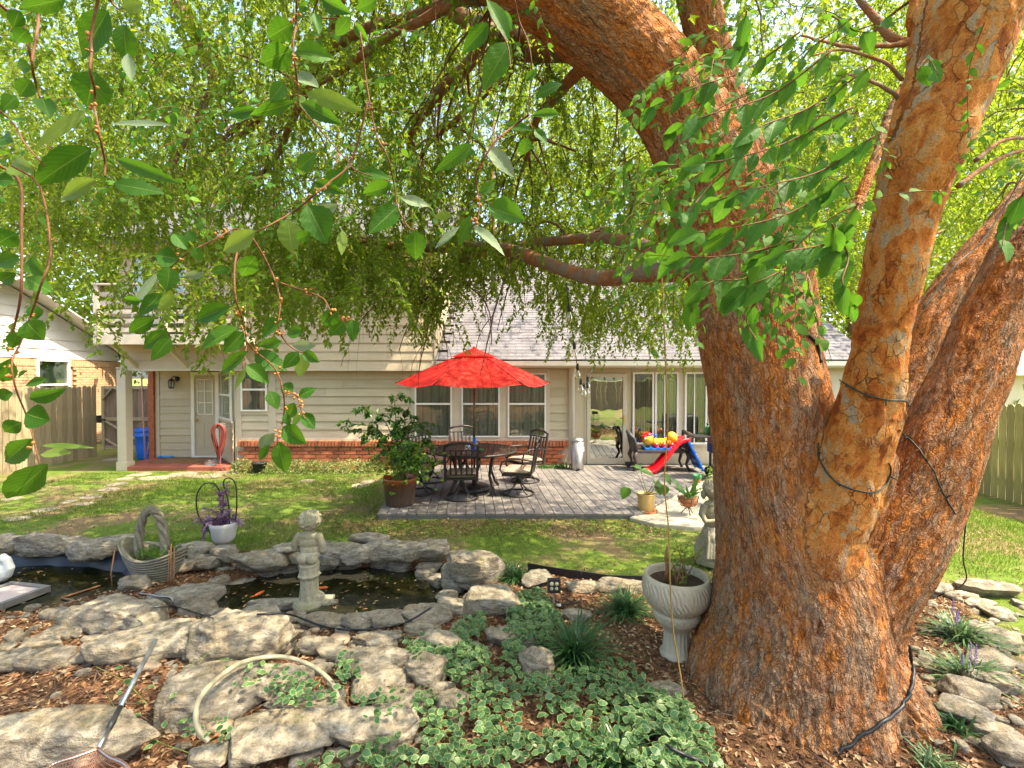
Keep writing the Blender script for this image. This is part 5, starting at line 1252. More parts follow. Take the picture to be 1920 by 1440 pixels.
# liriope and grass clumps
m_lir = leaf_mat('liriope_blade', [(0, (0.025, 0.075, 0.025)), (0.6, (0.05, 0.125, 0.035)), (1, (0.11, 0.2, 0.05))], (0.1, 0.22, 0.04), 0.35, 0.2)
m_lirv = leaf_mat('striped_blade', [(0, (0.06, 0.13, 0.05)), (0.6, (0.12, 0.2, 0.08)), (1, (0.34, 0.38, 0.17))], (0.2, 0.3, 0.08), 0.35, 0.2)
m_purple = M('purple_flower', (0.20, 0.12, 0.38), 0.6, 0.2)
def clump(px, py, L, n, label, mat, seed, spread=1.0, flowers=0, wd=0.006):
    P = gp(px, py, 0.0)
    for _ in range(2): P = gp(px, py, h1(P.x, P.y))
    t_ = thing('grass_clump', label, 'grass clump', tuple(P), 0, 'clumps of strap-leaved grass'); g = np.random.default_rng(seed)
    a = g.uniform(0, 6.28, n); e = g.uniform(0.25, 1.35, n); ll = L * g.uniform(0.55, 1.1, n); K = 6
    u = np.linspace(0, 1, K)[None]; base = g.normal(0, 0.03 * spread, (n, 2))
    rr = ll[:, None] * np.cos(e)[:, None] * (u + 0.15 * u ** 2) * spread; zz = ll[:, None] * (np.sin(e)[:, None] * u - 0.42 * u ** 2.2 * (1.3 - 0.3 * np.sin(e)[:, None]))
    C = np.stack([base[:, :1] + rr * np.cos(a)[:, None], base[:, 1:] + rr * np.sin(a)[:, None], np.maximum(zz, -0.0) + 0.0], -1)
    S = np.stack([-np.sin(a), np.cos(a), 0 * a], -1)[:, None]; w_ = (wd * np.array([0.6, 1, 1, 0.85, 0.55, 0.05]))[None, :, None] * g.uniform(0.7, 1.2, (n, 1, 1))
    up = np.array([0, 0, 0.0])
    V = np.stack([C + S * w_, C - S * w_], 2).reshape(-1, 3); b = (np.arange(n)[:, None] * K + np.arange(K - 1)[None]).ravel() * 2
    F = np.stack([b, b + 1, b + 3, b + 2], -1)
    V = V + np.array(P); o = bulk('blades', V, F, mat, t_, attrs={'rnd': ('FLOAT', np.clip(g.normal(0.45, 0.25, n), 0, 1).repeat(K * 2))})
    for k in range(flowers):
        fx, fy = RND.uniform(-0.07, 0.07), RND.uniform(-0.06, 0.06); mb = MB(); h0 = L * RND.uniform(0.6, 0.9)
        mb.tube([(fx * 0.3, fy * 0.3, 0), (fx, fy, h0 * 0.6)], 0.002, 4)
        for q in range(26): s = q / 26; r_ = 0.007 * (1.15 - s); aa = q * 2.4; mb.ell((fx + r_ * math.cos(aa), fy + r_ * math.sin(aa), h0 * (0.6 + 0.4 * s)), (0.004, 0.004, 0.004), 6, 4)
        mb.build('flower_spike', m_purple, t_)
    return t_
clump(1078, 1240, 0.50, 340, 'large dark green liriope clump among the vinca left of the urn', m_lir, 1)
clump(1172, 1150, 0.36, 260, 'grass clump just left of the urn at the lawn edge', m_lir, 2)
clump(965, 1090, 0.34, 260, 'dark green clump between the pond wall and the lawn', m_lir, 3)
clump(915, 1062, 0.3, 200, 'smaller clump at the back of the pond wall beside its neighbour', m_lir, 4)
clump(1150, 1440, 0.36, 90, 'thin grass clump at the bottom edge in the vinca', m_lir, 5)
clump(1800, 1200, 0.34, 190, 'striped liriope with purple spikes beside the tree, farther of the two', m_lirv, 6, 1.1, 3)
clump(1812, 1278, 0.34, 170, 'striped liriope with purple spikes in front of the right border', m_lirv, 7, 1.1, 3)
clump(1795, 1372, 0.2, 60, 'small bright grass tuft at the tree foot on the right', m_lir, 8)
clump(1750, 1438, 0.2, 60, 'grass tuft in the bottom right beside the tree root', m_lirv, 9)
clump(860, 1060, 0.2, 120, 'grass tuft growing on top of the pond wall', m_lir, 10)
# ------------------------------------------------------------------ patio furniture
m_patio = M('patio_metal', (0.045, 0.036, 0.032), 0.42, 0.25, 8, 0.1, 120, metal=0.3)
m_cush = M('beige_cushion', (0.40, 0.32, 0.23), 0.9, 0.12, 5, 0.3, 220)
m_red = leaf_mat('umbrella_cloth', [(0, (0.70, 0.030, 0.022)), (1, (0.74, 0.034, 0.025))], (0.85, 0.05, 0.03), 0.8, 0.3, 'obj', 0.1)
t = NT('umbrella_fabric'); v = t.coord(); c = t.ramp(t.noise(v, 2.2, 5, 0.6), [(0.3, (0.60, 0.026, 0.020)), (0.55, (0.72, 0.036, 0.027)), (0.75, (0.78, 0.070, 0.048))])
t.fin(c, 0.85, t.bump(t.math('ADD', t.noise(v, 5, 4, 0.6), t.math('MULTIPLY', t.noise(v, 240, 2), 0.15)), 0.5, 0.03), 0, 0.1); tr = t.n('BsdfTranslucent'); t.set(tr.inputs[0], (0.85, 0.06, 0.035)); mx = t.n('MixShader'); mx.inputs[0].default_value = 0.25
t.t.links.new(t.b.outputs[0], mx.inputs[1]); t.t.links.new(tr.outputs[0], mx.inputs[2]); t.t.links.new(mx.outputs[0], t.out.inputs[0]); m_red = t.m
m_seam = M('umbrella_seam', (0.50, 0.022, 0.016), 0.85, 0.1)
m_pole = M('bronze_pole', (0.10, 0.065, 0.04), 0.4, 0.2, metal=0.5)
TC = Vector((-0.67, 8.50, 0.0))
tb_ = thing('dining_table', 'round dark metal slat-top patio table under the red umbrella', 'table', tuple(TC))
mb = MB(); Rt = 0.76
mb.lathe([(Rt - 0.05, 0.70), (Rt, 0.70), (Rt, 0.735), (Rt - 0.05, 0.735), (Rt - 0.05, 0.70)], 48, caps=False); mb.build('table_rim', m_patio, tb_)
for k in range(-11, 12):
    x = k * 0.062; hw_ = math.sqrt((Rt - 0.045) ** 2 - x ** 2) if abs(x) < Rt - 0.05 else 0
    if hw_ > 0.05: mb = MB(); mb.box((x, 0, 0.725), (0.048, 2 * hw_, 0.014)); mb.build('table_slat', m_patio, tb_)
mb = MB()
for k in range(4): mb.bar((-Rt + .05, -0.5 + k / 3, 0.708), (Rt - .05, -0.5 + k / 3, 0.708), 0.03, 0.012) if False else None
mb.bar((-0.7, 0, 0.708), (0.7, 0, 0.708), 0.05, 0.016); mb.bar((-0.55, 0.42, 0.708), (0.55, 0.42, 0.708), 0.05, 0.016); mb.bar((-0.55, -0.42, 0.708), (0.55, -0.42, 0.708), 0.05, 0.016); mb.build('table_brace', m_patio, tb_)
for k in range(4):
    a = math.pi / 4 + k * math.pi / 2; c_, s_ = math.cos(a), math.sin(a); mb = MB()
    mb.tube([(c_ * 0.52, s_ * 0.52, 0.70), (c_ * 0.44, s_ * 0.44, 0.55), (c_ * 0.40, s_ * 0.40, 0.32), (c_ * 0.50, s_ * 0.50, 0.1), (c_ * 0.58, s_ * 0.58, 0.01)], [0.035, 0.03, 0.024, 0.024, 0.028], 8); mb.build('leg', m_patio, tb_)
um = thing('patio_umbrella', 'red fabric market umbrella open over the round patio table', 'umbrella', tuple(TC))
mb = MB(); mb.cyl((0, 0, 0.1), (0, 0, 2.48), 0.02, n=10); mb.build('pole', m_pole, um)
mb = MB(); NS, NR = 12, 10; a0 = math.radians(8); vs_ = []
def canopy(r0, r1, z0f, n_r, z_add=0.0):
    vs_ = []; fs = []
    for j in range(n_r + 1):
        f = r0 + (r1 - r0) * j / n_r
        for i in range(6 * NS):
            a = a0 + 2 * math.pi * i / (6 * NS); fr = (i % NS) / NS
            w_ = math.sin(math.pi * fr); hexr = math.cos(math.pi / 6) / math.cos(math.pi * (fr - 0.5) / 3)
            rr = 1.36 * f * (hexr * (1 - 0.02 * w_ * f))
            zz = 2.50 - 0.60 * f ** 1.02 + 0.05 * f * (1 - f) - 0.055 * w_ * f ** 3 + z_add
            vs_.append((rr * math.cos(a), rr * math.sin(a), zz))
    m_ = 6 * NS
    return vs_, [(j * m_ + i, j * m_ + (i + 1) % m_, (j + 1) * m_ + (i + 1) % m_, (j + 1) * m_ + i) for j in range(n_r) for i in range(m_)]
v_, f_ = canopy(0.16, 1.0, 0, 12); mb.add(v_, f_, sm=True); mb.build('canopy', m_red, um)
mb = MB(); v_, f_ = canopy(0.01, 0.30, 0, 4, 0.035); mb.add(v_, f_, sm=True); mb.build('vent_cap', m_red, um)
for k in range(6):
    mb = MB(); a = a0 + k * math.pi / 3; pts = []
    for j in range(13):
        f = 0.28 + 0.72 * j / 12; rr = 1.36 * f; pts.append((rr * math.cos(a), rr * math.sin(a), 2.50 - 0.60 * f ** 1.02 + 0.05 * f * (1 - f) + 0.003))
    mb.tube(pts, 0.007, 6); mb.build('seam', m_seam, um)
mb = MB(); v_, f_ = canopy(0.985, 1.0, 0, 1, 0.003); mb.add(v_, f_, sm=True); mb.build('hem', m_seam, um)
mb = MB()
for k in range(6):
    a = a0 + k * math.pi / 3; mb.tube([(1.37 * math.cos(a), 1.37 * math.sin(a), 1.905), (0.7 * math.cos(a), 0.7 * math.sin(a), 2.19), (0.03 * math.cos(a), 0.03 * math.sin(a), 2.47)], 0.009, 6)
    mb.tube([(0.7 * math.cos(a), 0.7 * math.sin(a), 2.18), (0.03 * math.cos(a), 0.03 * math.sin(a), 2.02)], 0.007, 6)
mb.cyl((0, 0, 1.98), (0, 0, 2.05), 0.04); mb.build('ribs', m_pole, um)
mb = MB(); mb.lathe([(0.02, 2.47), (0.03, 2.5), (0.03, 2.53), (0.012, 2.56)], 10); mb.build('finial', m_red, um)
ub = thing('umbrella_base', 'heavy round black base holding the umbrella pole under the table', 'umbrella base', tuple(TC))
mb = MB(); mb.lathe([(0.27, 0.0), (0.275, 0.05), (0.25, 0.085), (0.12, 0.10), (0.045, 0.12), (0.035, 0.4), (0.0, 0.4)], 28); mb.build('weight', m_black, ub)

def make_chair(label, loc, rz):
    c = thing('swivel_chair', label, 'chair', loc, rz, 'swivel chairs round the patio table')
    mb = MB(); mb.tube([(0.27 * math.cos(a), 0.27 * math.sin(a), 0.018) for a in [2 * math.pi * k / 28 for k in range(28)]], 0.016, 8, closed=True, flat=1.0); mb.build('base_ring', m_patio, c)
    for k in range(4):
        a = math.pi / 4 + k * math.pi / 2; c_, s_ = math.cos(a), math.sin(a); mb = MB()
        mb.tube([(0.27 * c_, 0.27 * s_, 0.02), (0.17 * c_, 0.17 * s_, 0.07), (0.08 * c_, 0.08 * s_, 0.16), (0.045 * c_, 0.045 * s_, 0.25)], 0.013, 8); mb.build('leg', m_patio, c)
    mb = MB(); mb.cyl((0, 0, 0.2), (0, 0, 0.34), 0.035); mb.box((0, 0, 0.345), (0.3, 0.3, 0.02)); mb.build('swivel', m_patio, c)
    mb = MB(); mb.box((0, 0, 0.365), (0.52, 0.50, 0.03)); mb.build('seat', m_patio, c, bevel=0.01)
    # cushion: a puffed pad
    mb = MB(); n = 14; vs_ = []
    for z_s in (0, 1):
        for j in range(n + 1):
            for i in range(n + 1):
                u, v = i / n * 2 - 1, j / n * 2 - 1; e = (1 - u ** 6) * (1 - v ** 6); vs_.append((u * 0.25, v * 0.245, 0.425 + (0.05 * e ** 0.5 if z_s else -0.042 * min(1, e * 3) )))
    q = (n + 1) ** 2; fs = []
    for j in range(n):
        for i in range(n):
            a = j * (n + 1) + i; fs += [(q + a, q + a + 1, q + a + n + 2, q + a + n + 1), (a, a + n + 1, a + n + 2, a + 1)]
    mb.add(vs_, fs, sm=True); mb.build('cushion', m_cush, c)
    for s_ in (-1, 1):                                   # chair faces +Y, its back is at -Y
        mb = MB(); mb.tube([(s_ * 0.25, 0.22, 0.37), (s_ * 0.29, 0.27, 0.47), (s_ * 0.30, 0.24, 0.59), (s_ * 0.295, 0.1, 0.655), (s_ * 0.29, -0.1, 0.65), (s_ * 0.27, -0.29, 0.62)], 0.0165, 8, flat=0.8); mb.build('armrest', m_patio, c)
        mb = MB(); mb.bar((s_ * 0.255, -0.235, 0.34), (s_ * 0.265, -0.34, 0.93), 0.04, 0.028, up=(0, 1, 0)); mb.build('back_post', m_patio, c)
    mb = MB(); mb.tube([(-0.27, -0.338, 0.92), (-0.15, -0.345, 0.955), (0, -0.35, 0.97), (0.15, -0.345, 0.955), (0.27, -0.338, 0.92)], 0.02, 8, flat=1.2); mb.build('top_rail', m_patio, c)
    mb = MB(); mb.bar((-0.26, -0.325, 0.845), (0.26, -0.325, 0.845), 0.03, 0.02); mb.build('back_rail', m_patio, c); mb = MB(); mb.bar((-0.26, -0.255, 0.44), (0.26, -0.255, 0.44), 0.035, 0.02); mb.build('back_rail', m_patio, c)
    for k in range(5):
        x = -0.17 + k * 0.085; mb = MB(); mb.bar((x, -0.255, 0.45), (x, -0.325, 0.84), 0.028, 0.012, up=(0, 1, 0)); mb.build('back_slat', m_patio, c)
    return c
pc = gp(866, 934, 0.0)
ch = make_chair('chair nearest the camera, its slatted back turned to the viewer', (pc.x, pc.y, 0), math.radians(4))
def chair_at(px, py, label, extra=0.0):
    P = gp(px, py, 0.0); d = TC - P; rz = math.atan2(d.y, d.x) - math.pi / 2 + extra
    return dup(ch, (P.x, P.y, 0), rz, label)
chair_at(972, 926, 'chair with its beige cushion in view, at the front right of the table', 0.15)
chair_at(985, 902, 'chair at the back right of the table behind the front right one', -0.1)
chair_at(872, 889, 'chair behind the table with its back to the windows', 0.1)
chair_at(806, 902, 'chair at the back left of the table', 0.0)
chair_at(786, 924, 'chair at the front left, half hidden by the potted shrub', -0.1)
# things on the table
m_clear = glass('clear_plastic', 0.12, (0.9, 0.9, 0.88)); m_blue = M('blue_plastic', (0.01, 0.13, 0.62), 0.4, 0.06, spec=0.5); m_yel = M('yellow_plastic', (0.75, 0.42, 0.02), 0.45, 0.06)
m_greenp = M('green_plastic', (0.03, 0.22, 0.08), 0.35, 0.1)
def bottle(px, py, r, h, label, mat, capm, name='bottle', neck=0.4):
    P = at(px, py, 8.35); z = 0.735
    o = thing(name, label, 'bottle', (P.x, 8.35, z))
    mb = MB(); mb.lathe([(r * 0.9, 0), (r, 0.01), (r, h * 0.68), (r * neck, h * 0.82), (r * neck, h * 0.9)], 16); mb.build('bottle_body', mat, o)
    mb = MB(); mb.lathe([(r * neck * 1.15, h * 0.88), (r * neck * 1.15, h)], 12); mb.build('cap', capm, o)
bottle(890, 845, 0.035, 0.23, 'blue spray can standing on the patio table', m_blue, m_blue, neck=0.8)
bottle(880, 843, 0.032, 0.21, 'green-capped clear bottle on the patio table', m_clear, m_greenp)
bottle(877, 845, 0.05, 0.13, 'squat glass jar with a brownish fill on the patio table', m_clear, m_brass, 'jar', 0.8)
bottle(894, 844, 0.03, 0.14, 'small yellow bottle behind the blue spray can', m_yel, m_yel)
dsh = thing('dish', 'small green glass dish at the right of the bottles on the table', 'dish', (at(898, 845, 8.3).x + 0.02, 8.28, 0.735)); mb = MB(); mb.lathe([(0.03, 0), (0.06, 0.02), (0.065, 0.035), (0.058, 0.035), (0.03, 0.008)], 18); mb.build('bowl', m_greenp, dsh)

# ------------------------------------------------------------------ plants in pots
m_glaze = NT('brown_glaze'); v = m_glaze.coord(); zc = m_glaze.n('SeparateXYZ', i_0=v).outputs[2]
st = m_glaze.noise(m_glaze.mapv(v, (26, 26, 1.2)), 1.5, 5, 0.7)
c = m_glaze.ramp(m_glaze.math('ADD', zc, m_glaze.math('MULTIPLY', st, 0.12)), [(0.0, (0.085, 0.06, 0.042)), (0.38, (0.075, 0.04, 0.026)), (0.50, (0.11, 0.036, 0.018)), (0.545, (0.30, 0.065, 0.014)), (0.60, (0.42, 0.10, 0.015))])
c = m_glaze.mix(m_glaze.ramp(st, [(0.55, (0, 0, 0)), (0.75, (0.45, 0.45, 0.45))]), c, (0.22, 0.2, 0.17))
m_glaze = m_glaze.fin(c, 0.22, None, 0, 0.5)
m_soil = M('potting_soil', (0.06, 0.035, 0.02), 0.95, 0.4, 30, 0.8, 60, bdist=0.02)
m_terra = M('terracotta', (0.42, 0.16, 0.07), 0.8, 0.2, 5, 0.2, 80)
m_ypot = M('ochre_pot', (0.56, 0.37, 0.13), 0.6, 0.15, 4, 0.1, 60, stretch=(1, 1, 0.4))
m_stem = M('plant_stem', (0.17, 0.16, 0.05), 0.7, 0.3)
m_shrub = leaf_mat('glossy_leaf', [(0, (0.03, 0.10, 0.022)), (0.45, (0.065, 0.17, 0.03)), (0.85, (0.12, 0.24, 0.035)), (1, (0.28, 0.30, 0.03))], (0.2, 0.34, 0.03), 0.3, 0.25)
m_bright = leaf_mat('bright_leaf', [(0, (0.06, 0.15, 0.02)), (0.6, (0.13, 0.26, 0.03)), (1, (0.26, 0.36, 0.05))], (0.32, 0.46, 0.04), 0.35, 0.4)
P = gp(745, 962, -0.09)
pp = thing('potted_shrub', 'tall leafy shrub in a large brown glazed pot at the corner of the deck', 'potted plant', (P.x, P.y + 0.2, -0.09)); pz = P
mb = MB(); mb.lathe([(0.20, 0), (0.215, 0.01), (0.235, 0.2), (0.262, 0.42), (0.275, 0.48), (0.285, 0.50), (0.285, 0.52), (0.262, 0.52), (0.25, 0.46), (0.0, 0.45)], 36, caps=False); mb.build('pot', m_glaze, pp)
mb = MB(); mb.lathe([(0.0, 0.462), (0.25, 0.46)], 24, caps=False); mb.build('soil', m_soil, pp)
mb = MB(); lv = []
g = np.random.default_rng(77)
_ts = 1.12
tips = [(-0.85, 0.05, 1.30), (-0.62, -0.1, 1.55), (-0.35, 0.1, 1.45), (-0.12, 0.0, 1.72), (0.08, 0.1, 1.50), (0.25, -0.1, 1.35), (0.42, 0.05, 1.20), (0.5, -0.05, 1.0), (-0.5, -0.15, 1.1), (-0.2, -0.2, 1.15), (0.15, -0.22, 1.0), (0.3, 0.2, 1.28), (-0.6, 0.15, 1.15), (0.0, -0.25, 0.85), (0.33, -0.22, 0.8), (-0.32, -0.2, 0.85), (-0.05, -0.15, 1.3), (0.2, -0.3, 0.72), (0.4, -0.15, 0.9)]
for (tx, ty, tz) in tips:
    tx *= _ts; tz *= 1.04; b0 = np.array([g.uniform(-0.1, 0.1), g.uniform(-0.1, 0.1), 0.46]); Pp = spline([b0, b0 * 0.5 + np.array([tx * 0.35, ty * 0.4, 0.46 + (tz - 0.46) * 0.6]), np.array([tx * 0.75, ty, tz * 1.0]), np.array([tx, ty, tz - 0.06])], 14)
    mb.tube([Vector(q) for q in Pp], list(np.linspace(0.009, 0.003, 14)), 6); lv.append(Pp)
    for _ in range(2):
        k = g.integers(5, 11); d = g.normal(0, 1, 3); d[2] *= 0.4; P2 = spline([Pp[k], Pp[k] + d * 0.1 + [0, 0, .05], Pp[k] + d * 0.2], 14); lv.append(P2); mb.tube([Vector(q) for q in P2], 0.003, 5)
mb.build('stem', m_stem, pp)
V_, F_, rn_ = twig_leaves(np.array(lv)[:, 3:], 26, (0.065, 0.115), 0.5, 5)
bulk('foliage', V_ + np.array(ORI[pp.name]), F_, m_shrub, pp, attrs={'rnd': ('FLOAT', rn_.repeat(4))})
# second, lighter plant low in the same pot
n = 520; Pq = g.normal(0, 1, (n, 3)) * np.array([0.26, 0.2, 0.15]) + np.array([0.12, -0.15, 0.74]); D = Pq - np.array([0, 0, 0.5]) + g.normal(0, 0.25, (n, 3)); N = g.normal(0, 0.5, (n, 3)) + np.array([0, -0.4, 1]); L = g.uniform(0.05, 0.085, n)
V_, F_ = leaf_cloud(Pq, D, N, L, L * 0.75, 0.12); bulk('low_foliage', V_ + np.array(ORI[pp.name]), F_, m_bright, pp, attrs={'rnd': ('FLOAT', g.uniform(0, .9, n).repeat(4))})
st_ = thing('garden_stake', 'thin dark rod with a round top standing in the potted shrub', 'garden stake', (pz.x + 0.06, pz.y + 0.25, 0.36)); mb = MB(); mb.cyl((0, 0, 0), (0, 0, 1.02), 0.006); mb.ell((0, 0, 1.06), (0.035, 0.035, 0.05)); mb.build('rod', m_patio, st_)

def big_leaf(base, tip, width, mb, curl=0.15, n=7, mi=0, up=Vector((0, -0.5, 1))):
    base, tip = Vector(base), Vector(tip); d = tip - base; L = d.length; d.normalize(); s = d.cross(up).normalized(); u = s.cross(d)
    vs_ = []
    for i in range(n + 1):
        f = i / n; w_ = width * 0.5 * max(0.02, math.sin(math.pi * min(1, f ** 0.72)) ** 0.8)
        c_ = base + d * L * f - u * curl * L * f * f
        vs_ += [c_ + s * w_ + u * w_ * 0.25, c_, c_ - s * w_ + u * w_ * 0.25]
    mb.add(vs_, [q for i in range(n) for q in ((3 * i, 3 * i + 1, 3 * i + 4, 3 * i + 3), (3 * i + 1, 3 * i + 2, 3 * i + 5, 3 * i + 4))], mi, True)
P = gp(1216, 963, -0.035); P.y += 0.13
yp = thing('potted_monstera', 'ochre pot on a saucer with a few broad green leaves on the concrete pad', 'potted plant', (P.x, P.y, -0.035))
mb = MB(); mb.lathe([(0.165, 0), (0.175, 0.03), (0.165, 0.03), (0.15, 0.012), (0, 0.012)], 28, caps=False); mb.build('saucer', m_terra, yp)
mb = MB(); mb.lathe([(0.115, 0.013), (0.12, 0.02), (0.128, 0.2), (0.135, 0.26), (0.14, 0.28), (0.128, 0.28), (0.12, 0.24), (0, 0.235)], 28, caps=False); mb.build('pot', m_ypot, yp)
mb = MB(); mb.lathe([(0, 0.245), (0.122, 0.24)], 20, caps=False); mb.build('soil', m_soil, yp)
def yl(a, b): q = at(a, b, P.y); return (q.x - P.x, 0, q.z + 0.035)
for (x0, y0, x1, y1, wd) in ((1176, 912, 1162, 930, 0.17), (1187, 872, 1200, 876, 0.10), (1200, 880, 1222, 886, 0.14), (1240, 885, 1252, 903, 0.13), (1226, 900, 1236, 912, 0.12), (1232, 905, 1236, 925, 0.16), (1245, 908, 1238, 924, 0.12)):
    b_, t_ = yl(x0, y0), yl(x1, y1); yy = RND.uniform(-0.12, 0.08); mb = MB(); b_ = (b_[0], yy, b_[2]); t_ = (t_[0], yy - 0.08, t_[2])
    big_leaf(b_, t_, wd, mb); mb.build('leaf', m_bright, yp)
    mb = MB(); mb.tube([(RND.uniform(-0.04, 0.04), 0, 0.24), (b_[0] * 0.5, yy * 0.5, b_[2] * 0.7), b_], 0.004, 5); mb.build('stalk', m_bright, yp)
P = gp(1290, 965, -0.035)
ws = thing('wire_plant_stand', 'terracotta bowl of green fern in a curled rusty wire stand on the concrete pad', 'potted plant', (P.x, P.y, -0.035))
m_rust = M('rusty_wire', (0.20, 0.07, 0.035), 0.7, 0.3)
mb = MB()
for k in range(3):
    a = k * 2.094 + 0.5; c_, s_ = math.cos(a), math.sin(a); mb.tube([(0.0, 0, 0.12), (c_ * 0.05, s_ * 0.05, 0.08), (c_ * 0.1, s_ * 0.1, 0.01)], 0.008, 6)
for k in range(8):
    a = k * math.pi / 4; c_, s_ = math.cos(a), math.sin(a); mb.tube([(0, 0, 0.12), (c_ * 0.1, s_ * 0.1, 0.14), (c_ * 0.14, s_ * 0.14, 0.2), (c_ * 0.15, s_ * 0.15, 0.27), (c_ * 0.165, s_ * 0.165, 0.29), (c_ * 0.17, s_ * 0.17, 0.275)], 0.006, 6)
for z_, r_ in ((0.2, 0.14), (0.265, 0.15)): mb.tube([(r_ * math.cos(a), r_ * math.sin(a), z_) for a in [k * math.pi / 12 for k in range(24)]], 0.005, 6, closed=True)
mb.build('stand', m_rust, ws)
mb = MB(); mb.lathe([(0.06, 0.13), (0.105, 0.17), (0.135, 0.26), (0.125, 0.26), (0.0, 0.24)], 22, caps=False); mb.build('pot', m_terra, ws)
for k in range(16):
    a = RND.uniform(0, 6.28); r_ = RND.uniform(0.03, 0.22); mb = MB(); big_leaf((0, 0, 0.25), (r_ * math.cos(a), r_ * math.sin(a) * 0.6, 0.36 + RND.uniform(0, 0.12)), 0.05, mb, 0.3); mb.build('leaf', m_bright if k % 3 else m_shrub, ws)
for tip, wd in (((0.16, -0.03, 0.62), 0.065), ((-0.24, 0.0, 0.56), 0.10)): mb = MB(); big_leaf((tip[0] * 0.25, 0, 0.3), tip, wd, mb, 0.05); mb.build('leaf', m_bright, ws)
n = 160; Pq = g.normal(0, 1, (n, 3)) * np.array([0.06, 0.05, 0.03]) + np.array([0, -0.04, 0.29]); V_, F_ = leaf_cloud(Pq, g.normal(0, 1, (n, 3)), g.normal(0, .5, (n, 3)) + [0, 0, 1], np.full(n, 0.03), np.full(n, 0.016)); bulk('fern', V_ + np.array(ORI[ws.name]), F_, m_shrub, ws, attrs={'rnd': ('FLOAT', g.uniform(0, 1, n).repeat(4))})
P = gp(1307, 905, 0.0); sp = thing('green_pot', 'small green-rimmed terracotta pot beside the grill wheel', 'pot', tuple(P)); mb = MB(); mb.lathe([(0.06, 0), (0.075, 0.09)], 16); mb.build('pot', m_terra, sp); mb = MB(); mb.lathe([(0.08, 0.085), (0.085, 0.15), (0.07, 0.15), (0.06, 0.12)], 16); mb.build('rim', m_greenp, sp)

# low variegated shrubs along the brick base
m_varieg = leaf_mat('variegated_leaf', [(0, (0.07, 0.14, 0.03)), (0.4, (0.14, 0.21, 0.05)), (0.7, (0.34, 0.36, 0.12)), (1, (0.52, 0.50, 0.24))], (0.4, 0.44, 0.12), 0.5, 0.3)
SH = [(458, 885, 0.30, 0.30, 'pale variegated shrub under the water tap'), (520, 884, 0.34, 0.26, 'variegated shrub just right of the black pot'), (556, 884, 0.34, 0.28, 'variegated shrub, second right of the black pot'), (592, 884, 0.36, 0.28, 'variegated shrub in the middle of the brick wall row'), (628, 884, 0.36, 0.29, 'yellowish variegated shrub left of the potted shrub'), (664, 885, 0.36, 0.30, 'brightest yellow variegated shrub nearest the potted shrub'), (694, 886, 0.3, 0.26, 'variegated shrub partly behind the potted shrub'), (1020, 884, 0.26, 0.15, 'low green plant at the brick base behind the right chairs'), (1045, 883, 0.24, 0.16, 'low green plant beside the steel bin')]
for k, (a, b, r_, h_, lb) in enumerate(SH):
    P = gp(a, b, -0.1); P.y = min(P.y, 10.6); t_ = thing('variegated_shrub', lb, 'shrub', (P.x, P.y, -0.1), 0, 'low shrubs along the brick wall'); n = 620
    c = nrm(g.normal(0, 1, (n, 3))) * g.uniform(0.5, 1, (n, 1)); c[:, 2] = np.abs(c[:, 2]); Pq = c * np.array([r_, r_ * 0.8, h_]); D = c + g.normal(0, 0.5, c.shape); N = g.normal(0, .5, c.shape) + np.array([0, -0.3, 1]); L = g.uniform(0.03, 0.06, n)
    V_, F_ = leaf_cloud(Pq, D, N, L, L * 0.5); rn_ = np.clip(g.normal(0.5 if k < 7 else 0.15, 0.28, n) + (0.15 if k in (4, 5) else 0), 0, 1)
    bulk('foliage', V_ + np.array(ORI[t_.name]), F_, m_varieg if k < 7 else m_shrub, t_, attrs={'rnd': ('FLOAT', rn_.repeat(4))})
    mb = MB()
    for q in range(7): a2 = q * 0.9; mb.tube([(0, 0, 0), (r_ * .6 * math.cos(a2), r_ * .5 * math.sin(a2), h_ * .8)], 0.004, 5)
    mb.build('stem', m_stem, t_)
P = gp(1062, 884, -0.1); P.y = 10.5; t_ = thing('hosta', 'bright upright strap-leaved plant left of the steel bin', 'plant', (P.x, P.y, -0.1))
for k in range(11): a = k * 0.57; mb = MB(); big_leaf((0, 0, 0), (0.16 * math.cos(a), 0.1 * math.sin(a), RND.uniform(0.16, 0.3)), 0.045, mb, 0.2); mb.build('leaf', m_bright, t_)
P = gp(487, 886, -0.1); bp = thing('black_pot', 'empty black plastic pot between the shrubs by the brick wall', 'pot', (P.x, P.y, -0.1)); mb = MB(); mb.lathe([(0.11, 0), (0.15, 0.2), (0.17, 0.2), (0.17, 0.225), (0.145, 0.225), (0.11, 0.05), (0, 0.05)], 22, caps=False); mb.build('pot', m_black, bp)

# ------------------------------------------------------------------ by the back door
P = gp(264, 861, -0.08)
bb = thing('blue_barrel', 'bright blue plastic barrel with a lid behind the porch post', 'barrel', (P.x, P.y + 0.26, -0.09))
mb = MB(); mb.lathe([(0.235, 0), (0.25, 0.02), (0.262, 0.3), (0.272, 0.56), (0.285, 0.57), (0.288, 0.60), (0.275, 0.62), (0.283, 0.72)], 36); mb.build('barrel_body', m_blue, bb)
mb = MB(); mb.lathe([(0.295, 0.70), (0.30, 0.75), (0.27, 0.775), (0.0, 0.79)], 36, caps=False); mb.build('lid', m_blue, bb)
P = gp(277, 861, -0.08); mp = thing('mop', 'thin white pole with a blue foot leaning by the blue barrel', 'mop', (P.x, P.y, -0.08)); mb = MB(); mb.tube([(-0.02, 0, 0.12), (0.07, 0.1, 1.0)], 0.011, 6); mb.build('handle', m_white, mp); mb = MB(); mb.box((-0.02, 0, 0.08), (0.12, 0.1, 0.17)); mb.build('foot', m_blue, mp, bevel=0.015)
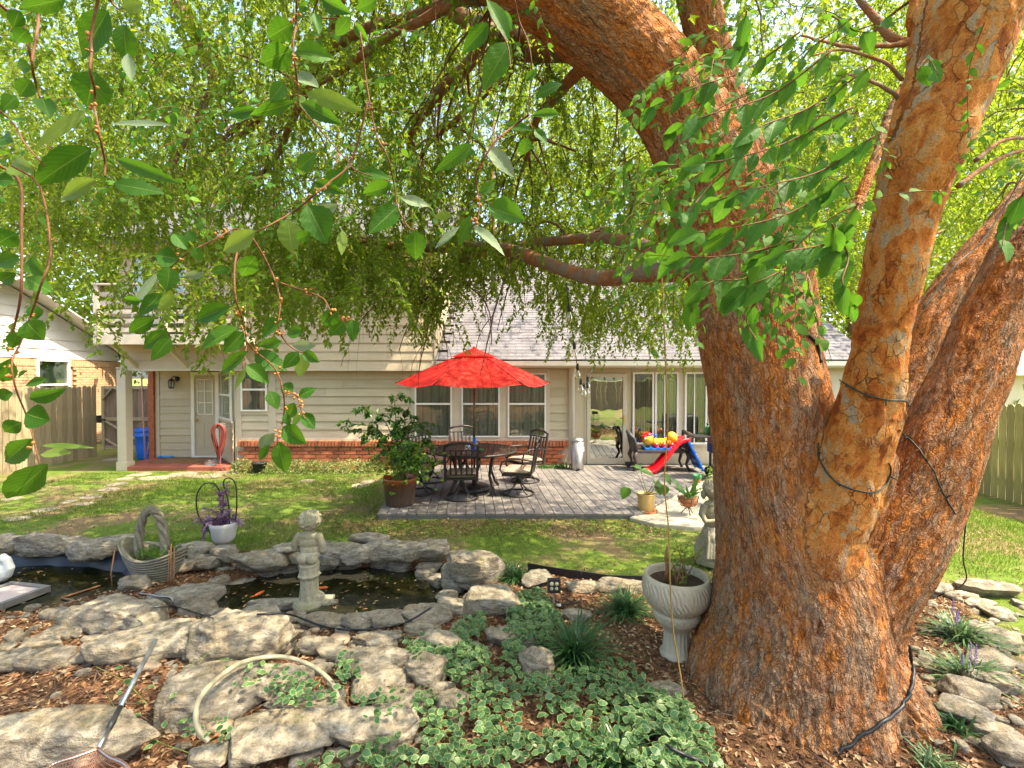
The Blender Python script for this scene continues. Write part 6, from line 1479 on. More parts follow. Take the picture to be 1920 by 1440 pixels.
wp = thing('wooden_pole', 'long pale reddish pole leaning on the brick pier', 'pole', (gp(290, 857, -0.05).x + 0.12, 11.75, -0.05)); mb = MB(); mb.tube([(0.05, 0, 0), (-0.1, 0.1, 2.15)], 0.018, 6); mb.build('shaft', M('pale_red_wood', (0.5, 0.27, 0.2), 0.7), wp)
m_mat = M('coir_mat', (0.21, 0.115, 0.05), 0.98, 0.25, 14, 0.9, 120, bdist=0.01)
P = at(355, 861, 11.5); dm = MB().box((P.x, 11.48, 0.005), (1.42, 0.62, 0.03)).build('doormat', m_mat, loc=None); tag(dm, 'brown coir doormat before the back door', 'doormat')
m_hose_r = M('red_hose', (0.22, 0.042, 0.032), 0.5, 0.25, 6)
hc = thing('hose_coil', 'dark red garden hose hung in a long coil at the bay corner', 'hose', (xs(424, 11.2), 10.95, -0.05))
mb = MB(); mb.box((0.0, 0.1, 0.95), (0.16, 0.12, 0.1)); mb.tube([(0, 0.05, 0.93), (0, -0.05, 0.93)], 0.06, 10); mb.build('hanger', m_trim, hc)
mb = MB()
for k in range(9):
    w_ = 0.075 + 0.012 * k + RND.uniform(-0.01, 0.01); bt_ = 0.20 + RND.uniform(0, 0.22); yy = -0.09 + 0.02 * (k % 4)
    pts = [Vector((w_ * math.sin(q) * (0.8 + 0.2 * math.cos(q)), yy + 0.03 * math.sin(q * 2), (0.985 + bt_) / 2 + (0.985 - bt_) / 2 * math.cos(q))) for q in [2 * math.pi * j / 26 for j in range(26)]]; mb.tube(pts, 0.013, 7, closed=True)
mb.tube([(0.05, -0.08, 0.3), (0.07, -0.12, 0.12), (0.13, -0.2, 0.0), (0.25, -0.3, -0.03)], 0.012, 7); mb.build('coil', m_hose_r, hc)
for nm, px, lb, s_ in (('dog_bowl', 396, 'steel dog bowl at the right front edge of the red porch', 0.15), ('dog_bowl', 410, 'smaller steel dog bowl behind its twin on the red porch', 0.12)):
    P = gp(px, 871 if s_ > 0.13 else 866, -0.01); o = thing(nm, lb, 'dog bowl', tuple(P), 0, 'dog bowls on the porch'); mb = MB(); mb.lathe([(s_, 0), (s_ * 0.82, 0.08), (s_ * 0.86, 0.085), (s_ * 0.7, 0.02), (0, 0.015)], 22, caps=False); mb.build('bowl', m_steel, o)
P = gp(318, 857, 0.0); by = thing('dog_toy', 'light blue bone-shaped toy lying by the porch wall', 'dog toy', (P.x, 11.85, 0.03)); mb = MB(); mb.cyl((-0.13, 0, 0), (0.13, 0, 0), 0.022)
for sx in (-1, 1): mb.ell((sx * 0.14, 0.03, 0), (0.04, 0.035, 0.03)); mb.ell((sx * 0.14, -0.03, 0), (0.04, 0.035, 0.03))
mb.build('bone', M('sky_blue_rubber', (0.05, 0.28, 0.62), 0.5), by)

# ------------------------------------------------------------------ right half of the deck
P = gp(1082, 882, 0.0); P.y = 10.4
bn = thing('steel_bin', 'tall brushed steel pedal bin beside the storm door', 'trash can', (xs(1083, 10.4), 10.4, 0))
mb = MB(); mb.lathe([(0.135, 0.0), (0.14, 0.02), (0.138, 0.62)], 32); mb.build('bin_body', m_steel, bn); mb = MB(); mb.lathe([(0.142, 0.62), (0.142, 0.645), (0.11, 0.685), (0.0, 0.70)], 32, caps=False); mb.build('lid', m_steel, bn); mb = MB(); mb.box((0.0, -0.15, 0.03), (0.08, 0.05, 0.02)); mb.build('pedal', m_black, bn)
mb = MB(); mb.box((0.11, -0.09, 0.45), (0.07, 0.01, 0.1), rz=0.9); mb.build('sticker', m_white, bn)
br = thing('broom', 'black-handled brush leaning by the storm door', 'broom', (xs(1183, 10.9), 10.85, 0.0)); mb = MB(); mb.tube([(0, 0, 0.1), (0.01, 0.06, 0.85)], 0.011, 6); mb.build('handle', m_black, br); mb = MB(); mb.box((0, -0.02, 0.05), (0.28, 0.06, 0.1)); mb.build('brush_head', m_black, br, bevel=0.01)
m_bench = M('dark_carved_wood', (0.055, 0.045, 0.042), 0.45, 0.3, 5, 0.3, 60)
BX, BY = xs(1238, 10.35), 10.45
bc = thing('bench', 'dark carved bench with scrolled arms under the sunroom window', 'bench', (BX, BY, 0))
mb = MB(); mb.box((0, 0, 0.41), (1.12, 0.46, 0.06)); mb.build('seat', m_bench, bc, bevel=0.01)
for sx in (-1, 1):
    for sy in (-1, 1): mb = MB(); mb.tube([(sx * 0.54, sy * 0.2, 0.42), (sx * 0.58, sy * 0.23, 0.3), (sx * 0.53, sy * 0.21, 0.14), (sx * 0.60, sy * 0.24, 0.0)], [0.045, 0.045, 0.028, 0.03], 8); mb.build('leg', m_bench, bc)
    mb = MB(); mb.tube([(sx * 0.54, -0.22, 0.42), (sx * 0.56, -0.24, 0.58), (sx * 0.60, -0.24, 0.7), (sx * 0.66, -0.2, 0.755), (sx * 0.69, -0.2, 0.70)], [0.035, 0.03, 0.035, 0.045, 0.03], 8); mb.tube([(sx * 0.66, -0.22, 0.75), (sx * 0.62, 0.22, 0.80)], 0.045, 8); mb.tube([(sx * 0.54, 0.22, 0.42), (sx * 0.62, 0.22, 0.80)], 0.035, 8); mb.build('armrest', m_bench, bc)
    mb = MB(); mb.box((sx * 0.57, 0, 0.56), (0.03, 0.4, 0.22)); mb.build('arm_panel', m_bench, bc)
m_redp = M('red_plastic', (0.72, 0.006, 0.015), 0.3, 0.05, spec=0.5)
ty = thing('ride_on_toy', 'yellow caterpillar-shaped toddler toy with red cap on a blue rocker base, on the bench', 'toy', (BX, BY - 0.05, 0.44))
mb = MB(); n = 26
vs_ = [];
mb.prism([(-0.36 + 0.72 * k / n, 0.055 + 0.022 * math.cos(k * 1.2)) for k in range(n + 1)] + [(0.36, 0.0), (-0.36, 0.0)], -0.16, 0.16, T=lambda x, z, y: (x, y, z)); mb.build('rocker_base', m_blue, ty, bevel=0.01)
mb = MB(); mb.ell((-0.24, 0, 0.21), (0.13, 0.13, 0.13)); mb.build('head', m_yel, ty)
mb = MB()
for k in range(6): mb.ell((-0.12 + 0.065 * k, 0, 0.15 + (0.015 if k > 3 else 0)), (0.055, 0.11, 0.095))
mb.ell((0.27, 0, 0.25), (0.12, 0.12, 0.135)); mb.build('toy_body', m_yel, ty)
mb = MB(); mb.ell((-0.25, 0, 0.31), (0.10, 0.10, 0.06)); mb.ell((-0.33, -0.02, 0.295), (0.07, 0.08, 0.02)); mb.ell((-0.375, 0, 0.2), (0.025, 0.03, 0.03)); mb.build('cap', m_redp, ty)
mb = MB(); mb.tube([(-0.1, -0.12, 0.32), (-0.13, 0, 0.25), (-0.1, 0.12, 0.32)], 0.022, 8); mb.cyl((-0.13, 0, 0.15), (-0.13, 0, 0.26), 0.02); mb.build('handle', m_blue, ty)
for x in (-0.1, 0.07, 0.24): mb = MB(); mb.cyl((x, -0.125, 0.1), (x, 0.125, 0.1), 0.055, n=18); mb.build('wheel', m_redp, ty)
mb = MB(); mb.ell((-0.33, -0.085, 0.24), (0.022, 0.02, 0.026)); mb.build('eye', m_white, ty)
# slide: runs down to the left, blue steps on the right
P = gp(1262, 884, 0.0); SXY = (P.x, P.y + 0.1)
sl = thing('slide', 'toddler slide with a red chute and blue steps standing on the deck', 'slide', (SXY[0], SXY[1], 0))
def sx_(px, py): q = at(px, py, SXY[1]); return q.x - SXY[0], q.z
prof = [sx_(1209, 882), sx_(1226, 873), sx_(1245, 852), sx_(1262, 833), sx_(1274, 825), sx_(1287, 824)]
mb = MB(); PP_ = spline([(a, 0, b) for a, b in prof], 24); wd = 0.19; vs_ = []
for k, q in enumerate(PP_):
    lip = 0.075
    yo = -0.22 * (1 - k / 23) * 0.9                       # the foot of the chute swings towards the viewer
    for (yy, zz) in ((-wd - 0.025, lip - 0.01), (-wd, lip), (-wd + 0.03, 0.012), (0, 0), (wd - 0.03, 0.012), (wd, lip), (wd + 0.025, lip - 0.01), (wd + 0.02, -0.02), (0, -0.03), (-wd - 0.02, -0.02)): vs_.append((q[0], yo + yy, max(0.0, q[2] + zz - 0.02)))
fs = [(k * 10 + j, k * 10 + (j + 1) % 10, k * 10 + 10 + (j + 1) % 10, k * 10 + 10 + j) for k in range(23) for j in range(10)] + [tuple(range(10))[::-1], tuple(230 + j for j in range(10))]
mb.add(vs_, fs, sm=True); mb.build('chute', m_redp, sl)
tx, tz = prof[-1]; fx = sx_(1311, 884)[0]
mb = MB()
for sy in (-1, 1): mb.bar((tx - 0.03, sy * 0.18, tz - 0.02), (fx, sy * 0.21, 0.03), 0.05, 0.09, up=(0, 1, 0))
mb.build('side_rail', m_blue, sl, bevel=0.012)
for k in range(4):
    f = (k + 0.7) / 4.6; mb = MB(); mb.box((tx + (fx - tx) * f, 0, tz * (1 - f)), (0.10, 0.36, 0.035)); mb.build('step', m_blue, sl, bevel=0.01)
mb = MB(); mb.add([(tx - 0.02, -0.17, tz), (tx - 0.02, 0.17, tz), (fx - 0.04, 0.19, 0.06), (fx - 0.04, -0.19, 0.06)], [(0, 1, 2, 3)]); mb.build('back_panel', m_blue, sl)
sw_ = thing('water_bottle', 'green gas bottle standing at the grill', 'gas bottle', (xs(1333, 9.6), 9.75, 0.83)); mb = MB(); mb.lathe([(0.045, 0), (0.05, 0.02), (0.05, 0.14), (0.02, 0.18), (0.02, 0.21)], 16); mb.build('bottle_body', m_greenp, sw_); mb = MB(); mb.lathe([(0.022, 0.2), (0.022, 0.25)], 10); mb.build('cap', m_black, sw_); sw_.name = 'gas_bottle'
GX, GY = xs(1375, 9.5), 9.55
gr = thing('grill', 'black barbecue grill with a folding side shelf and wheels, half hidden by the tree', 'grill', (GX, GY, 0))
mb = MB(); mb.box((0, 0, 0.66), (0.8, 0.48, 0.34)); mb.build('firebox', m_black, gr, bevel=0.02)
mb = MB(); n = 10; mb.prism([(-0.24, 0.83), (0.24, 0.83)] + [(0.24 * math.cos(math.pi * k / n), 0.86 + 0.2 * math.sin(math.pi * k / n)) for k in range(n + 1)], -0.4, 0.4, T=lambda y, z, x: (x, y, z)); mb.build('lid', m_black, gr, bevel=0.01)
mb = MB(); mb.box((-0.62, -0.02, 0.84), (0.42, 0.42, 0.035)); mb.build('side_shelf', m_patio, gr, bevel=0.008)
mb = MB(); mb.bar((-0.8, -0.2, 0.82), (-0.4, -0.2, 0.7), 0.02, 0.02); mb.build('shelf_bracket', m_black, gr)
for x in (-0.34, 0.34):
    for y in (-0.2, 0.2): mb = MB(); mb.bar((x, y, 0.02 if x > 0 else 0.1), (x, y, 0.5), 0.04, 0.04); mb.build('leg', m_black, gr)
for y in (-0.25, 0.25): mb = MB(); mb.cyl((-0.34, y - 0.02, 0.1), (-0.34, y + 0.02, 0.1), 0.1, n=20); mb.build('wheel', m_black, gr)
mb = MB(); mb.cyl((-0.25, -0.25, 0.66), (-0.25, -0.27, 0.66), 0.035); mb.build('badge', m_chrome, gr)
mb = MB(); mb.box((0, 0, 0.2), (0.7, 0.42, 0.02)); mb.build('lower_shelf', m_black, gr)
# wire cage stand by the tree
P = gp(1352, 1000, -0.08); cg = thing('wire_cage', 'black wire plant cage on a rod, just left of the tree trunk', 'wire cage', (P.x, 6.2, -0.09)); mb = MB()
def cz_(a, b): q = at(a, b, 6.2); return q.x - P.x, q.z + 0.09
for k in range(9):
    a = k / 8; mb.tube([(cz_(1338 + a * 34, 892)[0], -0.12 * math.sin(a * 3.14), cz_(0, 892)[1]), (cz_(1338 + a * 36, 942)[0], -0.14 * math.sin(a * 3.14), cz_(0, 942)[1]), (cz_(1347 + a * 20, 968)[0], -0.05, cz_(0, 968)[1])], 0.004, 5)
for yy in (892, 918, 942): mb.tube([(cz_(1338 + a * 34, yy)[0], -0.13 * math.sin(a * 3.14), cz_(0, yy)[1]) for a in [k / 8 for k in range(9)]], 0.005, 5)
mb.tube([cz_(1352, 880) [0:1] + (0.0,) + cz_(1352, 880)[1:2], (cz_(1352, 1000)[0], 0, 0)], 0.008, 6); mb.build('wires', m_black, cg)
mb = MB(); mb.box((cz_(1356, 884)[0], 0, cz_(0, 884)[1]), (0.16, 0.1, 0.1)); mb.build('top_box', m_patio, cg, bevel=0.01)
P = gp(1335, 905, -0.035); lg = thing('yellow_shrub', 'yellow-green leafy plant behind the wire cage', 'plant', (xs(1345, 7.6), 7.6, -0.035)); n = 220; Pq = g.normal(0, 1, (n, 3)) * np.array([0.14, 0.1, 0.16]) + np.array([0, 0, 0.4]); V_, F_ = leaf_cloud(Pq, g.normal(0, 1, (n, 3)), g.normal(0, .5, (n, 3)) + [0, 0, 1], g.uniform(.04, .07, n), np.full(n, .03)); bulk('foliage', V_ + np.array(ORI[lg.name]), F_, m_bright, lg, attrs={'rnd': ('FLOAT', g.uniform(.4, 1, n).repeat(4))}); mb = MB(); mb.lathe([(0.1, 0), (0.13, 0.22), (0.0, 0.21)], 16, caps=False); mb.build('pot', m_terra, lg)
# ------------------------------------------------------------------ garden ornaments of cast stone
def stone_mat(name, a, b, cdark, moss, mossp=0.6):
    t = NT(name); v = t.coord(); n1 = t.noise(v, 7, 6, 0.65); n2 = t.noise(v, 60, 4, 0.7); n3 = t.noise(v, 3.2, 5, 0.7)
    c = t.ramp(n1, [(0.3, a), (0.7, b)]); c = t.mix(t.ramp(n3, [(mossp - 0.12, (0, 0, 0)), (mossp + 0.12, (0.75, 0.75, 0.75))]), c, moss)
    c = t.mix(t.ramp(n2, [(0.28, (0.8, 0.8, 0.8)), (0.45, (0, 0, 0))]), c, cdark)
    return t.fin(c, 0.9, t.bump(t.math('ADD', n2, n1), 0.45, 0.012), 0, 0.2)
m_statue = stone_mat('weathered_cast_stone', (0.25, 0.22, 0.15), (0.43, 0.385, 0.285), (0.10, 0.085, 0.055), (0.16, 0.155, 0.06), 0.53)
m_urn = stone_mat('pale_concrete', (0.42, 0.37, 0.28), (0.56, 0.50, 0.395), (0.26, 0.22, 0.15), (0.38, 0.32, 0.2), 0.66)
def soft(mb, name, mat, parent, vox=0.006, it=3, disp=0.0):
    """fuse overlapping volumes into one continuous carved surface"""
    o = mb.build(name, mat, parent)
    r = o.modifiers.new('fuse', 'REMESH'); r.mode = 'VOXEL'; r.voxel_size = vox; r.use_smooth_shade = True
    s = o.modifiers.new('soften', 'SMOOTH'); s.iterations = it; s.factor = 0.5
    return o
def curls(mb, c, r, n, seed, back=True):
    g = np.random.default_rng(seed)
    for k in range(n):
        v = nrm(g.normal(0, 1, 3)); v[2] = v[2] * 0.85 + 0.18
        p = Vector(c) + Vector(v) * r
        mb.tube([p + Vector((0.017 * math.cos(q), 0.010 * math.sin(q), 0.017 * math.sin(q))) for q in [2 * math.pi * j / 9 for j in range(9)]], 0.0085, 6, closed=True); mb.ell(p, (0.012, 0.012, 0.012), 8, 5)
S0 = gp(573, 1146, 0.02)
cb = thing('cherub_statue', 'weathered stone cherub seen from behind, standing on a draped column at the pond', 'statue', (S0.x, S0.y + 0.08, 0.03))
mb = MB(); mb.lathe([(0.0, 0.0), (0.125, 0.0), (0.13, 0.02), (0.115, 0.05), (0.09, 0.065), (0.0, 0.066)], 26, (-0.01, 0, 0), caps=False)
mb.ell((0.055, 0.01, 0.075), (0.075, 0.06, 0.05)); mb.box((0.11, 0.04, 0.03), (0.14, 0.16, 0.03))
flut = lambda t_, z: 1 + 0.05 * math.sin(9 * t_ + z * 18)
mb.lathe([(0.088, 0.05), (0.080, 0.10), (0.074, 0.18), (0.072, 0.24), (0.086, 0.262), (0.094, 0.275), (0.082, 0.29), (0.078, 0.34), (0.086, 0.37), (0.0, 0.38)], 40, mod=flut, caps=False)
# legs, hips and trunk (the back towards the viewer, who stands at -Y)
for s_ in (-1, 1):
    mb.ell((s_ * 0.042, 0.0, 0.355), (0.046, 0.052, 0.085)); mb.ell((s_ * 0.040, -0.035, 0.425), (0.050, 0.045, 0.050))
mb.ell((0, 0.008, 0.44), (0.092, 0.062, 0.065)); mb.ell((0, 0.012, 0.50), (0.086, 0.060, 0.07)); mb.ell((0, 0.005, 0.565), (0.094, 0.058, 0.065)); mb.ell((0, 0, 0.61), (0.085, 0.05, 0.045))
for s_ in (-1, 1):
    mb.ell((s_ * 0.085, 0.0, 0.60), (0.038, 0.04, 0.045))
mb.tube([(-0.088, 0.0, 0.60), (-0.125, 0.005, 0.545), (-0.132, 0.02, 0.50), (-0.10, 0.07, 0.47), (-0.04, 0.10, 0.49)], [0.037, 0.033, 0.031, 0.028, 0.02], 10)
mb.tube([(0.088, 0.0, 0.60), (0.108, 0.01, 0.54), (0.112, 0.02, 0.485), (0.09, 0.07, 0.45), (0.04, 0.10, 0.47)], [0.037, 0.034, 0.032, 0.028, 0.02], 10)
mb.tube([(0, 0, 0.62), (0.005, 0.005, 0.68)], [0.040, 0.036], 10)
mb.ell((0.01, 0.015, 0.735), (0.078, 0.082, 0.088)); mb.ell((0.012, 0.075, 0.715), (0.05, 0.04, 0.055)); mb.ell((0.012, 0.112, 0.72), (0.012, 0.014, 0.014))
for s_ in (-1, 1): mb.ell((0.01 + s_ * 0.076, 0.02, 0.725), (0.012, 0.02, 0.024)); mb.ell((0.012 + s_ * 0.026, 0.105, 0.738), (0.008, 0.006, 0.006))
soft(mb, 'figure', m_statue, cb, 0.0045, 2)
mb = MB(); mb.ell((0.01, 0.0, 0.745), (0.082, 0.080, 0.084)); curls(mb, (0.01, -0.005, 0.742), 0.078, 120, 4); soft(mb, 'curly_hair', m_statue, cb, 0.0035, 1)
# draped girl statue behind the trunk
D0 = gp(1349, 1062, -0.04)
dg_ = thing('draped_statue', 'stone garden figure of a girl in folded drapery, half hidden behind the tree trunk', 'statue', (D0.x, D0.y + 0.15, -0.05))
mb = MB(); mb.lathe([(0.0, 0), (0.2, 0), (0.2, 0.05), (0.17, 0.07), (0, 0.075)], 26, caps=False)
fold_ = lambda t_, z: 1 + 0.06 * math.sin(7 * t_ + z * 9) + 0.03 * math.sin(13 * t_ - z * 7)
mb.lathe([(0.19, 0.05), (0.2, 0.12), (0.175, 0.22), (0.13, 0.32), (0.105, 0.4), (0.0, 0.41)], 56, mod=fold_, caps=False)
mb.ell((-0.06, -0.06, 0.3), (0.085, 0.12, 0.1)); mb.ell((0.06, -0.06, 0.29), (0.085, 0.12, 0.1))
for k in range(9): mb.tube([(-0.1 + 0.025 * k, -0.09 - 0.01 * (k % 3), 0.42), (-0.12 + 0.028 * k, -0.15, 0.3), (-0.15 + 0.035 * k, -0.185, 0.1)], [0.012, 0.016, 0.018], 6)
mb.ell((0, 0, 0.46), (0.11, 0.085, 0.09)); mb.ell((0, -0.01, 0.57), (0.115, 0.085, 0.1)); mb.ell((0, 0, 0.65), (0.12, 0.07, 0.05))
mb.tube([(-0.11, -0.01, 0.64), (-0.15, -0.03, 0.55), (-0.13, -0.10, 0.48), (-0.04, -0.13, 0.5)], [0.042, 0.038, 0.034, 0.025], 10)
mb.tube([(0.11, -0.01, 0.64), (0.14, -0.05, 0.55), (0.10, -0.1, 0.6), (0.03, -0.09, 0.7)], [0.042, 0.036, 0.03, 0.022], 10)
mb.tube([(0, 0, 0.66), (-0.015, -0.01, 0.74)], [0.045, 0.04], 10)
mb.ell((-0.03, -0.015, 0.81), (0.085, 0.09, 0.1)); mb.ell((-0.045, -0.085, 0.79), (0.05, 0.035, 0.055)); mb.ell((-0.05, -0.118, 0.795), (0.012, 0.014, 0.016))
for s_ in (-1, 1): mb.ell((-0.047 + s_ * 0.03, -0.108, 0.812), (0.009, 0.006, 0.006))
soft(mb, 'figure', m_statue, dg_, 0.006, 2)
mb = MB(); mb.ell((-0.02, 0.01, 0.83), (0.095, 0.09, 0.095)); curls(mb, (-0.02, 0.0, 0.825), 0.088, 90, 6); mb.ell((-0.12, 0.0, 0.76), (0.03, 0.04, 0.05)); soft(mb, 'curly_hair', m_statue, dg_, 0.0045, 1)
# urn
U0 = gp(1277, 1246, 0.03); UZ = h1(U0.x, U0.y + 0.1)
ur = thing('urn', 'cream concrete garden urn on a fluted foot beside the tree', 'urn', (U0.x, U0.y + 0.10, UZ - 0.01))
m_u = lambda t_, z: 1 + (0.035 * math.sin(18 * t_) if 0.05 < z < 0.215 else (0.022 * abs(math.sin(12 * t_)) if 0.235 < z < 0.335 else 0.0))
mb = MB(); mb.lathe([(0.0, 0.0), (0.115, 0.0), (0.115, 0.03), (0.10, 0.045), (0.092, 0.055), (0.086, 0.12), (0.086, 0.19), (0.096, 0.212), (0.112, 0.225), (0.118, 0.245), (0.14, 0.262), (0.152, 0.285), (0.158, 0.315), (0.164, 0.332), (0.158, 0.342), (0.165, 0.352), (0.205, 0.39), (0.232, 0.44), (0.241, 0.49), (0.236, 0.54), (0.226, 0.575), (0.222, 0.590), (0.205, 0.592), (0.198, 0.575), (0.195, 0.53), (0.0, 0.525)], 108, mod=m_u, caps=False)
t = NT('urn_concrete'); v = t.coord(); n1 = t.noise(v, 5, 5, 0.6); n2 = t.noise(v, 90, 3, 0.7)
wv = t.n('TexWave', bands_direction='Z', i_Vector=t.mapv(v, (1, 1, 0.28), (0.0, 0.0, 0)), i_Scale=26.0, i_Distortion=0.0); wv.inputs['Distortion'].default_value = 7.0; wv.inputs['Detail'].default_value = 2.0; wv.inputs['Detail Scale'].default_value = 1.2
zc = t.n('SeparateXYZ', i_0=v).outputs[2]; up_ = t.ramp(zc, [(0.34, (0, 0, 0)), (0.37, (1, 1, 1)), (0.55, (1, 1, 1)), (0.57, (0, 0, 0))])
ang = t.math('ARCTAN2', t.n('SeparateXYZ', i_0=v).outputs[1], t.n('SeparateXYZ', i_0=v).outputs[0])
rib = t.math('SINE', t.math('ADD', t.math('MULTIPLY', ang, 46.0), t.math('ADD', t.math('MULTIPLY', t.noise(v, 9, 2), 16.0), t.math('MULTIPLY', zc, 60.0))))
hgt_ = t.math('ADD', t.math('MULTIPLY', t.math('MULTIPLY', rib, 0.5), up_), t.math('MULTIPLY', n2, 0.4))
c = t.ramp(n1, [(0.3, (0.42, 0.36, 0.25)), (0.7, (0.54, 0.47, 0.345))]); c = t.mix(t.ramp(t.noise(v, 2.6, 5, 0.7), [(0.55, (0, 0, 0)), (0.72, (0.5, 0.5, 0.5))]), c, (0.36, 0.29, 0.17))
m_urnb = t.fin(c, 0.85, t.bump(hgt_, 0.8, 0.011), 0, 0.25); mb.build('urn_body', m_urnb, ur)
mb = MB()
for k in range(22):
    a = k * 2 * math.pi / 22; mb.tube([(0.160 * math.cos(a) + 0.013 * math.cos(q) * -math.sin(a), 0.160 * math.sin(a) + 0.013 * math.cos(q) * math.cos(a), 0.312 + 0.013 * math.sin(q)) for q in [j * math.pi / 4 for j in range(8)]], 0.0045, 5, closed=True)
mb.build('ring_frieze', m_urnb, ur)
mb = MB(); mb.lathe([(0, 0.54), (0.197, 0.535)], 24, caps=False); mb.build('soil', m_soil, ur)
m_drytw = M('dry_twig', (0.27, 0.13, 0.055), 0.8, 0.3); mb = MB(); lv = []
for k in range(11):
    b_ = np.array([RND.uniform(-0.1, 0.1), RND.uniform(-0.1, 0.1), 0.53]); tp = b_ + np.array([RND.uniform(-0.18, 0.2), RND.uniform(-0.1, 0.1), RND.uniform(0.14, 0.34)]); Pp = spline([b_, (b_ + tp) / 2 + [RND.uniform(-.03, .03), 0, .03], tp], 10); mb.tube([Vector(q) for q in Pp], list(np.linspace(0.005, 0.002, 10)), 5)
    if k % 2: lv.append(Pp)
mb.tube([(-0.07, 0.02, 0.53), (-0.065, 0.0, 0.62), (-0.08, -0.01, 0.72), (-0.07, 0, 0.80)], [0.022, 0.016, 0.012, 0.005], 7)
mb.build('dry_stems', m_drytw, ur)
V_, F_, rn_ = twig_leaves(np.array(lv), 16, (0.03, 0.055), 0.4, 8); _s = bulk('sprigs', V_ + np.array(ORI[ur.name]), F_, m_bright, ur, attrs={'rnd': ('FLOAT', rn_.repeat(4))})
_s['kind'] = 'stuff'
P = gp(1332, 1190, 0.0); bk = thing('black_bucket', 'small black pot tucked between the urn and the trunk', 'pot', (P.x + 0.02, P.y + 0.12, h1(P.x, P.y))); mb = MB(); mb.lathe([(0.07, 0), (0.085, 0.15), (0.09, 0.15), (0.07, 0.14), (0, 0.1)], 18, caps=False); mb.build('pot', m_black, bk)
# swan-like basket planter with a twisted handle
B0 = gp(268, 1096, 0.02)
sb = thing('basket_planter', 'concrete basket planter with a twisted rope handle, holding green succulents by the pond', 'planter', (B0.x, B0.y + 0.16, -0.02))
mb = MB(); n = 40; m_ = 9; vs_ = []
def bas(u, k, off):
    a = 2 * math.pi * k / n; f = u / (m_ - 1); ex = math.cos(a)
    rx_, ry_ = 0.13 + 0.19 * f ** 0.8 - off, 0.09 + 0.10 * f ** 0.8 - off; z = 0.03 + 0.24 * f + 0.13 * f * f * ex * ex * (1.3 if ex < 0 else 0.7)
    w_ = 1 + 0.012 * math.sin(u * 6.0 + 0) * 1.0
    return (rx_ * ex * w_, ry_ * math.sin(a) * w_, z - 0.0)
for u in range(m_): vs_ += [bas(u, k, 0.0) for k in range(n)]
for u in range(m_ - 1, 1, -1): vs_ += [bas(u, k, 0.03) for k in range(n)]
R_ = len(vs_) // n; mb.add(vs_, [(i * n + k, i * n + (k + 1) % n, (i + 1) * n + (k + 1) % n, (i + 1) * n + k) for i in range(R_ - 1) for k in range(n)] + [tuple(range(n))[::-1], tuple((R_ - 1) * n + k for k in range(n))], sm=True)
for u in range(9): z_ = 0.06 + u * 0.026; f = (z_ - 0.03) / 0.24; mb.tube([(( 0.137 + 0.19 * f ** 0.8) * math.cos(a), (0.097 + 0.10 * f ** 0.8) * math.sin(a), z_ + 0.13 * f * f * math.cos(a) ** 2 * (1.3 if math.cos(a) < 0 else 0.7)) for a in [k * 2 * math.pi / 36 for k in range(36)]], 0.0095, 6, closed=True)
mb.lathe([(0.15, 0), (0.16, 0.02), (0.13, 0.06)], 24); m_bask = stone_mat('grey_mossy_concrete', (0.15, 0.13, 0.10), (0.29, 0.26, 0.21), (0.06, 0.05, 0.035), (0.13, 0.13, 0.06), 0.54); mb.build('basket', m_bask, sb)
mb = MB()
for ph in (0.0, 2.094, 4.188):
    pts = []
    for k in range(46):
        a = math.pi * k / 45; c_ = Vector((-0.03 + -0.135 * math.cos(a) * (1.0 if k < 40 else 1.0), 0.0, 0.22 + 0.50 * math.sin(a) ** 0.75)); q = ph + k * 0.42; o_ = Vector((-math.cos(a), 0, math.sin(a) * 0.8)).normalized()
        pts.append(c_ + o_ * 0.022 * math.cos(q) + Vector((0, 1, 0)) * 0.022 * math.sin(q))
    mb.tube(pts, 0.0235, 8)
mb.build('rope_handle', m_bask, sb)
g = np.random.default_rng(15); n = 340; Pq = g.normal(0, 1, (n, 3)) * np.array([0.12, 0.06, 0.03]) + np.array([0.02, 0, 0.28]); V_, F_ = leaf_cloud(Pq, g.normal(0, .6, (n, 3)) + [0, 0, .7], g.normal(0, .5, (n, 3)) + [0, -.5, .6], g.uniform(.025, .05, n), g.uniform(.01, .016, n)); _s = bulk('succulents', V_ + np.array(ORI[sb.name]), F_, m_bright, sb, attrs={'rnd': ('FLOAT', g.uniform(0, .8, n).repeat(4))})
mb = MB()
for (x0, z0_) in ((-0.3, 0.36), (0.25, 0.42), (0.28, 0.38), (0.23, 0.36)): mb.tube([(x0 * 0.9, -0.06, 0.32), (x0, -0.12, z0_), (x0 * 1.05, -0.15, 0.15), (x0 * 1.02, -0.15, 0.02)], 0.006, 5)
_s['kind'] = 'stuff'; mb.build('dry_strands', m_drytw, sb)['kind'] = 'stuff'
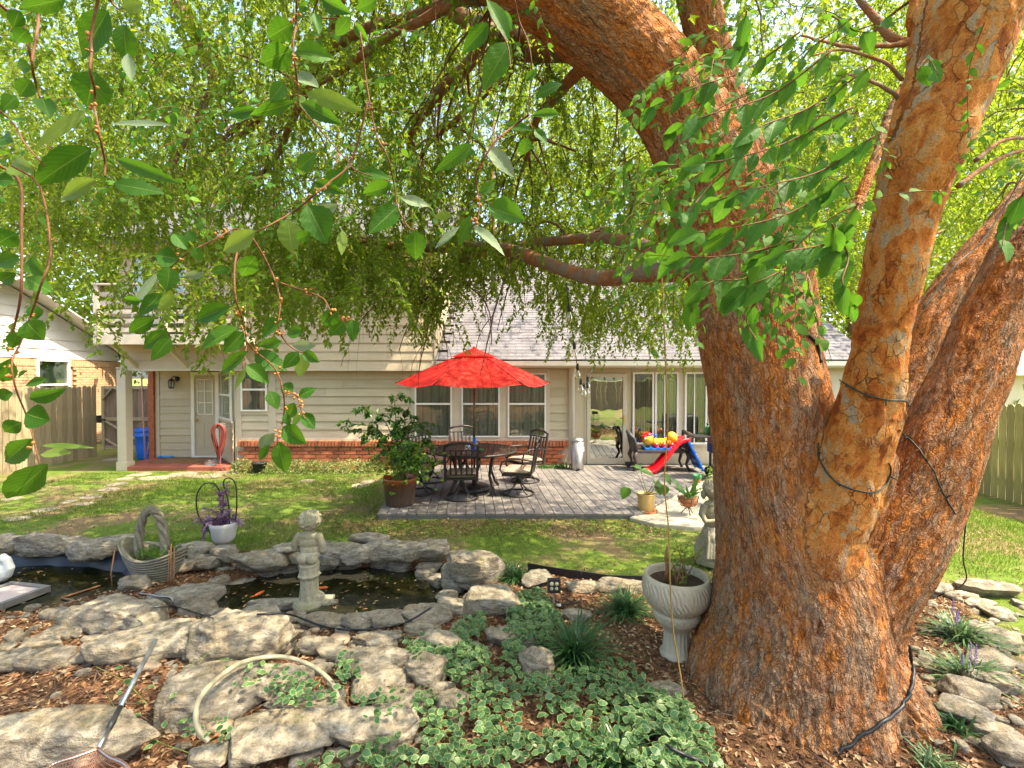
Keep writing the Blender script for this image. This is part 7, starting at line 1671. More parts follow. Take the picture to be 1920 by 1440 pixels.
# hanging pot on a looped wire stand
H0 = gp(408, 1024, -0.07); hs = thing('wire_hook_stand', 'looped black wire stand holding a white pot behind the pond wall', 'plant stand', (H0.x, H0.y, -0.08))
def hz(a, b): q = at(a, b, H0.y); return (q.x - H0.x, 0.0, q.z + 0.08)
mb = MB(); mb.tube([Vector(q) for q in spline([hz(412, 1024), hz(396, 1002), hz(372, 966), hz(369, 930), hz(382, 908), hz(402, 908), hz(414, 926), hz(412, 932), hz(408, 922)], 40)], 0.008, 6)
mb.tube([Vector(q) for q in spline([hz(424, 1026), hz(430, 985), hz(428, 940), hz(419, 906), hz(428, 896), hz(441, 906), hz(444, 940), hz(442, 975)], 40)], 0.008, 6); mb.build('wire', m_black, hs)
pw_ = hz(418, 1018); hp = thing('hanging_pot', 'white pot of trailing purple plants on the looped wire stand', 'potted plant', (H0.x + pw_[0], H0.y + 0.02, -0.08 + pw_[2]))
mb = MB(); mb.lathe([(0.0, 0), (0.09, 0.0), (0.125, 0.05), (0.15, 0.2), (0.165, 0.255), (0.15, 0.255), (0.14, 0.22), (0, 0.215)], 28, caps=False); mb.build('pot', M('stoneware', (0.50, 0.47, 0.43), 0.6, 0.08), hp)
m_purp = leaf_mat('purple_leaf', [(0, (0.15, 0.08, 0.14)), (0.5, (0.29, 0.18, 0.27)), (0.8, (0.40, 0.28, 0.38)), (1, (0.50, 0.07, 0.14))], (0.3, 0.08, 0.18), 0.5, 0.25)
lv = []; mb = MB()
for (tx, tz) in ((-0.3, 0.32), (-0.2, 0.45), (-0.08, 0.62), (0.05, 0.75), (0.02, 0.5), (-0.32, 0.12), (-0.25, 0.02), (-0.15, 0.28), (0.1, 0.4), (0.16, 0.3), (-0.22, 0.18), (0.2, 0.24), (0.04, 0.66), (-0.36, 0.24)):
    Pp = spline([(0, 0, 0.22), (tx * 0.4, -0.03, 0.24 + max(0.05, (tz - 0.2) * 0.6)), (tx, RND.uniform(-0.1, 0.05), tz)], 10); lv.append(Pp); mb.tube([Vector(q) for q in Pp], 0.004, 5)
mb.build('stem', m_purp, hp); V_, F_, rn_ = twig_leaves(np.array(lv), 20, (0.06, 0.10), 0.42, 9); bulk('foliage', V_ + np.array(ORI[hp.name]), F_, m_purp, hp, attrs={'rnd': ('FLOAT', rn_.repeat(4))})
# white swan float at the left edge, floating board, sticks
W0 = gp(8, 1092, WATER); sw2 = thing('swan_float', 'weathered white plastic swan at the left edge of the left pond', 'swan ornament', (W0.x - 0.08, W0.y, WATER))
mb = MB(); mb.ell((-0.04, 0, 0.1), (0.19, 0.12, 0.12)); mb.tube([(0.09, 0, 0.08), (0.14, 0, 0.16), (0.11, 0, 0.24), (0.05, 0, 0.27)], [0.06, 0.045, 0.04, 0.045], 10); mb.ell((-0.12, -0.07, 0.16), (0.16, 0.05, 0.08)); mb.ell((-0.12, 0.07, 0.16), (0.16, 0.05, 0.08)); soft(mb, 'swan_body', m_white, sw2, 0.008, 2)
n = 60; V_, F_ = leaf_cloud(g.normal(0, 1, (n, 3)) * np.array([0.09, 0.05, 0.01]) + np.array([-0.04, 0, 0.245]), g.normal(0, 1, (n, 3)), g.normal(0, .3, (n, 3)) + [0, 0, 1], np.full(n, .04), np.full(n, .02)); bulk('caught_leaves', V_ + np.array(ORI[sw2.name]), F_, m_litter, sw2, attrs={'rnd': ('FLOAT', g.uniform(.5, 1, n).repeat(4))})
F0 = gp(30, 1124, WATER); fb = thing('floating_board', 'wooden framed pinkish board floating on the left pond', 'board', (F0.x - 0.1, F0.y, WATER + 0.02), math.radians(-12))
mb = MB(); mb.box((0, 0, 0.02), (0.42, 0.34, 0.03)); mb.build('panel', M('pinkish_board', (0.56, 0.43, 0.38), 0.7, 0.08), fb)
mb = MB()
for (x, y, a, b) in ((0, -0.19, 0.5, 0.05), (0, 0.19, 0.5, 0.05), (-0.23, 0, 0.05, 0.33), (0.23, 0, 0.05, 0.33)): mb.box((x, y, 0.02), (a, b, 0.06))
mb.build('frame', m_deck, fb)
pb_ = MB(); A3, B3, C3 = gp(188, 1098, WATER + .01), gp(115, 1121, WATER + .01), gp(180, 1136, WATER + .01); pb_.tube([A3, B3], 0.010, 6); pb_.tube([B3, C3], 0.010, 6); o = pb_.build('fallen_branch', m_drytw, loc=B3, world=True); tag(o, 'bent stick floating in the left pond', 'stick')
# red fish in the right pond
for k, (a, b, lb) in enumerate(((604, 1102, 'orange goldfish right of the statue, the farther one'), (597, 1121, 'red goldfish right of the statue, the nearer one'), (487, 1112, 'small orange goldfish left of the statue'))):
    q = gp(a, b, WATER + 0.002); f = thing('goldfish', lb, 'fish', tuple(q), 0.2 + k * 0.5, 'goldfish in the pond'); mb = MB(); mb.ell((0, 0, 0), (0.06, 0.016, 0.012)); mb.add([(-0.05, 0, 0), (-0.095, 0.02, 0.004), (-0.085, 0, 0.004), (-0.095, -0.02, 0.004)], [(0, 1, 2), (0, 2, 3)]); mb.build('fish_body', M('goldfish_orange', (0.65, 0.12, 0.02), 0.3, 0.1), f)

# ------------------------------------------------------------------ hoses, cables, net, lamp
def lie(pts, lift=0.02, zz=None, n=60):
    """a line laid over rocks and soil: points given in the view, dropped on what is there"""
    out = []
    for (a, b) in spline([(p[0], p[1], 0) for p in pts], n)[:, :2]:
        d = ray(a, b).normalized(); hit, loc, nr_, *_r = sc.ray_cast(dgr, Vector((0, 0, CZ)) + d * 0.9, d)
        out.append(loc - d * lift * 0.4 + Vector((0, 0, lift)) if hit else gp(a, b, 0.05))
    P = np.array(out); 
    for _ in range(3): P[1:-1] = (P[:-2] + P[1:-1] * 2 + P[2:]) / 4
    return [Vector(q) for q in P]
bpy.context.view_layer.update(); dgr = bpy.context.evaluated_depsgraph_get()
m_cable = M('black_cable', (0.018, 0.019, 0.022), 0.4, 0.2, bump=0)
def line(name, label, cat, pts, r, mat, parent=None, n=8):
    mb = MB(); mb.tube(pts, r, n); o = mb.build(name, mat, loc=pts[0], world=True); tag(o, label, cat); return o
line('cable', 'black cable laid across the stones below the cherub statue', 'cable', lie([(482, 1155), (540, 1154), (600, 1175), (645, 1183), (700, 1182), (760, 1170), (808, 1142)], 0.012), 0.0075, m_cable)
# beige hose arcing up out of the rockery
ph = [gp(634, 1308, 0.12), at(622, 1280, 2.95), at(590, 1252, 3.05), at(545, 1234, 3.12), at(500, 1232, 3.10), at(450, 1244, 2.92), at(405, 1275, 2.74), at(374, 1310, 2.58), at(367, 1345, 2.48), at(374, 1372, 2.44), gp(392, 1390, 0.16)]
line('garden_hose', 'thick beige hose arching over the rocks and vinca', 'hose', [Vector(q) for q in spline([tuple(q) for q in ph], 60)], 0.0138, M('beige_hose', (0.33, 0.29, 0.19), 0.5, 0.12, 5), None, 12)
hk = lie([(262, 1116), (295, 1122), (318, 1124), (324, 1132), (316, 1140), (290, 1142)], 0.02); line('metal_hook', 'bent grey metal hook lying on the dark stone between the ponds', 'hook', hk, 0.0065, m_steel)
line('stone_cable', 'thin dark wire crossing the stone from the metal hook to the pond', 'wire', lie([(290, 1140), (330, 1140), (370, 1152), (400, 1162)], 0.01), 0.004, m_cable)
line('border_cable', 'black cable curving round the foot of the tree on the right', 'cable', [on_trunk(a, b, 0.012) for a, b in [(q[0], q[1]) for q in spline([(1706, 1210, 0), (1709, 1250, 0), (1706, 1290, 0), (1690, 1320, 0), (1655, 1350, 0), (1600, 1390, 0), (1550, 1420, 0), (1510, 1442, 0)], 40)]], 0.0095, m_cable)
line('trunk_cable', 'short black cable at the bottom left of the tree foot', 'cable', lie([(1250, 1402), (1275, 1416), (1320, 1434), (1345, 1445)], 0.012, n=20), 0.0085, m_cable)
# plastic lawn edging
eg = [gp(a, b, 0.0) for a, b in ((990, 1060), (1040, 1073), (1090, 1084), (1140, 1089), (1215, 1092))]; mb = MB()
for k in range(len(eg) - 1): A3, B3 = eg[k], eg[k + 1]; mb.bar((A3.x, A3.y, h1(A3.x, A3.y) + 0.03), (B3.x, B3.y, h1(B3.x, B3.y) + 0.03), 0.012, 0.11)
o = mb.build('lawn_edging', m_cable, loc=eg[0], world=True); tag(o, 'black plastic edging strip between lawn and bed behind the floodlight', 'edging')
# flood light on a stake
L0 = gp(1040, 1128, 0.02); fl = thing('garden_floodlight', 'small black square stake light with four round cells beside the vinca', 'garden light', (L0.x, L0.y, h1(L0.x, L0.y)))
def lz_(a, b): q = at(a, b, L0.y - 0.02); return q.x - L0.x, q.z - fl.location.z
c_ = lz_(1039, 1099); tl = Matrix.Rotation(math.radians(-14), 3, 'X')
mb = MB(); mb.box((c_[0], 0, c_[1]), (0.118, 0.035, 0.125), rot=tl); mb.build('lamp_housing', m_black, fl, bevel=0.008)
mb = MB(); 
for s_ in (-1, 1): mb.box((c_[0] + s_ * 0.052, -0.02, c_[1]), (0.012, 0.012, 0.12), rot=tl); mb.box((c_[0], -0.02, c_[1] + s_ * 0.055), (0.116, 0.012, 0.012), rot=tl)
mb.build('bezel', m_patio, fl)
m_cell = M('cream_cell', (0.62, 0.52, 0.28), 0.35, 0.1)
for ix in (-1, 1):
    for iz in (-1, 1): mb = MB(); mb.lathe([(0.0, 0.008), (0.014, 0.008), (0.018, 0.0)], 14, caps=False); o = mb.build('light_cell', m_cell, fl); o.location = Vector((c_[0] + ix * 0.022, -0.022 - iz * 0.005, c_[1] + iz * 0.023)); o.rotation_euler = (math.radians(90 - 14), 0, 0)
mb = MB(); mb.box((c_[0], 0.01, c_[1] / 2 - 0.02), (0.02, 0.015, c_[1])); mb.build('stake', M('tan_stake', (0.4, 0.33, 0.22), 0.6), fl)
line('light_cord', 'loose black cord and white plug below the small floodlight', 'cord', lie([(1032, 1122), (1040, 1128), (1048, 1132)], 0.012, n=12) + lie([(1050, 1136), (1070, 1134), (1085, 1130), (1090, 1124)], 0.012, n=16), 0.006, m_cable)
P = gp(1046, 1132, 0.03); pgx = thing('cable_plug', 'white plug of the floodlight cord', 'plug', (P.x, P.y, h1(P.x, P.y) + 0.02)); mb = MB(); mb.cyl((-0.012, 0, 0), (0.02, -0.02, 0.01), 0.013); mb.build('plug_body', m_white, pgx)
# pond net
n0, n1 = gp(292, 1200, 0.42), gp(184, 1404, 0.30)
nt_ = thing('pond_net', 'long-handled pond net leaning on the slab, its brown mesh at the bottom edge', 'net', tuple(n1))
lc = lambda q: tuple(q - n1); d = (n1 - n0)
mb = MB(); mb.tube([lc(n0), lc(n0 + d * 0.70)], 0.0115, 10); mb.build('handle', M('grey_tube', (0.27, 0.30, 0.31), 0.35, 0.1, metal=0.6), nt_)
mb = MB(); mb.tube([lc(n0 + d * 0.68), lc(n0 + d * 0.76), lc(n0 + d * 0.80), lc(n0 + d * 0.86)], [0.013, 0.014, 0.018, 0.013], 10); mb.build('joint', m_black, nt_)
mb = MB(); mb.tube([lc(n0 + d * 0.84), lc(n0 + d * 1.0)], 0.011, 10); mb.build('ferrule', m_steel, nt_)
fr = [n1, gp(140, 1420, 0.31), gp(92, 1438, 0.31), gp(60, 1490, 0.3), gp(140, 1560, 0.28), gp(240, 1500, 0.3), gp(240, 1440, 0.31), gp(206, 1420, 0.31), n1]
FR = spline([tuple(q) for q in fr], 60)
mb = MB(); mb.tube([Vector(q) - n1 for q in FR], 0.007, 8); mb.build('hoop', m_steel, nt_)
mb = MB(); cN = FR.mean(0) - np.array([0, 0, 0.10]); rings = []
for j in range(13):
    f = 1 - j / 14; z_ = (1 - f ** 2) * -0.05; R2 = cN + (FR - FR.mean(0)) * f + np.array([0, 0, 0.1 * f + z_ + 0.01]); rings.append(R2); mb.tube([Vector(q) - n1 for q in R2[::1]], 0.0016, 4)
for k in range(0, 60, 1): mb.tube([Vector(rings[j][(k + j) % 60]) - n1 for j in range(13)], 0.0016, 4)
mb.build('netting', M('brown_net', (0.24, 0.11, 0.065), 0.7, 0.2), nt_)

# ------------------------------------------------------------------ string lights, cords in the tree
m_bulb = glass('bulb_glass', 0.10, (0.95, 0.93, 0.86)); m_fil = M('filament', (0.7, 0.5, 0.2), 0.4)
sl_pts = [at(1062, 530, 4.2), at(1067, 575, 4.25), at(1072, 612, 4.5), at(1077, 650, 4.8), at(1083, 690, 5.1), at(1090, 718, 5.4), at(1098, 728, 5.7), at(1104, 708, 6.2), at(1108, 699, 7.5)]
sg = thing('string_lights', 'black cord of clear bulbs hanging from the low limb towards the house', 'string lights', tuple(sl_pts[0])); O_ = sl_pts[0]
mb = MB(); mb.tube([Vector(q) - O_ for q in spline([tuple(q) for q in sl_pts] + [(xs(1108), 10.45, 2.33)], 60)], 0.005, 6); mb.build('cord', m_cable, sg)
for k, (a, b, Yd, s_) in enumerate(((1067, 574, 4.3, 1.0), (1077, 645, 4.8, 0.95), (1083, 685, 5.1, 0.95), (1089, 713, 5.4, 0.9), (1095, 722, 5.7, 0.9), (1101, 720, 5.9, 0.85), (1102, 709, 6.1, 0.85))):
    q = at(a, b, Yd) - O_; mb = MB(); mb.lathe([(0.010, 0.02), (0.016, 0.0), (0.017, -0.045), (0.015, -0.05)], 12); so = mb.build('socket', m_black, sg); so.location = q
    mb = MB(); mb.lathe([(0.013, -0.048), (0.018, -0.06), (0.031, -0.095), (0.0325, -0.115), (0.026, -0.137), (0.0, -0.147)], 16, caps=False); bl = mb.build('bulb', m_bulb, so)
    mb = MB(); mb.tube([(-0.006, 0, -0.06), (-0.009, 0, -0.11), (0, 0, -0.12), (0.009, 0, -0.11), (0.006, 0, -0.06)], 0.0015, 4); mb.build('filament', m_fil, so)
def wrap(name, label, pts, r, mat, off=0.007, n=60, nubs=True):
    P = [on_trunk(q[0], q[1], off) for q in spline([(p[0], p[1], 0) for p in pts], n)]; P = np.array([tuple(q) for q in P])
    for _ in range(2): P[1:-1] = (P[:-2] + 2 * P[1:-1] + P[2:]) / 4
    mb = MB(); mb.tube([Vector(q) for q in P], r, 7)
    if nubs:
        for k in range(6, n - 4, 14): q = Vector(P[k]); mb.tube([q, q + Vector((RND.uniform(-0.02, 0.03), -0.02, RND.uniform(-0.03, 0.03)))], [0.0045, 0.0035], 6)
    o = mb.build(name, mat, loc=Vector(P[0]), world=True); tag(o, label, 'light cord')
m_cordg = M('dark_green_cord', (0.015, 0.028, 0.022), 0.45, 0.2, bump=0)
wrap('light_cord', 'dark cord of mini lights wrapped round the middle stem, above the knob', [(1574, 712), (1600, 728), (1630, 742), (1665, 750), (1694, 751), (1704, 762)], 0.0045, m_cordg)
wrap('light_cord', 'dark cord of mini lights looped under the foot of the middle stem', [(1534, 830), (1536, 856), (1552, 886), (1575, 908), (1610, 920), (1640, 922), (1660, 906), (1668, 880), (1664, 868)], 0.0045, m_cordg)
wrap('light_cord', 'dark cord of mini lights running down the right-hand stem', [(1684, 806), (1715, 832), (1738, 865), (1752, 888), (1770, 930), (1790, 964)], 0.0045, m_cordg)
wrap('light_cord', 'thick black cable on the shaded side of the left stem near the crotch', [(1500, 618), (1518, 632), (1532, 650), (1538, 680)], 0.009, m_cable, nubs=False, n=20)
hgp = [at(1792, 962, 2.8), at(1806, 950, 2.85), at(1812, 920, 2.9), at(1812, 965, 2.9), at(1808, 1010, 2.9), at(1806, 1050, 2.95), at(1812, 1085, 3.0), at(1795, 1105, 3.2)]
line('light_cord', 'loose end of mini light cord dangling right of the trunk', 'light cord', [Vector(q) for q in spline([tuple(q) for q in hgp], 40)], 0.004, m_cordg)
line('light_cord', 'dark cord stretched between the middle and right stems near the top', 'light cord', [Vector(q) for q in spline([tuple(at(1730, 580, 2.75)), tuple(at(1790, 500, 2.8)), tuple(at(1850, 440, 2.85)), tuple(at(1935, 300, 2.9))], 30)], 0.004, m_cordg)
# long yellowish vine hanging in front of the deck
vn = [at(1420, 235, 2.5), at(1360, 330, 2.7), at(1290, 425, 2.75), at(1245, 490, 2.8), at(1243, 560, 2.8), at(1248, 680, 2.8), at(1252, 800, 2.8), at(1246, 900, 2.8), at(1254, 1000, 2.75), at(1256, 1080, 2.72), at(1262, 1180, 2.7), at(1275, 1260, 2.68), at(1282, 1312, 2.66)]
line('hanging_vine', 'long yellow-brown bare vine hanging from the tree in front of the deck and urn', 'vine', [Vector(q) for q in spline([tuple(q) for q in vn], 90)], 0.0042, M('yellow_vine', (0.28, 0.17, 0.04), 0.6, 0.2))
# ------------------------------------------------------------------ near leaves and twigs of the elm, one object per leaf
def near_leaf_mat(name, a, b, trans, tf):
    t = NT(name); uv = t.n('UVMap', uv_map='uv').outputs[0]; s = t.n('SeparateXYZ', i_0=uv); u, v_ = s.outputs[0], s.outputs[1]
    oi = t.n('ObjectInfo').outputs['Random']
    av = t.math('ABSOLUTE', v_)
    ph = t.math('FRACT', t.math('SUBTRACT', t.math('MULTIPLY', u, 9.0), t.math('MULTIPLY', av, 2.6)))
    vein = t.ramp(t.math('ABSOLUTE', t.math('SUBTRACT', ph, 0.5)), [(0.0, (1, 1, 1)), (0.10, (0.0, 0.0, 0.0))])
    midr = t.ramp(av, [(0.0, (1, 1, 1)), (0.07, (0, 0, 0))])
    vv = t.math('MAXIMUM', t.math('MULTIPLY', vein, 0.35), midr)
    c = t.mix(oi, a, b); c = t.mix(t.ramp(t.noise(t.coord(), 45, 4, 0.6), [(0.35, (0.25,) * 3), (0.7, (0, 0, 0))]), c, sc3(a, 0.7))
    blot = t.ramp(t.math('ADD', t.noise(t.coord(), 60, 3, 0.6), t.math('MULTIPLY', oi, 0.06)), [(0.70, (0, 0, 0)), (0.76, (1, 1, 1))])
    c = t.mix(t.math('MULTIPLY', blot, 0.7), c, (0.30, 0.19, 0.03)); c2 = t.mix(t.math('MULTIPLY', vv, 0.5), c, (0.30, 0.40, 0.10))
    t.fin(c2, 0.5, t.bump(t.math('MULTIPLY', vv, -1.0), 0.35, 0.0015), 0, 0.2)
    tr = t.n('BsdfTranslucent'); t.set(tr.inputs[0], t.mix(0.45, c2, trans)); mx = t.n('MixShader'); mx.inputs[0].default_value = tf
    t.t.links.new(t.b.outputs[0], mx.inputs[1]); t.t.links.new(tr.outputs[0], mx.inputs[2]); t.t.links.new(mx.outputs[0], t.out.inputs[0]); return t.m
m_near = near_leaf_mat('elm_leaf_near', (0.022, 0.095, 0.007), (0.06, 0.165, 0.013), (0.18, 0.40, 0.015), 0.42)
m_near2 = near_leaf_mat('elm_leaf_young', (0.12, 0.22, 0.03), (0.20, 0.29, 0.05), (0.38, 0.5, 0.05), 0.5)
m_near3 = near_leaf_mat('elm_leaf_underside', (0.16, 0.23, 0.13), (0.24, 0.31, 0.18), (0.3, 0.42, 0.12), 0.35)
def leaf_mesh(k, mat):
    g = np.random.default_rng(900 + k); n, m_ = 16, 3; vs_, uv = [], []; asym = g.uniform(-0.05, 0.05); cup = g.uniform(0.06, 0.38); bend = g.uniform(-0.12, 0.38); tw = g.uniform(-0.6, 0.6); fat = g.uniform(0.92, 1.1); pk = g.uniform(0.36, 0.48)
    for i in range(n + 1):
        f = i / n; x = f / pk if f < pk else (1 - f) / (1 - pk); w_ = 0.5 * fat * (math.sin(math.pi / 2 * min(1, max(0, x))) ** (0.85 if f < pk else 0.95)); ser = 1 + (0.045 if i % 2 else -0.03) * (1 if 1 < i < n - 1 else 0)
        for j in range(-m_, m_ + 1):
            v_ = j / m_; yy = v_ * w_ * (ser if abs(j) == m_ else 1) + asym * math.sin(math.pi * f) * 0.5; z_ = cup * abs(v_) ** 1.2 * w_ - bend * f * f + 0.012 * math.sin(f * 30 + abs(v_) * 3) * abs(v_)
            z_ += math.sin(tw * f) * yy; vs_.append((f, yy, z_)); uv.append((f, v_))
    q = 2 * m_ + 1; F = np.array([(i * q + j, (i + 1) * q + j, (i + 1) * q + j + 1, i * q + j + 1) for i in range(n) for j in range(q - 1)])
    me = bulk('leaf', vs_, F, mat, None, smooth=True, uv=np.array(uv)); d = me.data; bpy.data.objects.remove(me); return d
LM = [leaf_mesh(k, m_near) for k in range(6)] + [leaf_mesh(k + 6, m_near2) for k in range(3)] + [leaf_mesh(k + 9, m_near3) for k in range(2)]
def put_leaf(base, tip, width, parent, kind=None, face=0.6):
    """kind: None ordinary, 'y' young pale, 'u' pale underside"""
    base, tip = Vector(base), Vector(tip); d = tip - base; L = d.length; d.normalize()
    view = (Vector((0, 0, CZ)) - base).normalized(); nrm_ = (view * face + Vector((RND.gauss(0, 0.35), RND.gauss(0, 0.2), RND.gauss(0.25, 0.35)))).normalized()
    s = nrm_.cross(d)
    if s.length < 0.05: s = Vector((1, 0, 0)).cross(d)
    s.normalize(); n = d.cross(s)
    me = LM[RND.randrange(6)] if kind is None else (LM[6 + RND.randrange(3)] if kind == 'y' else LM[9 + RND.randrange(2)])
    o = bpy.data.objects.new('leaf', me); COL.objects.link(o); o.parent = parent
    M_ = Matrix((d * L, s * width, n * min(L, width * 1.6))).transposed().to_4x4(); M_.translation = base - ORI[parent.name]; o.matrix_local = M_
    return o
TW = [  # twigs of the near sprays: points in the view, distance, radius in px, berries?
    ([(196, -20), (212, 8), (230, 22)], 0.62, 4, 0), ([(190, -30), (172, 60), (172, 100), (169, 132), (178, 170), (177, 200), (184, 235), (190, 270), (197, 305), (196, 330)], 0.60, 4.5, 1),
    ([(58, -10), (72, 30), (66, 80), (60, 120), (68, 160), (76, 185)], 0.66, 5, 0), ([(-10, 0), (22, 28), (48, 55), (55, 95), (62, 130)], 0.7, 5, 0), ([(-20, 190), (25, 232), (46, 268), (85, 312)], 0.66, 3.5, 0),
    ([(-20, 300), (36, 340), (40, 430), (40, 540), (30, 600), (18, 640)], 0.8, 5, 0), ([(20, 310), (75, 350), (95, 470), (78, 530), (60, 585), (40, 640), (22, 680), (30, 730), (48, 775), (62, 820), (75, 870)], 0.62, 3.5, 1),
    ([(556, -5), (555, 45), (550, 82), (553, 120), (558, 160), (560, 196)], 0.60, 3.5, 1), ([(965, 0), (974, 40), (990, 78), (997, 120), (994, 165), (990, 215), (1000, 245)], 0.66, 2.5, 0),
    ([(915, -10), (920, 30), (950, 80), (958, 130)], 0.62, 3, 0), ([(992, 215), (965, 235), (930, 264), (906, 300), (892, 330), (898, 375), (896, 410), (880, 430)], 0.60, 3.5, 1),
    ([(675, 60), (688, 160), (705, 250), (725, 290), (738, 340), (745, 385), (765, 425), (780, 432)], 0.66, 3, 1), ([(690, 190), (660, 300), (620, 340), (590, 365), (560, 390), (542, 402), (500, 425), (470, 440)], 0.60, 3.5, 1),
    ([(475, 438), (440, 430), (400, 450), (352, 475), (322, 500), (312, 548)], 0.64, 3, 1), ([(470, 440), (450, 460), (440, 500), (442, 560), (455, 600), (462, 645), (455, 690)], 0.62, 3.5, 1),
    ([(470, 440), (505, 500), (525, 560), (522, 612), (535, 640), (552, 655), (568, 662)], 0.62, 3, 1), ([(462, 640), (480, 660), (515, 690), (530, 730), (533, 768), (528, 800), (521, 815), (520, 835)], 0.60, 3, 1), ([(530, 735), (556, 742), (565, 770), (572, 785)], 0.60, 2.5, 1),
    ([(525, 530), (570, 545), (606, 560), (622, 585), (650, 598), (662, 600)], 0.64, 3, 1), ([(600, -10), (590, 30), (655, 36), (668, 50)], 0.64, 2.5, 0), ([(560, 196), (610, 255), (650, 300), (672, 322), (735, 340)], 0.64, 2.5, 0)]
m_tw = M('red_brown_twig', (0.15, 0.065, 0.03), 0.75, 0.3, 30, 0.3, 300, second=((0.2, 0.15, 0.11), 0.6), spec=0.2); m_berry = M('orange_bud', (0.36, 0.15, 0.03), 0.5, 0.3, 60, 0.4, 400)
for pts, Yd, rpx, bud in TW:
    P = spline([tuple(at(a, b, Yd + 0.02 * math.sin(k * 1.7))) for k, (a, b) in enumerate(pts)], 30); r = rpx * Yd / FPX * 0.5
    mb = MB(); mb.tube([Vector(q) for q in P], list(np.linspace(r * 1.15, r * 0.7, 30)), 8)
    tw = mb.build('twig', m_tw, elm, world=True)
    if bud:
        mb = MB()
        for _ in range(6):
            q = Vector(P[RND.randrange(3, 29)]); k = RND.uniform(0.0014, 0.0028)
            for _2 in range(3): mb.ell(q + Vector((RND.uniform(-1, 1), RND.uniform(-1, 0.3), RND.uniform(-1, 1))) * 0.005, (k * RND.uniform(.6, 1.1), k, k * RND.uniform(.6, 1.1)), 8, 6)
        mb.build('buds', m_berry, tw, world=True)['kind'] = 'stuff'
LV = [  # base x, base y, tip x, tip y, width px, kind
    (32,437,-10,460,32,''),(36,480,-8,497,26,''),(30,512,-10,532,26,''),(50,490,86,517,28,''),(48,520,86,542,27,''),(62,572,69,600,23,''),(50,602,80,638,42,''),(36,622,17,654,22,''),(20,672,2,724,32,''),(52,695,28,708,10,''),(88,710,46,723,16,''),(55,748,122,731,27,''),(25,738,-10,742,22,''),
    (334,486,288,478,31,''),(318,500,312,547,32,''),(352,468,324,436,24,''),(366,452,351,432,18,''),(366,463,371,488,18,''),(480,432,410,475,34,'y'),(480,480,447,523,29,''),(384,514,348,517,14,'u'),(432,504,388,508,15,''),(297,511,248,573,14,'u'),(266,565,229,560,17,''),(305,550,256,594,25,''),(326,551,295,582,20,'y'),(290,597,242,624,25,''),(432,575,357,601,34,''),(312,618,268,654,27,''),(320,633,283,678,25,''),(447,615,372,651,33,''),(457,622,419,662,31,''),(465,658,406,703,25,''),(462,684,504,715,29,''),(460,690,439,731,13,'y'),
    (535,600,480,631,34,''),(569,620,534,625,21,''),(529,640,483,648,19,''),(548,648,592,648,21,'u'),(478,660,529,691,33,''),(560,660,531,691,23,''),(567,661,599,679,19,''),(567,663,563,709,25,'y'),(626,588,606,614,26,''),(646,604,616,629,25,''),(660,598,663,641,20,''),(549,735,524,719,22,''),(560,743,593,728,19,''),(506,733,521,765,23,''),(552,755,539,786,21,''),(562,772,549,801,11,'y'),(567,773,590,805,23,''),(537,775,540,799,16,''),(530,800,573,832,31,''),(515,812,489,839,21,'u'),(505,834,483,866,15,''),(522,827,536,889,29,''),
    (124,-4,34,16,30,''),(203,20,150,110,44,''),(232,45,240,122,36,''),(240,100,248,155,18,'u'),(180,135,164,202,58,''),(162,207,62,274,19,'y'),(206,232,322,232,17,'u'),(172,277,60,348,44,''),(216,298,332,341,24,''),(180,335,100,376,32,'y'),(212,344,302,356,30,''),(66,320,-6,302,37,'y'),(26,340,-12,336,26,''),(80,185,92,217,30,''),(48,228,-2,222,19,''),(26,266,-6,255,26,''),(482,204,424,216,21,''),(230,16,264,6,22,'y'),(38,20,22,52,22,''),(52,55,30,80,24,''),(60,128,22,118,20,''),(58,150,36,182,26,''),(30,180,4,205,22,''),
    (604,-2,650,21,30,''),(549,44,500,72,36,''),(547,94,486,122,43,''),(554,98,624,100,37,''),(590,24,597,67,19,''),(656,32,629,67,21,''),(664,42,689,79,19,''),(532,154,507,192,25,''),(556,138,600,168,27,'u'),(572,174,680,206,32,'y'),(564,194,637,227,27,''),(552,191,468,216,21,''),(706,-2,668,18,24,''),(916,44,869,98,31,''),(912,-2,958,72,24,''),(956,80,904,167,42,''),(958,60,940,20,20,''),(886,270,814,323,26,''),(910,272,966,331,30,'u'),(560,318,592,288,28,''),(640,322,606,346,22,''),(650,316,626,352,22,''),(672,320,736,336,23,''),(590,340,642,361,23,''),(736,345,680,363,25,''),
    (540,412,546,474,46,'y'),(577,384,613,457,52,''),(590,400,632,385,26,'u'),(746,386,691,438,38,''),(752,370,806,388,20,'u'),(778,431,780,489,34,''),(582,437,554,451,20,''),(642,432,640,477,16,'y'),(862,424,814,466,14,'u'),(882,404,860,462,21,''),(888,422,946,484,26,'u'),(846,403,814,406,15,'y'),(915,388,984,406,38,''),(632,584,607,611,28,''),(898,362,930,340,20,''),
    (1050,215,994,212,19,''),(1055,157,1002,173,21,''),(948,235,1002,243,18,''),(1003,242,1026,272,19,''),(990,258,977,292,20,''),(985,150,1008,130,14,''),(90,870,12,935,46,''),(62,822,2,872,34,''),(48,775,92,788,40,''),(75,852,132,846,20,'y'),(78,835,178,838,12,'y'),(40,792,0,812,26,'')]
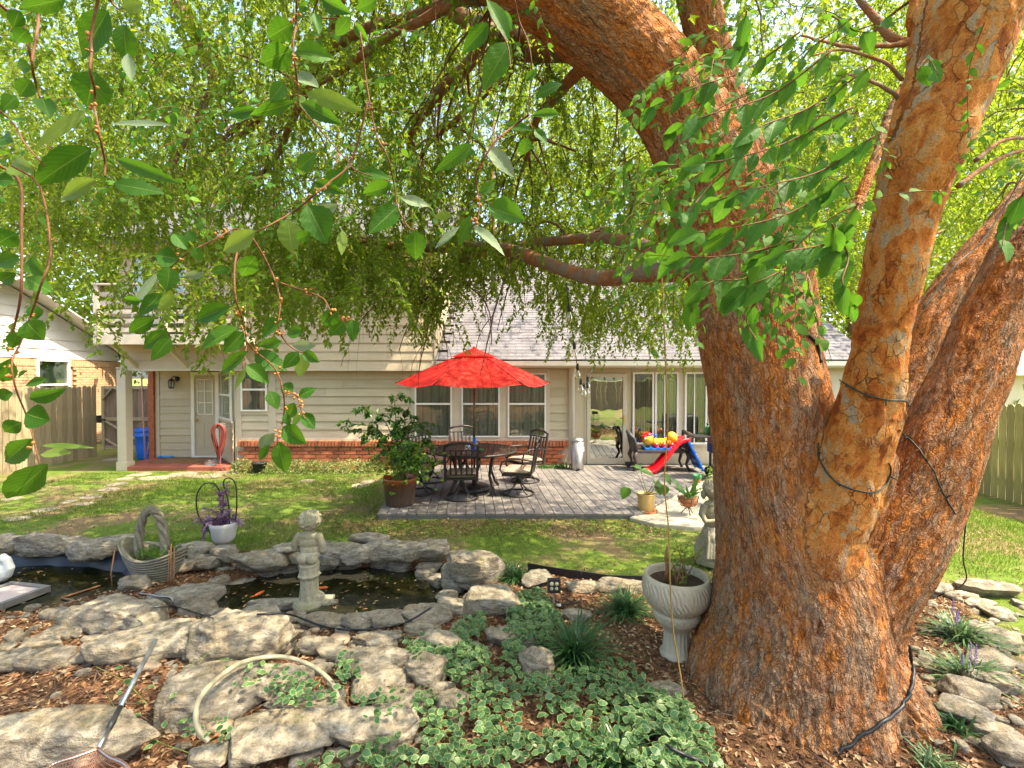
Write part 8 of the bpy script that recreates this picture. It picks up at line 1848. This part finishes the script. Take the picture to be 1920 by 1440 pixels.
for (bx, by, tx, ty, wd, kd) in LV:
    Lp = math.hypot(tx - bx, ty - by); Yd = 0.62 + RND.uniform(-0.04, 0.05); dy = RND.uniform(-0.3, 0.3) * Lp * Yd / FPX
    b_ = at(bx, by, Yd); e_ = at(tx, ty, Yd + dy); W = wd * Yd / FPX * 1.08
    put_leaf(b_, e_, W, elm, kd or None, 2.2 if wd > 0.4 * Lp else 1.2)
# sprays in front of the leaning stem: twigs with alternate leaves
SP = [([(1500, 60), (1400, 130), (1300, 165), (1195, 215)], 1.30, 11), ([(1560, 95), (1450, 175), (1330, 215), (1240, 250)], 1.25, 11), ([(1640, 120), (1520, 200), (1420, 240), (1330, 300)], 1.2, 11), ([(1600, 200), (1480, 265), (1360, 300), (1230, 312)], 1.2, 12), ([(1640, 255), (1540, 320), (1430, 350), (1330, 380)], 1.15, 12), ([(1590, 330), (1500, 390), (1410, 420), (1290, 440)], 1.12, 12), ([(1610, 380), (1560, 450), (1480, 470), (1400, 482)], 1.1, 11), ([(1490, 450), (1420, 470), (1330, 482), (1215, 478)], 1.15, 12), ([(1580, 470), (1520, 480), (1440, 520), (1350, 560)], 1.12, 9), ([(1560, 420), (1590, 480), (1580, 530), (1605, 580)], 1.1, 9), ([(1440, 470), (1400, 520), (1330, 530), (1290, 580)], 1.15, 8), ([(1390, 300), (1330, 350), (1290, 400), (1240, 470)], 1.25, 8),
      ([(1420, 560), (1400, 600), (1420, 640)], 1.12, 4), ([(1720, 130), (1740, 110), (1760, 140)], 1.5, 4), ([(1920, 360), (1890, 410), (1880, 460)], 1.3, 6), ([(1560, 30), (1620, 60), (1680, 20)], 1.6, 5), ([(1400, 20), (1390, 80), (1350, 110)], 1.3, 6)]
m_near_r = near_leaf_mat('elm_leaf_mid', (0.035, 0.14, 0.015), (0.085, 0.22, 0.022), (0.18, 0.42, 0.02), 0.42)
LMR = []
for d in LM[:6]: d2 = d.copy(); d2.materials[0] = m_near_r; LMR.append(d2)
for pts, Yd, cnt in SP:
    P = spline([tuple(at(a, b, Yd + 0.06 * math.sin(k * 2.1))) for k, (a, b) in enumerate(pts)], 30); mb = MB(); mb.tube([Vector(q) for q in P], list(np.linspace(0.0024, 0.0010, 30)), 7); tw = mb.build('twig', m_tw, elm, world=True)
    for k in range(cnt):
        i = int((k + 0.6) / cnt * 28); b_ = Vector(P[i]); d = Vector(P[min(29, i + 1)]) - Vector(P[max(0, i - 1)]); d.normalize(); side = 1 if k % 2 else -1
        e = (d * 0.75 + Vector((0.1 * side, RND.uniform(-0.35, 0.35), side * 0.4 - 0.62)) + Vector((RND.gauss(0, .15), 0, RND.gauss(0, .15)))).normalized()
        L = RND.uniform(0.045, 0.082); o = put_leaf(b_, b_ + e * L, L * RND.uniform(0.46, 0.6), tw, None, 1.1)
        if RND.random() < 0.88: o.data = LMR[RND.randrange(6)]

# middle-distance leafy twigs of the same tree: too many and too small to pick apart
m_midg = leaf_mat('elm_leaf_cluster', [(0.0, (0.03, 0.115, 0.014)), (0.5, (0.065, 0.18, 0.02)), (1.0, (0.14, 0.26, 0.035))], (0.28, 0.52, 0.03), 0.55, 0.46, spec=0.15)
def mid_twigs(zones, seed, per, Lr):
    g = np.random.default_rng(seed); TP, TD, TL = [], [], []
    for (poly, n0, n1, cnt, lean) in zones:
        xs_, ys_ = [p[0] for p in poly], [p[1] for p in poly]; k = 0
        while k < cnt:
            px, py = g.uniform(min(xs_), max(xs_)), g.uniform(min(ys_), max(ys_))
            if not inpoly(np.array([px]), np.array([py]), poly)[0]: continue
            TP.append(at(px, py, g.uniform(n0, n1))); TD.append((lean + g.normal(0, 0.5), g.normal(0, 0.4), g.normal(-0.1, 0.3))); TL.append(g.uniform(0.22, 0.5)); k += 1
    TP, TD, TL = np.array(TP), nrm(np.array(TD)), np.array(TL); M_ = len(TP); K = 8; path = np.zeros((M_, K, 3)); path[:, 0] = TP; d = TD.copy()
    for k in range(1, K): d = nrm(d + g.normal(0, 0.12, (M_, 3)) + np.array([0, 0, -0.22])); path[:, k] = path[:, k - 1] + d * (TL / (K - 1))[:, None]
    V, F = tubes_np(path, np.linspace(0.0022, 0.0009, K)[None].repeat(M_, 0), 4); o = bulk('thin_twigs', V, F, m_tw, elm); o['kind'] = 'stuff'
    u = (np.arange(per) + g.uniform(0, 1, (M_, per))) / per * (K - 1) * 0.98; i = u.astype(int); f = (u - i)[..., None]; m = np.arange(M_)[:, None]
    P = path[m, i] * (1 - f) + path[m, i + 1] * f; T = nrm(path[m, i + 1] - path[m, i]); side = np.where(np.arange(per) % 2, 1.0, -1.0)[None, :, None]
    up = nrm(g.normal(0, 0.4, P.shape) + np.array([0, -0.5, 0.8])); S = nrm(np.cross(T, up)); D = nrm(S * side * 0.8 + T * 0.6 + np.array([0, 0, -0.2]) + g.normal(0, 0.2, P.shape)); N = nrm(up + g.normal(0, 0.35, P.shape))
    n = M_ * per; L = g.uniform(*Lr, n) * (1 - 0.35 * (u / K).ravel()); rn = np.clip(g.normal(0.42, 0.22, n), 0, 1)
    P, D, N = P.reshape(-1, 3), D.reshape(-1, 3), N.reshape(-1, 3); o = rim_leaves(P, D, N, L, L * g.uniform(0.44, 0.58, n), rn, 'leaf_cluster', elm, 0.14); o.data.materials[0] = m_midg; o.data.materials[1] = m_midg; o['kind'] = 'stuff'
mid_twigs([([(1240, 60), (1660, 20), (1640, 260), (1560, 520), (1330, 500), (1200, 330)], 1.5, 2.2, 74, -0.7), ([(1150, 250), (1300, 300), (1330, 480), (1180, 480)], 1.7, 2.4, 14, -0.6), ([(1400, 420), (1590, 400), (1600, 520), (1450, 560)], 1.4, 2.0, 16, -0.2)], 71, 13, (0.042, 0.068))
mid_twigs([([(-60, -60), (1000, -60), (1000, 200), (600, 330), (-60, 420)], 1.9, 3.4, 85, -0.2), ([(250, 300), (950, 250), (950, 380), (300, 470)], 2.2, 3.4, 34, -0.2), ([(1780, 40), (1960, 40), (1960, 420), (1850, 420)], 1.8, 2.5, 10, 0.3)], 72, 13, (0.04, 0.062))
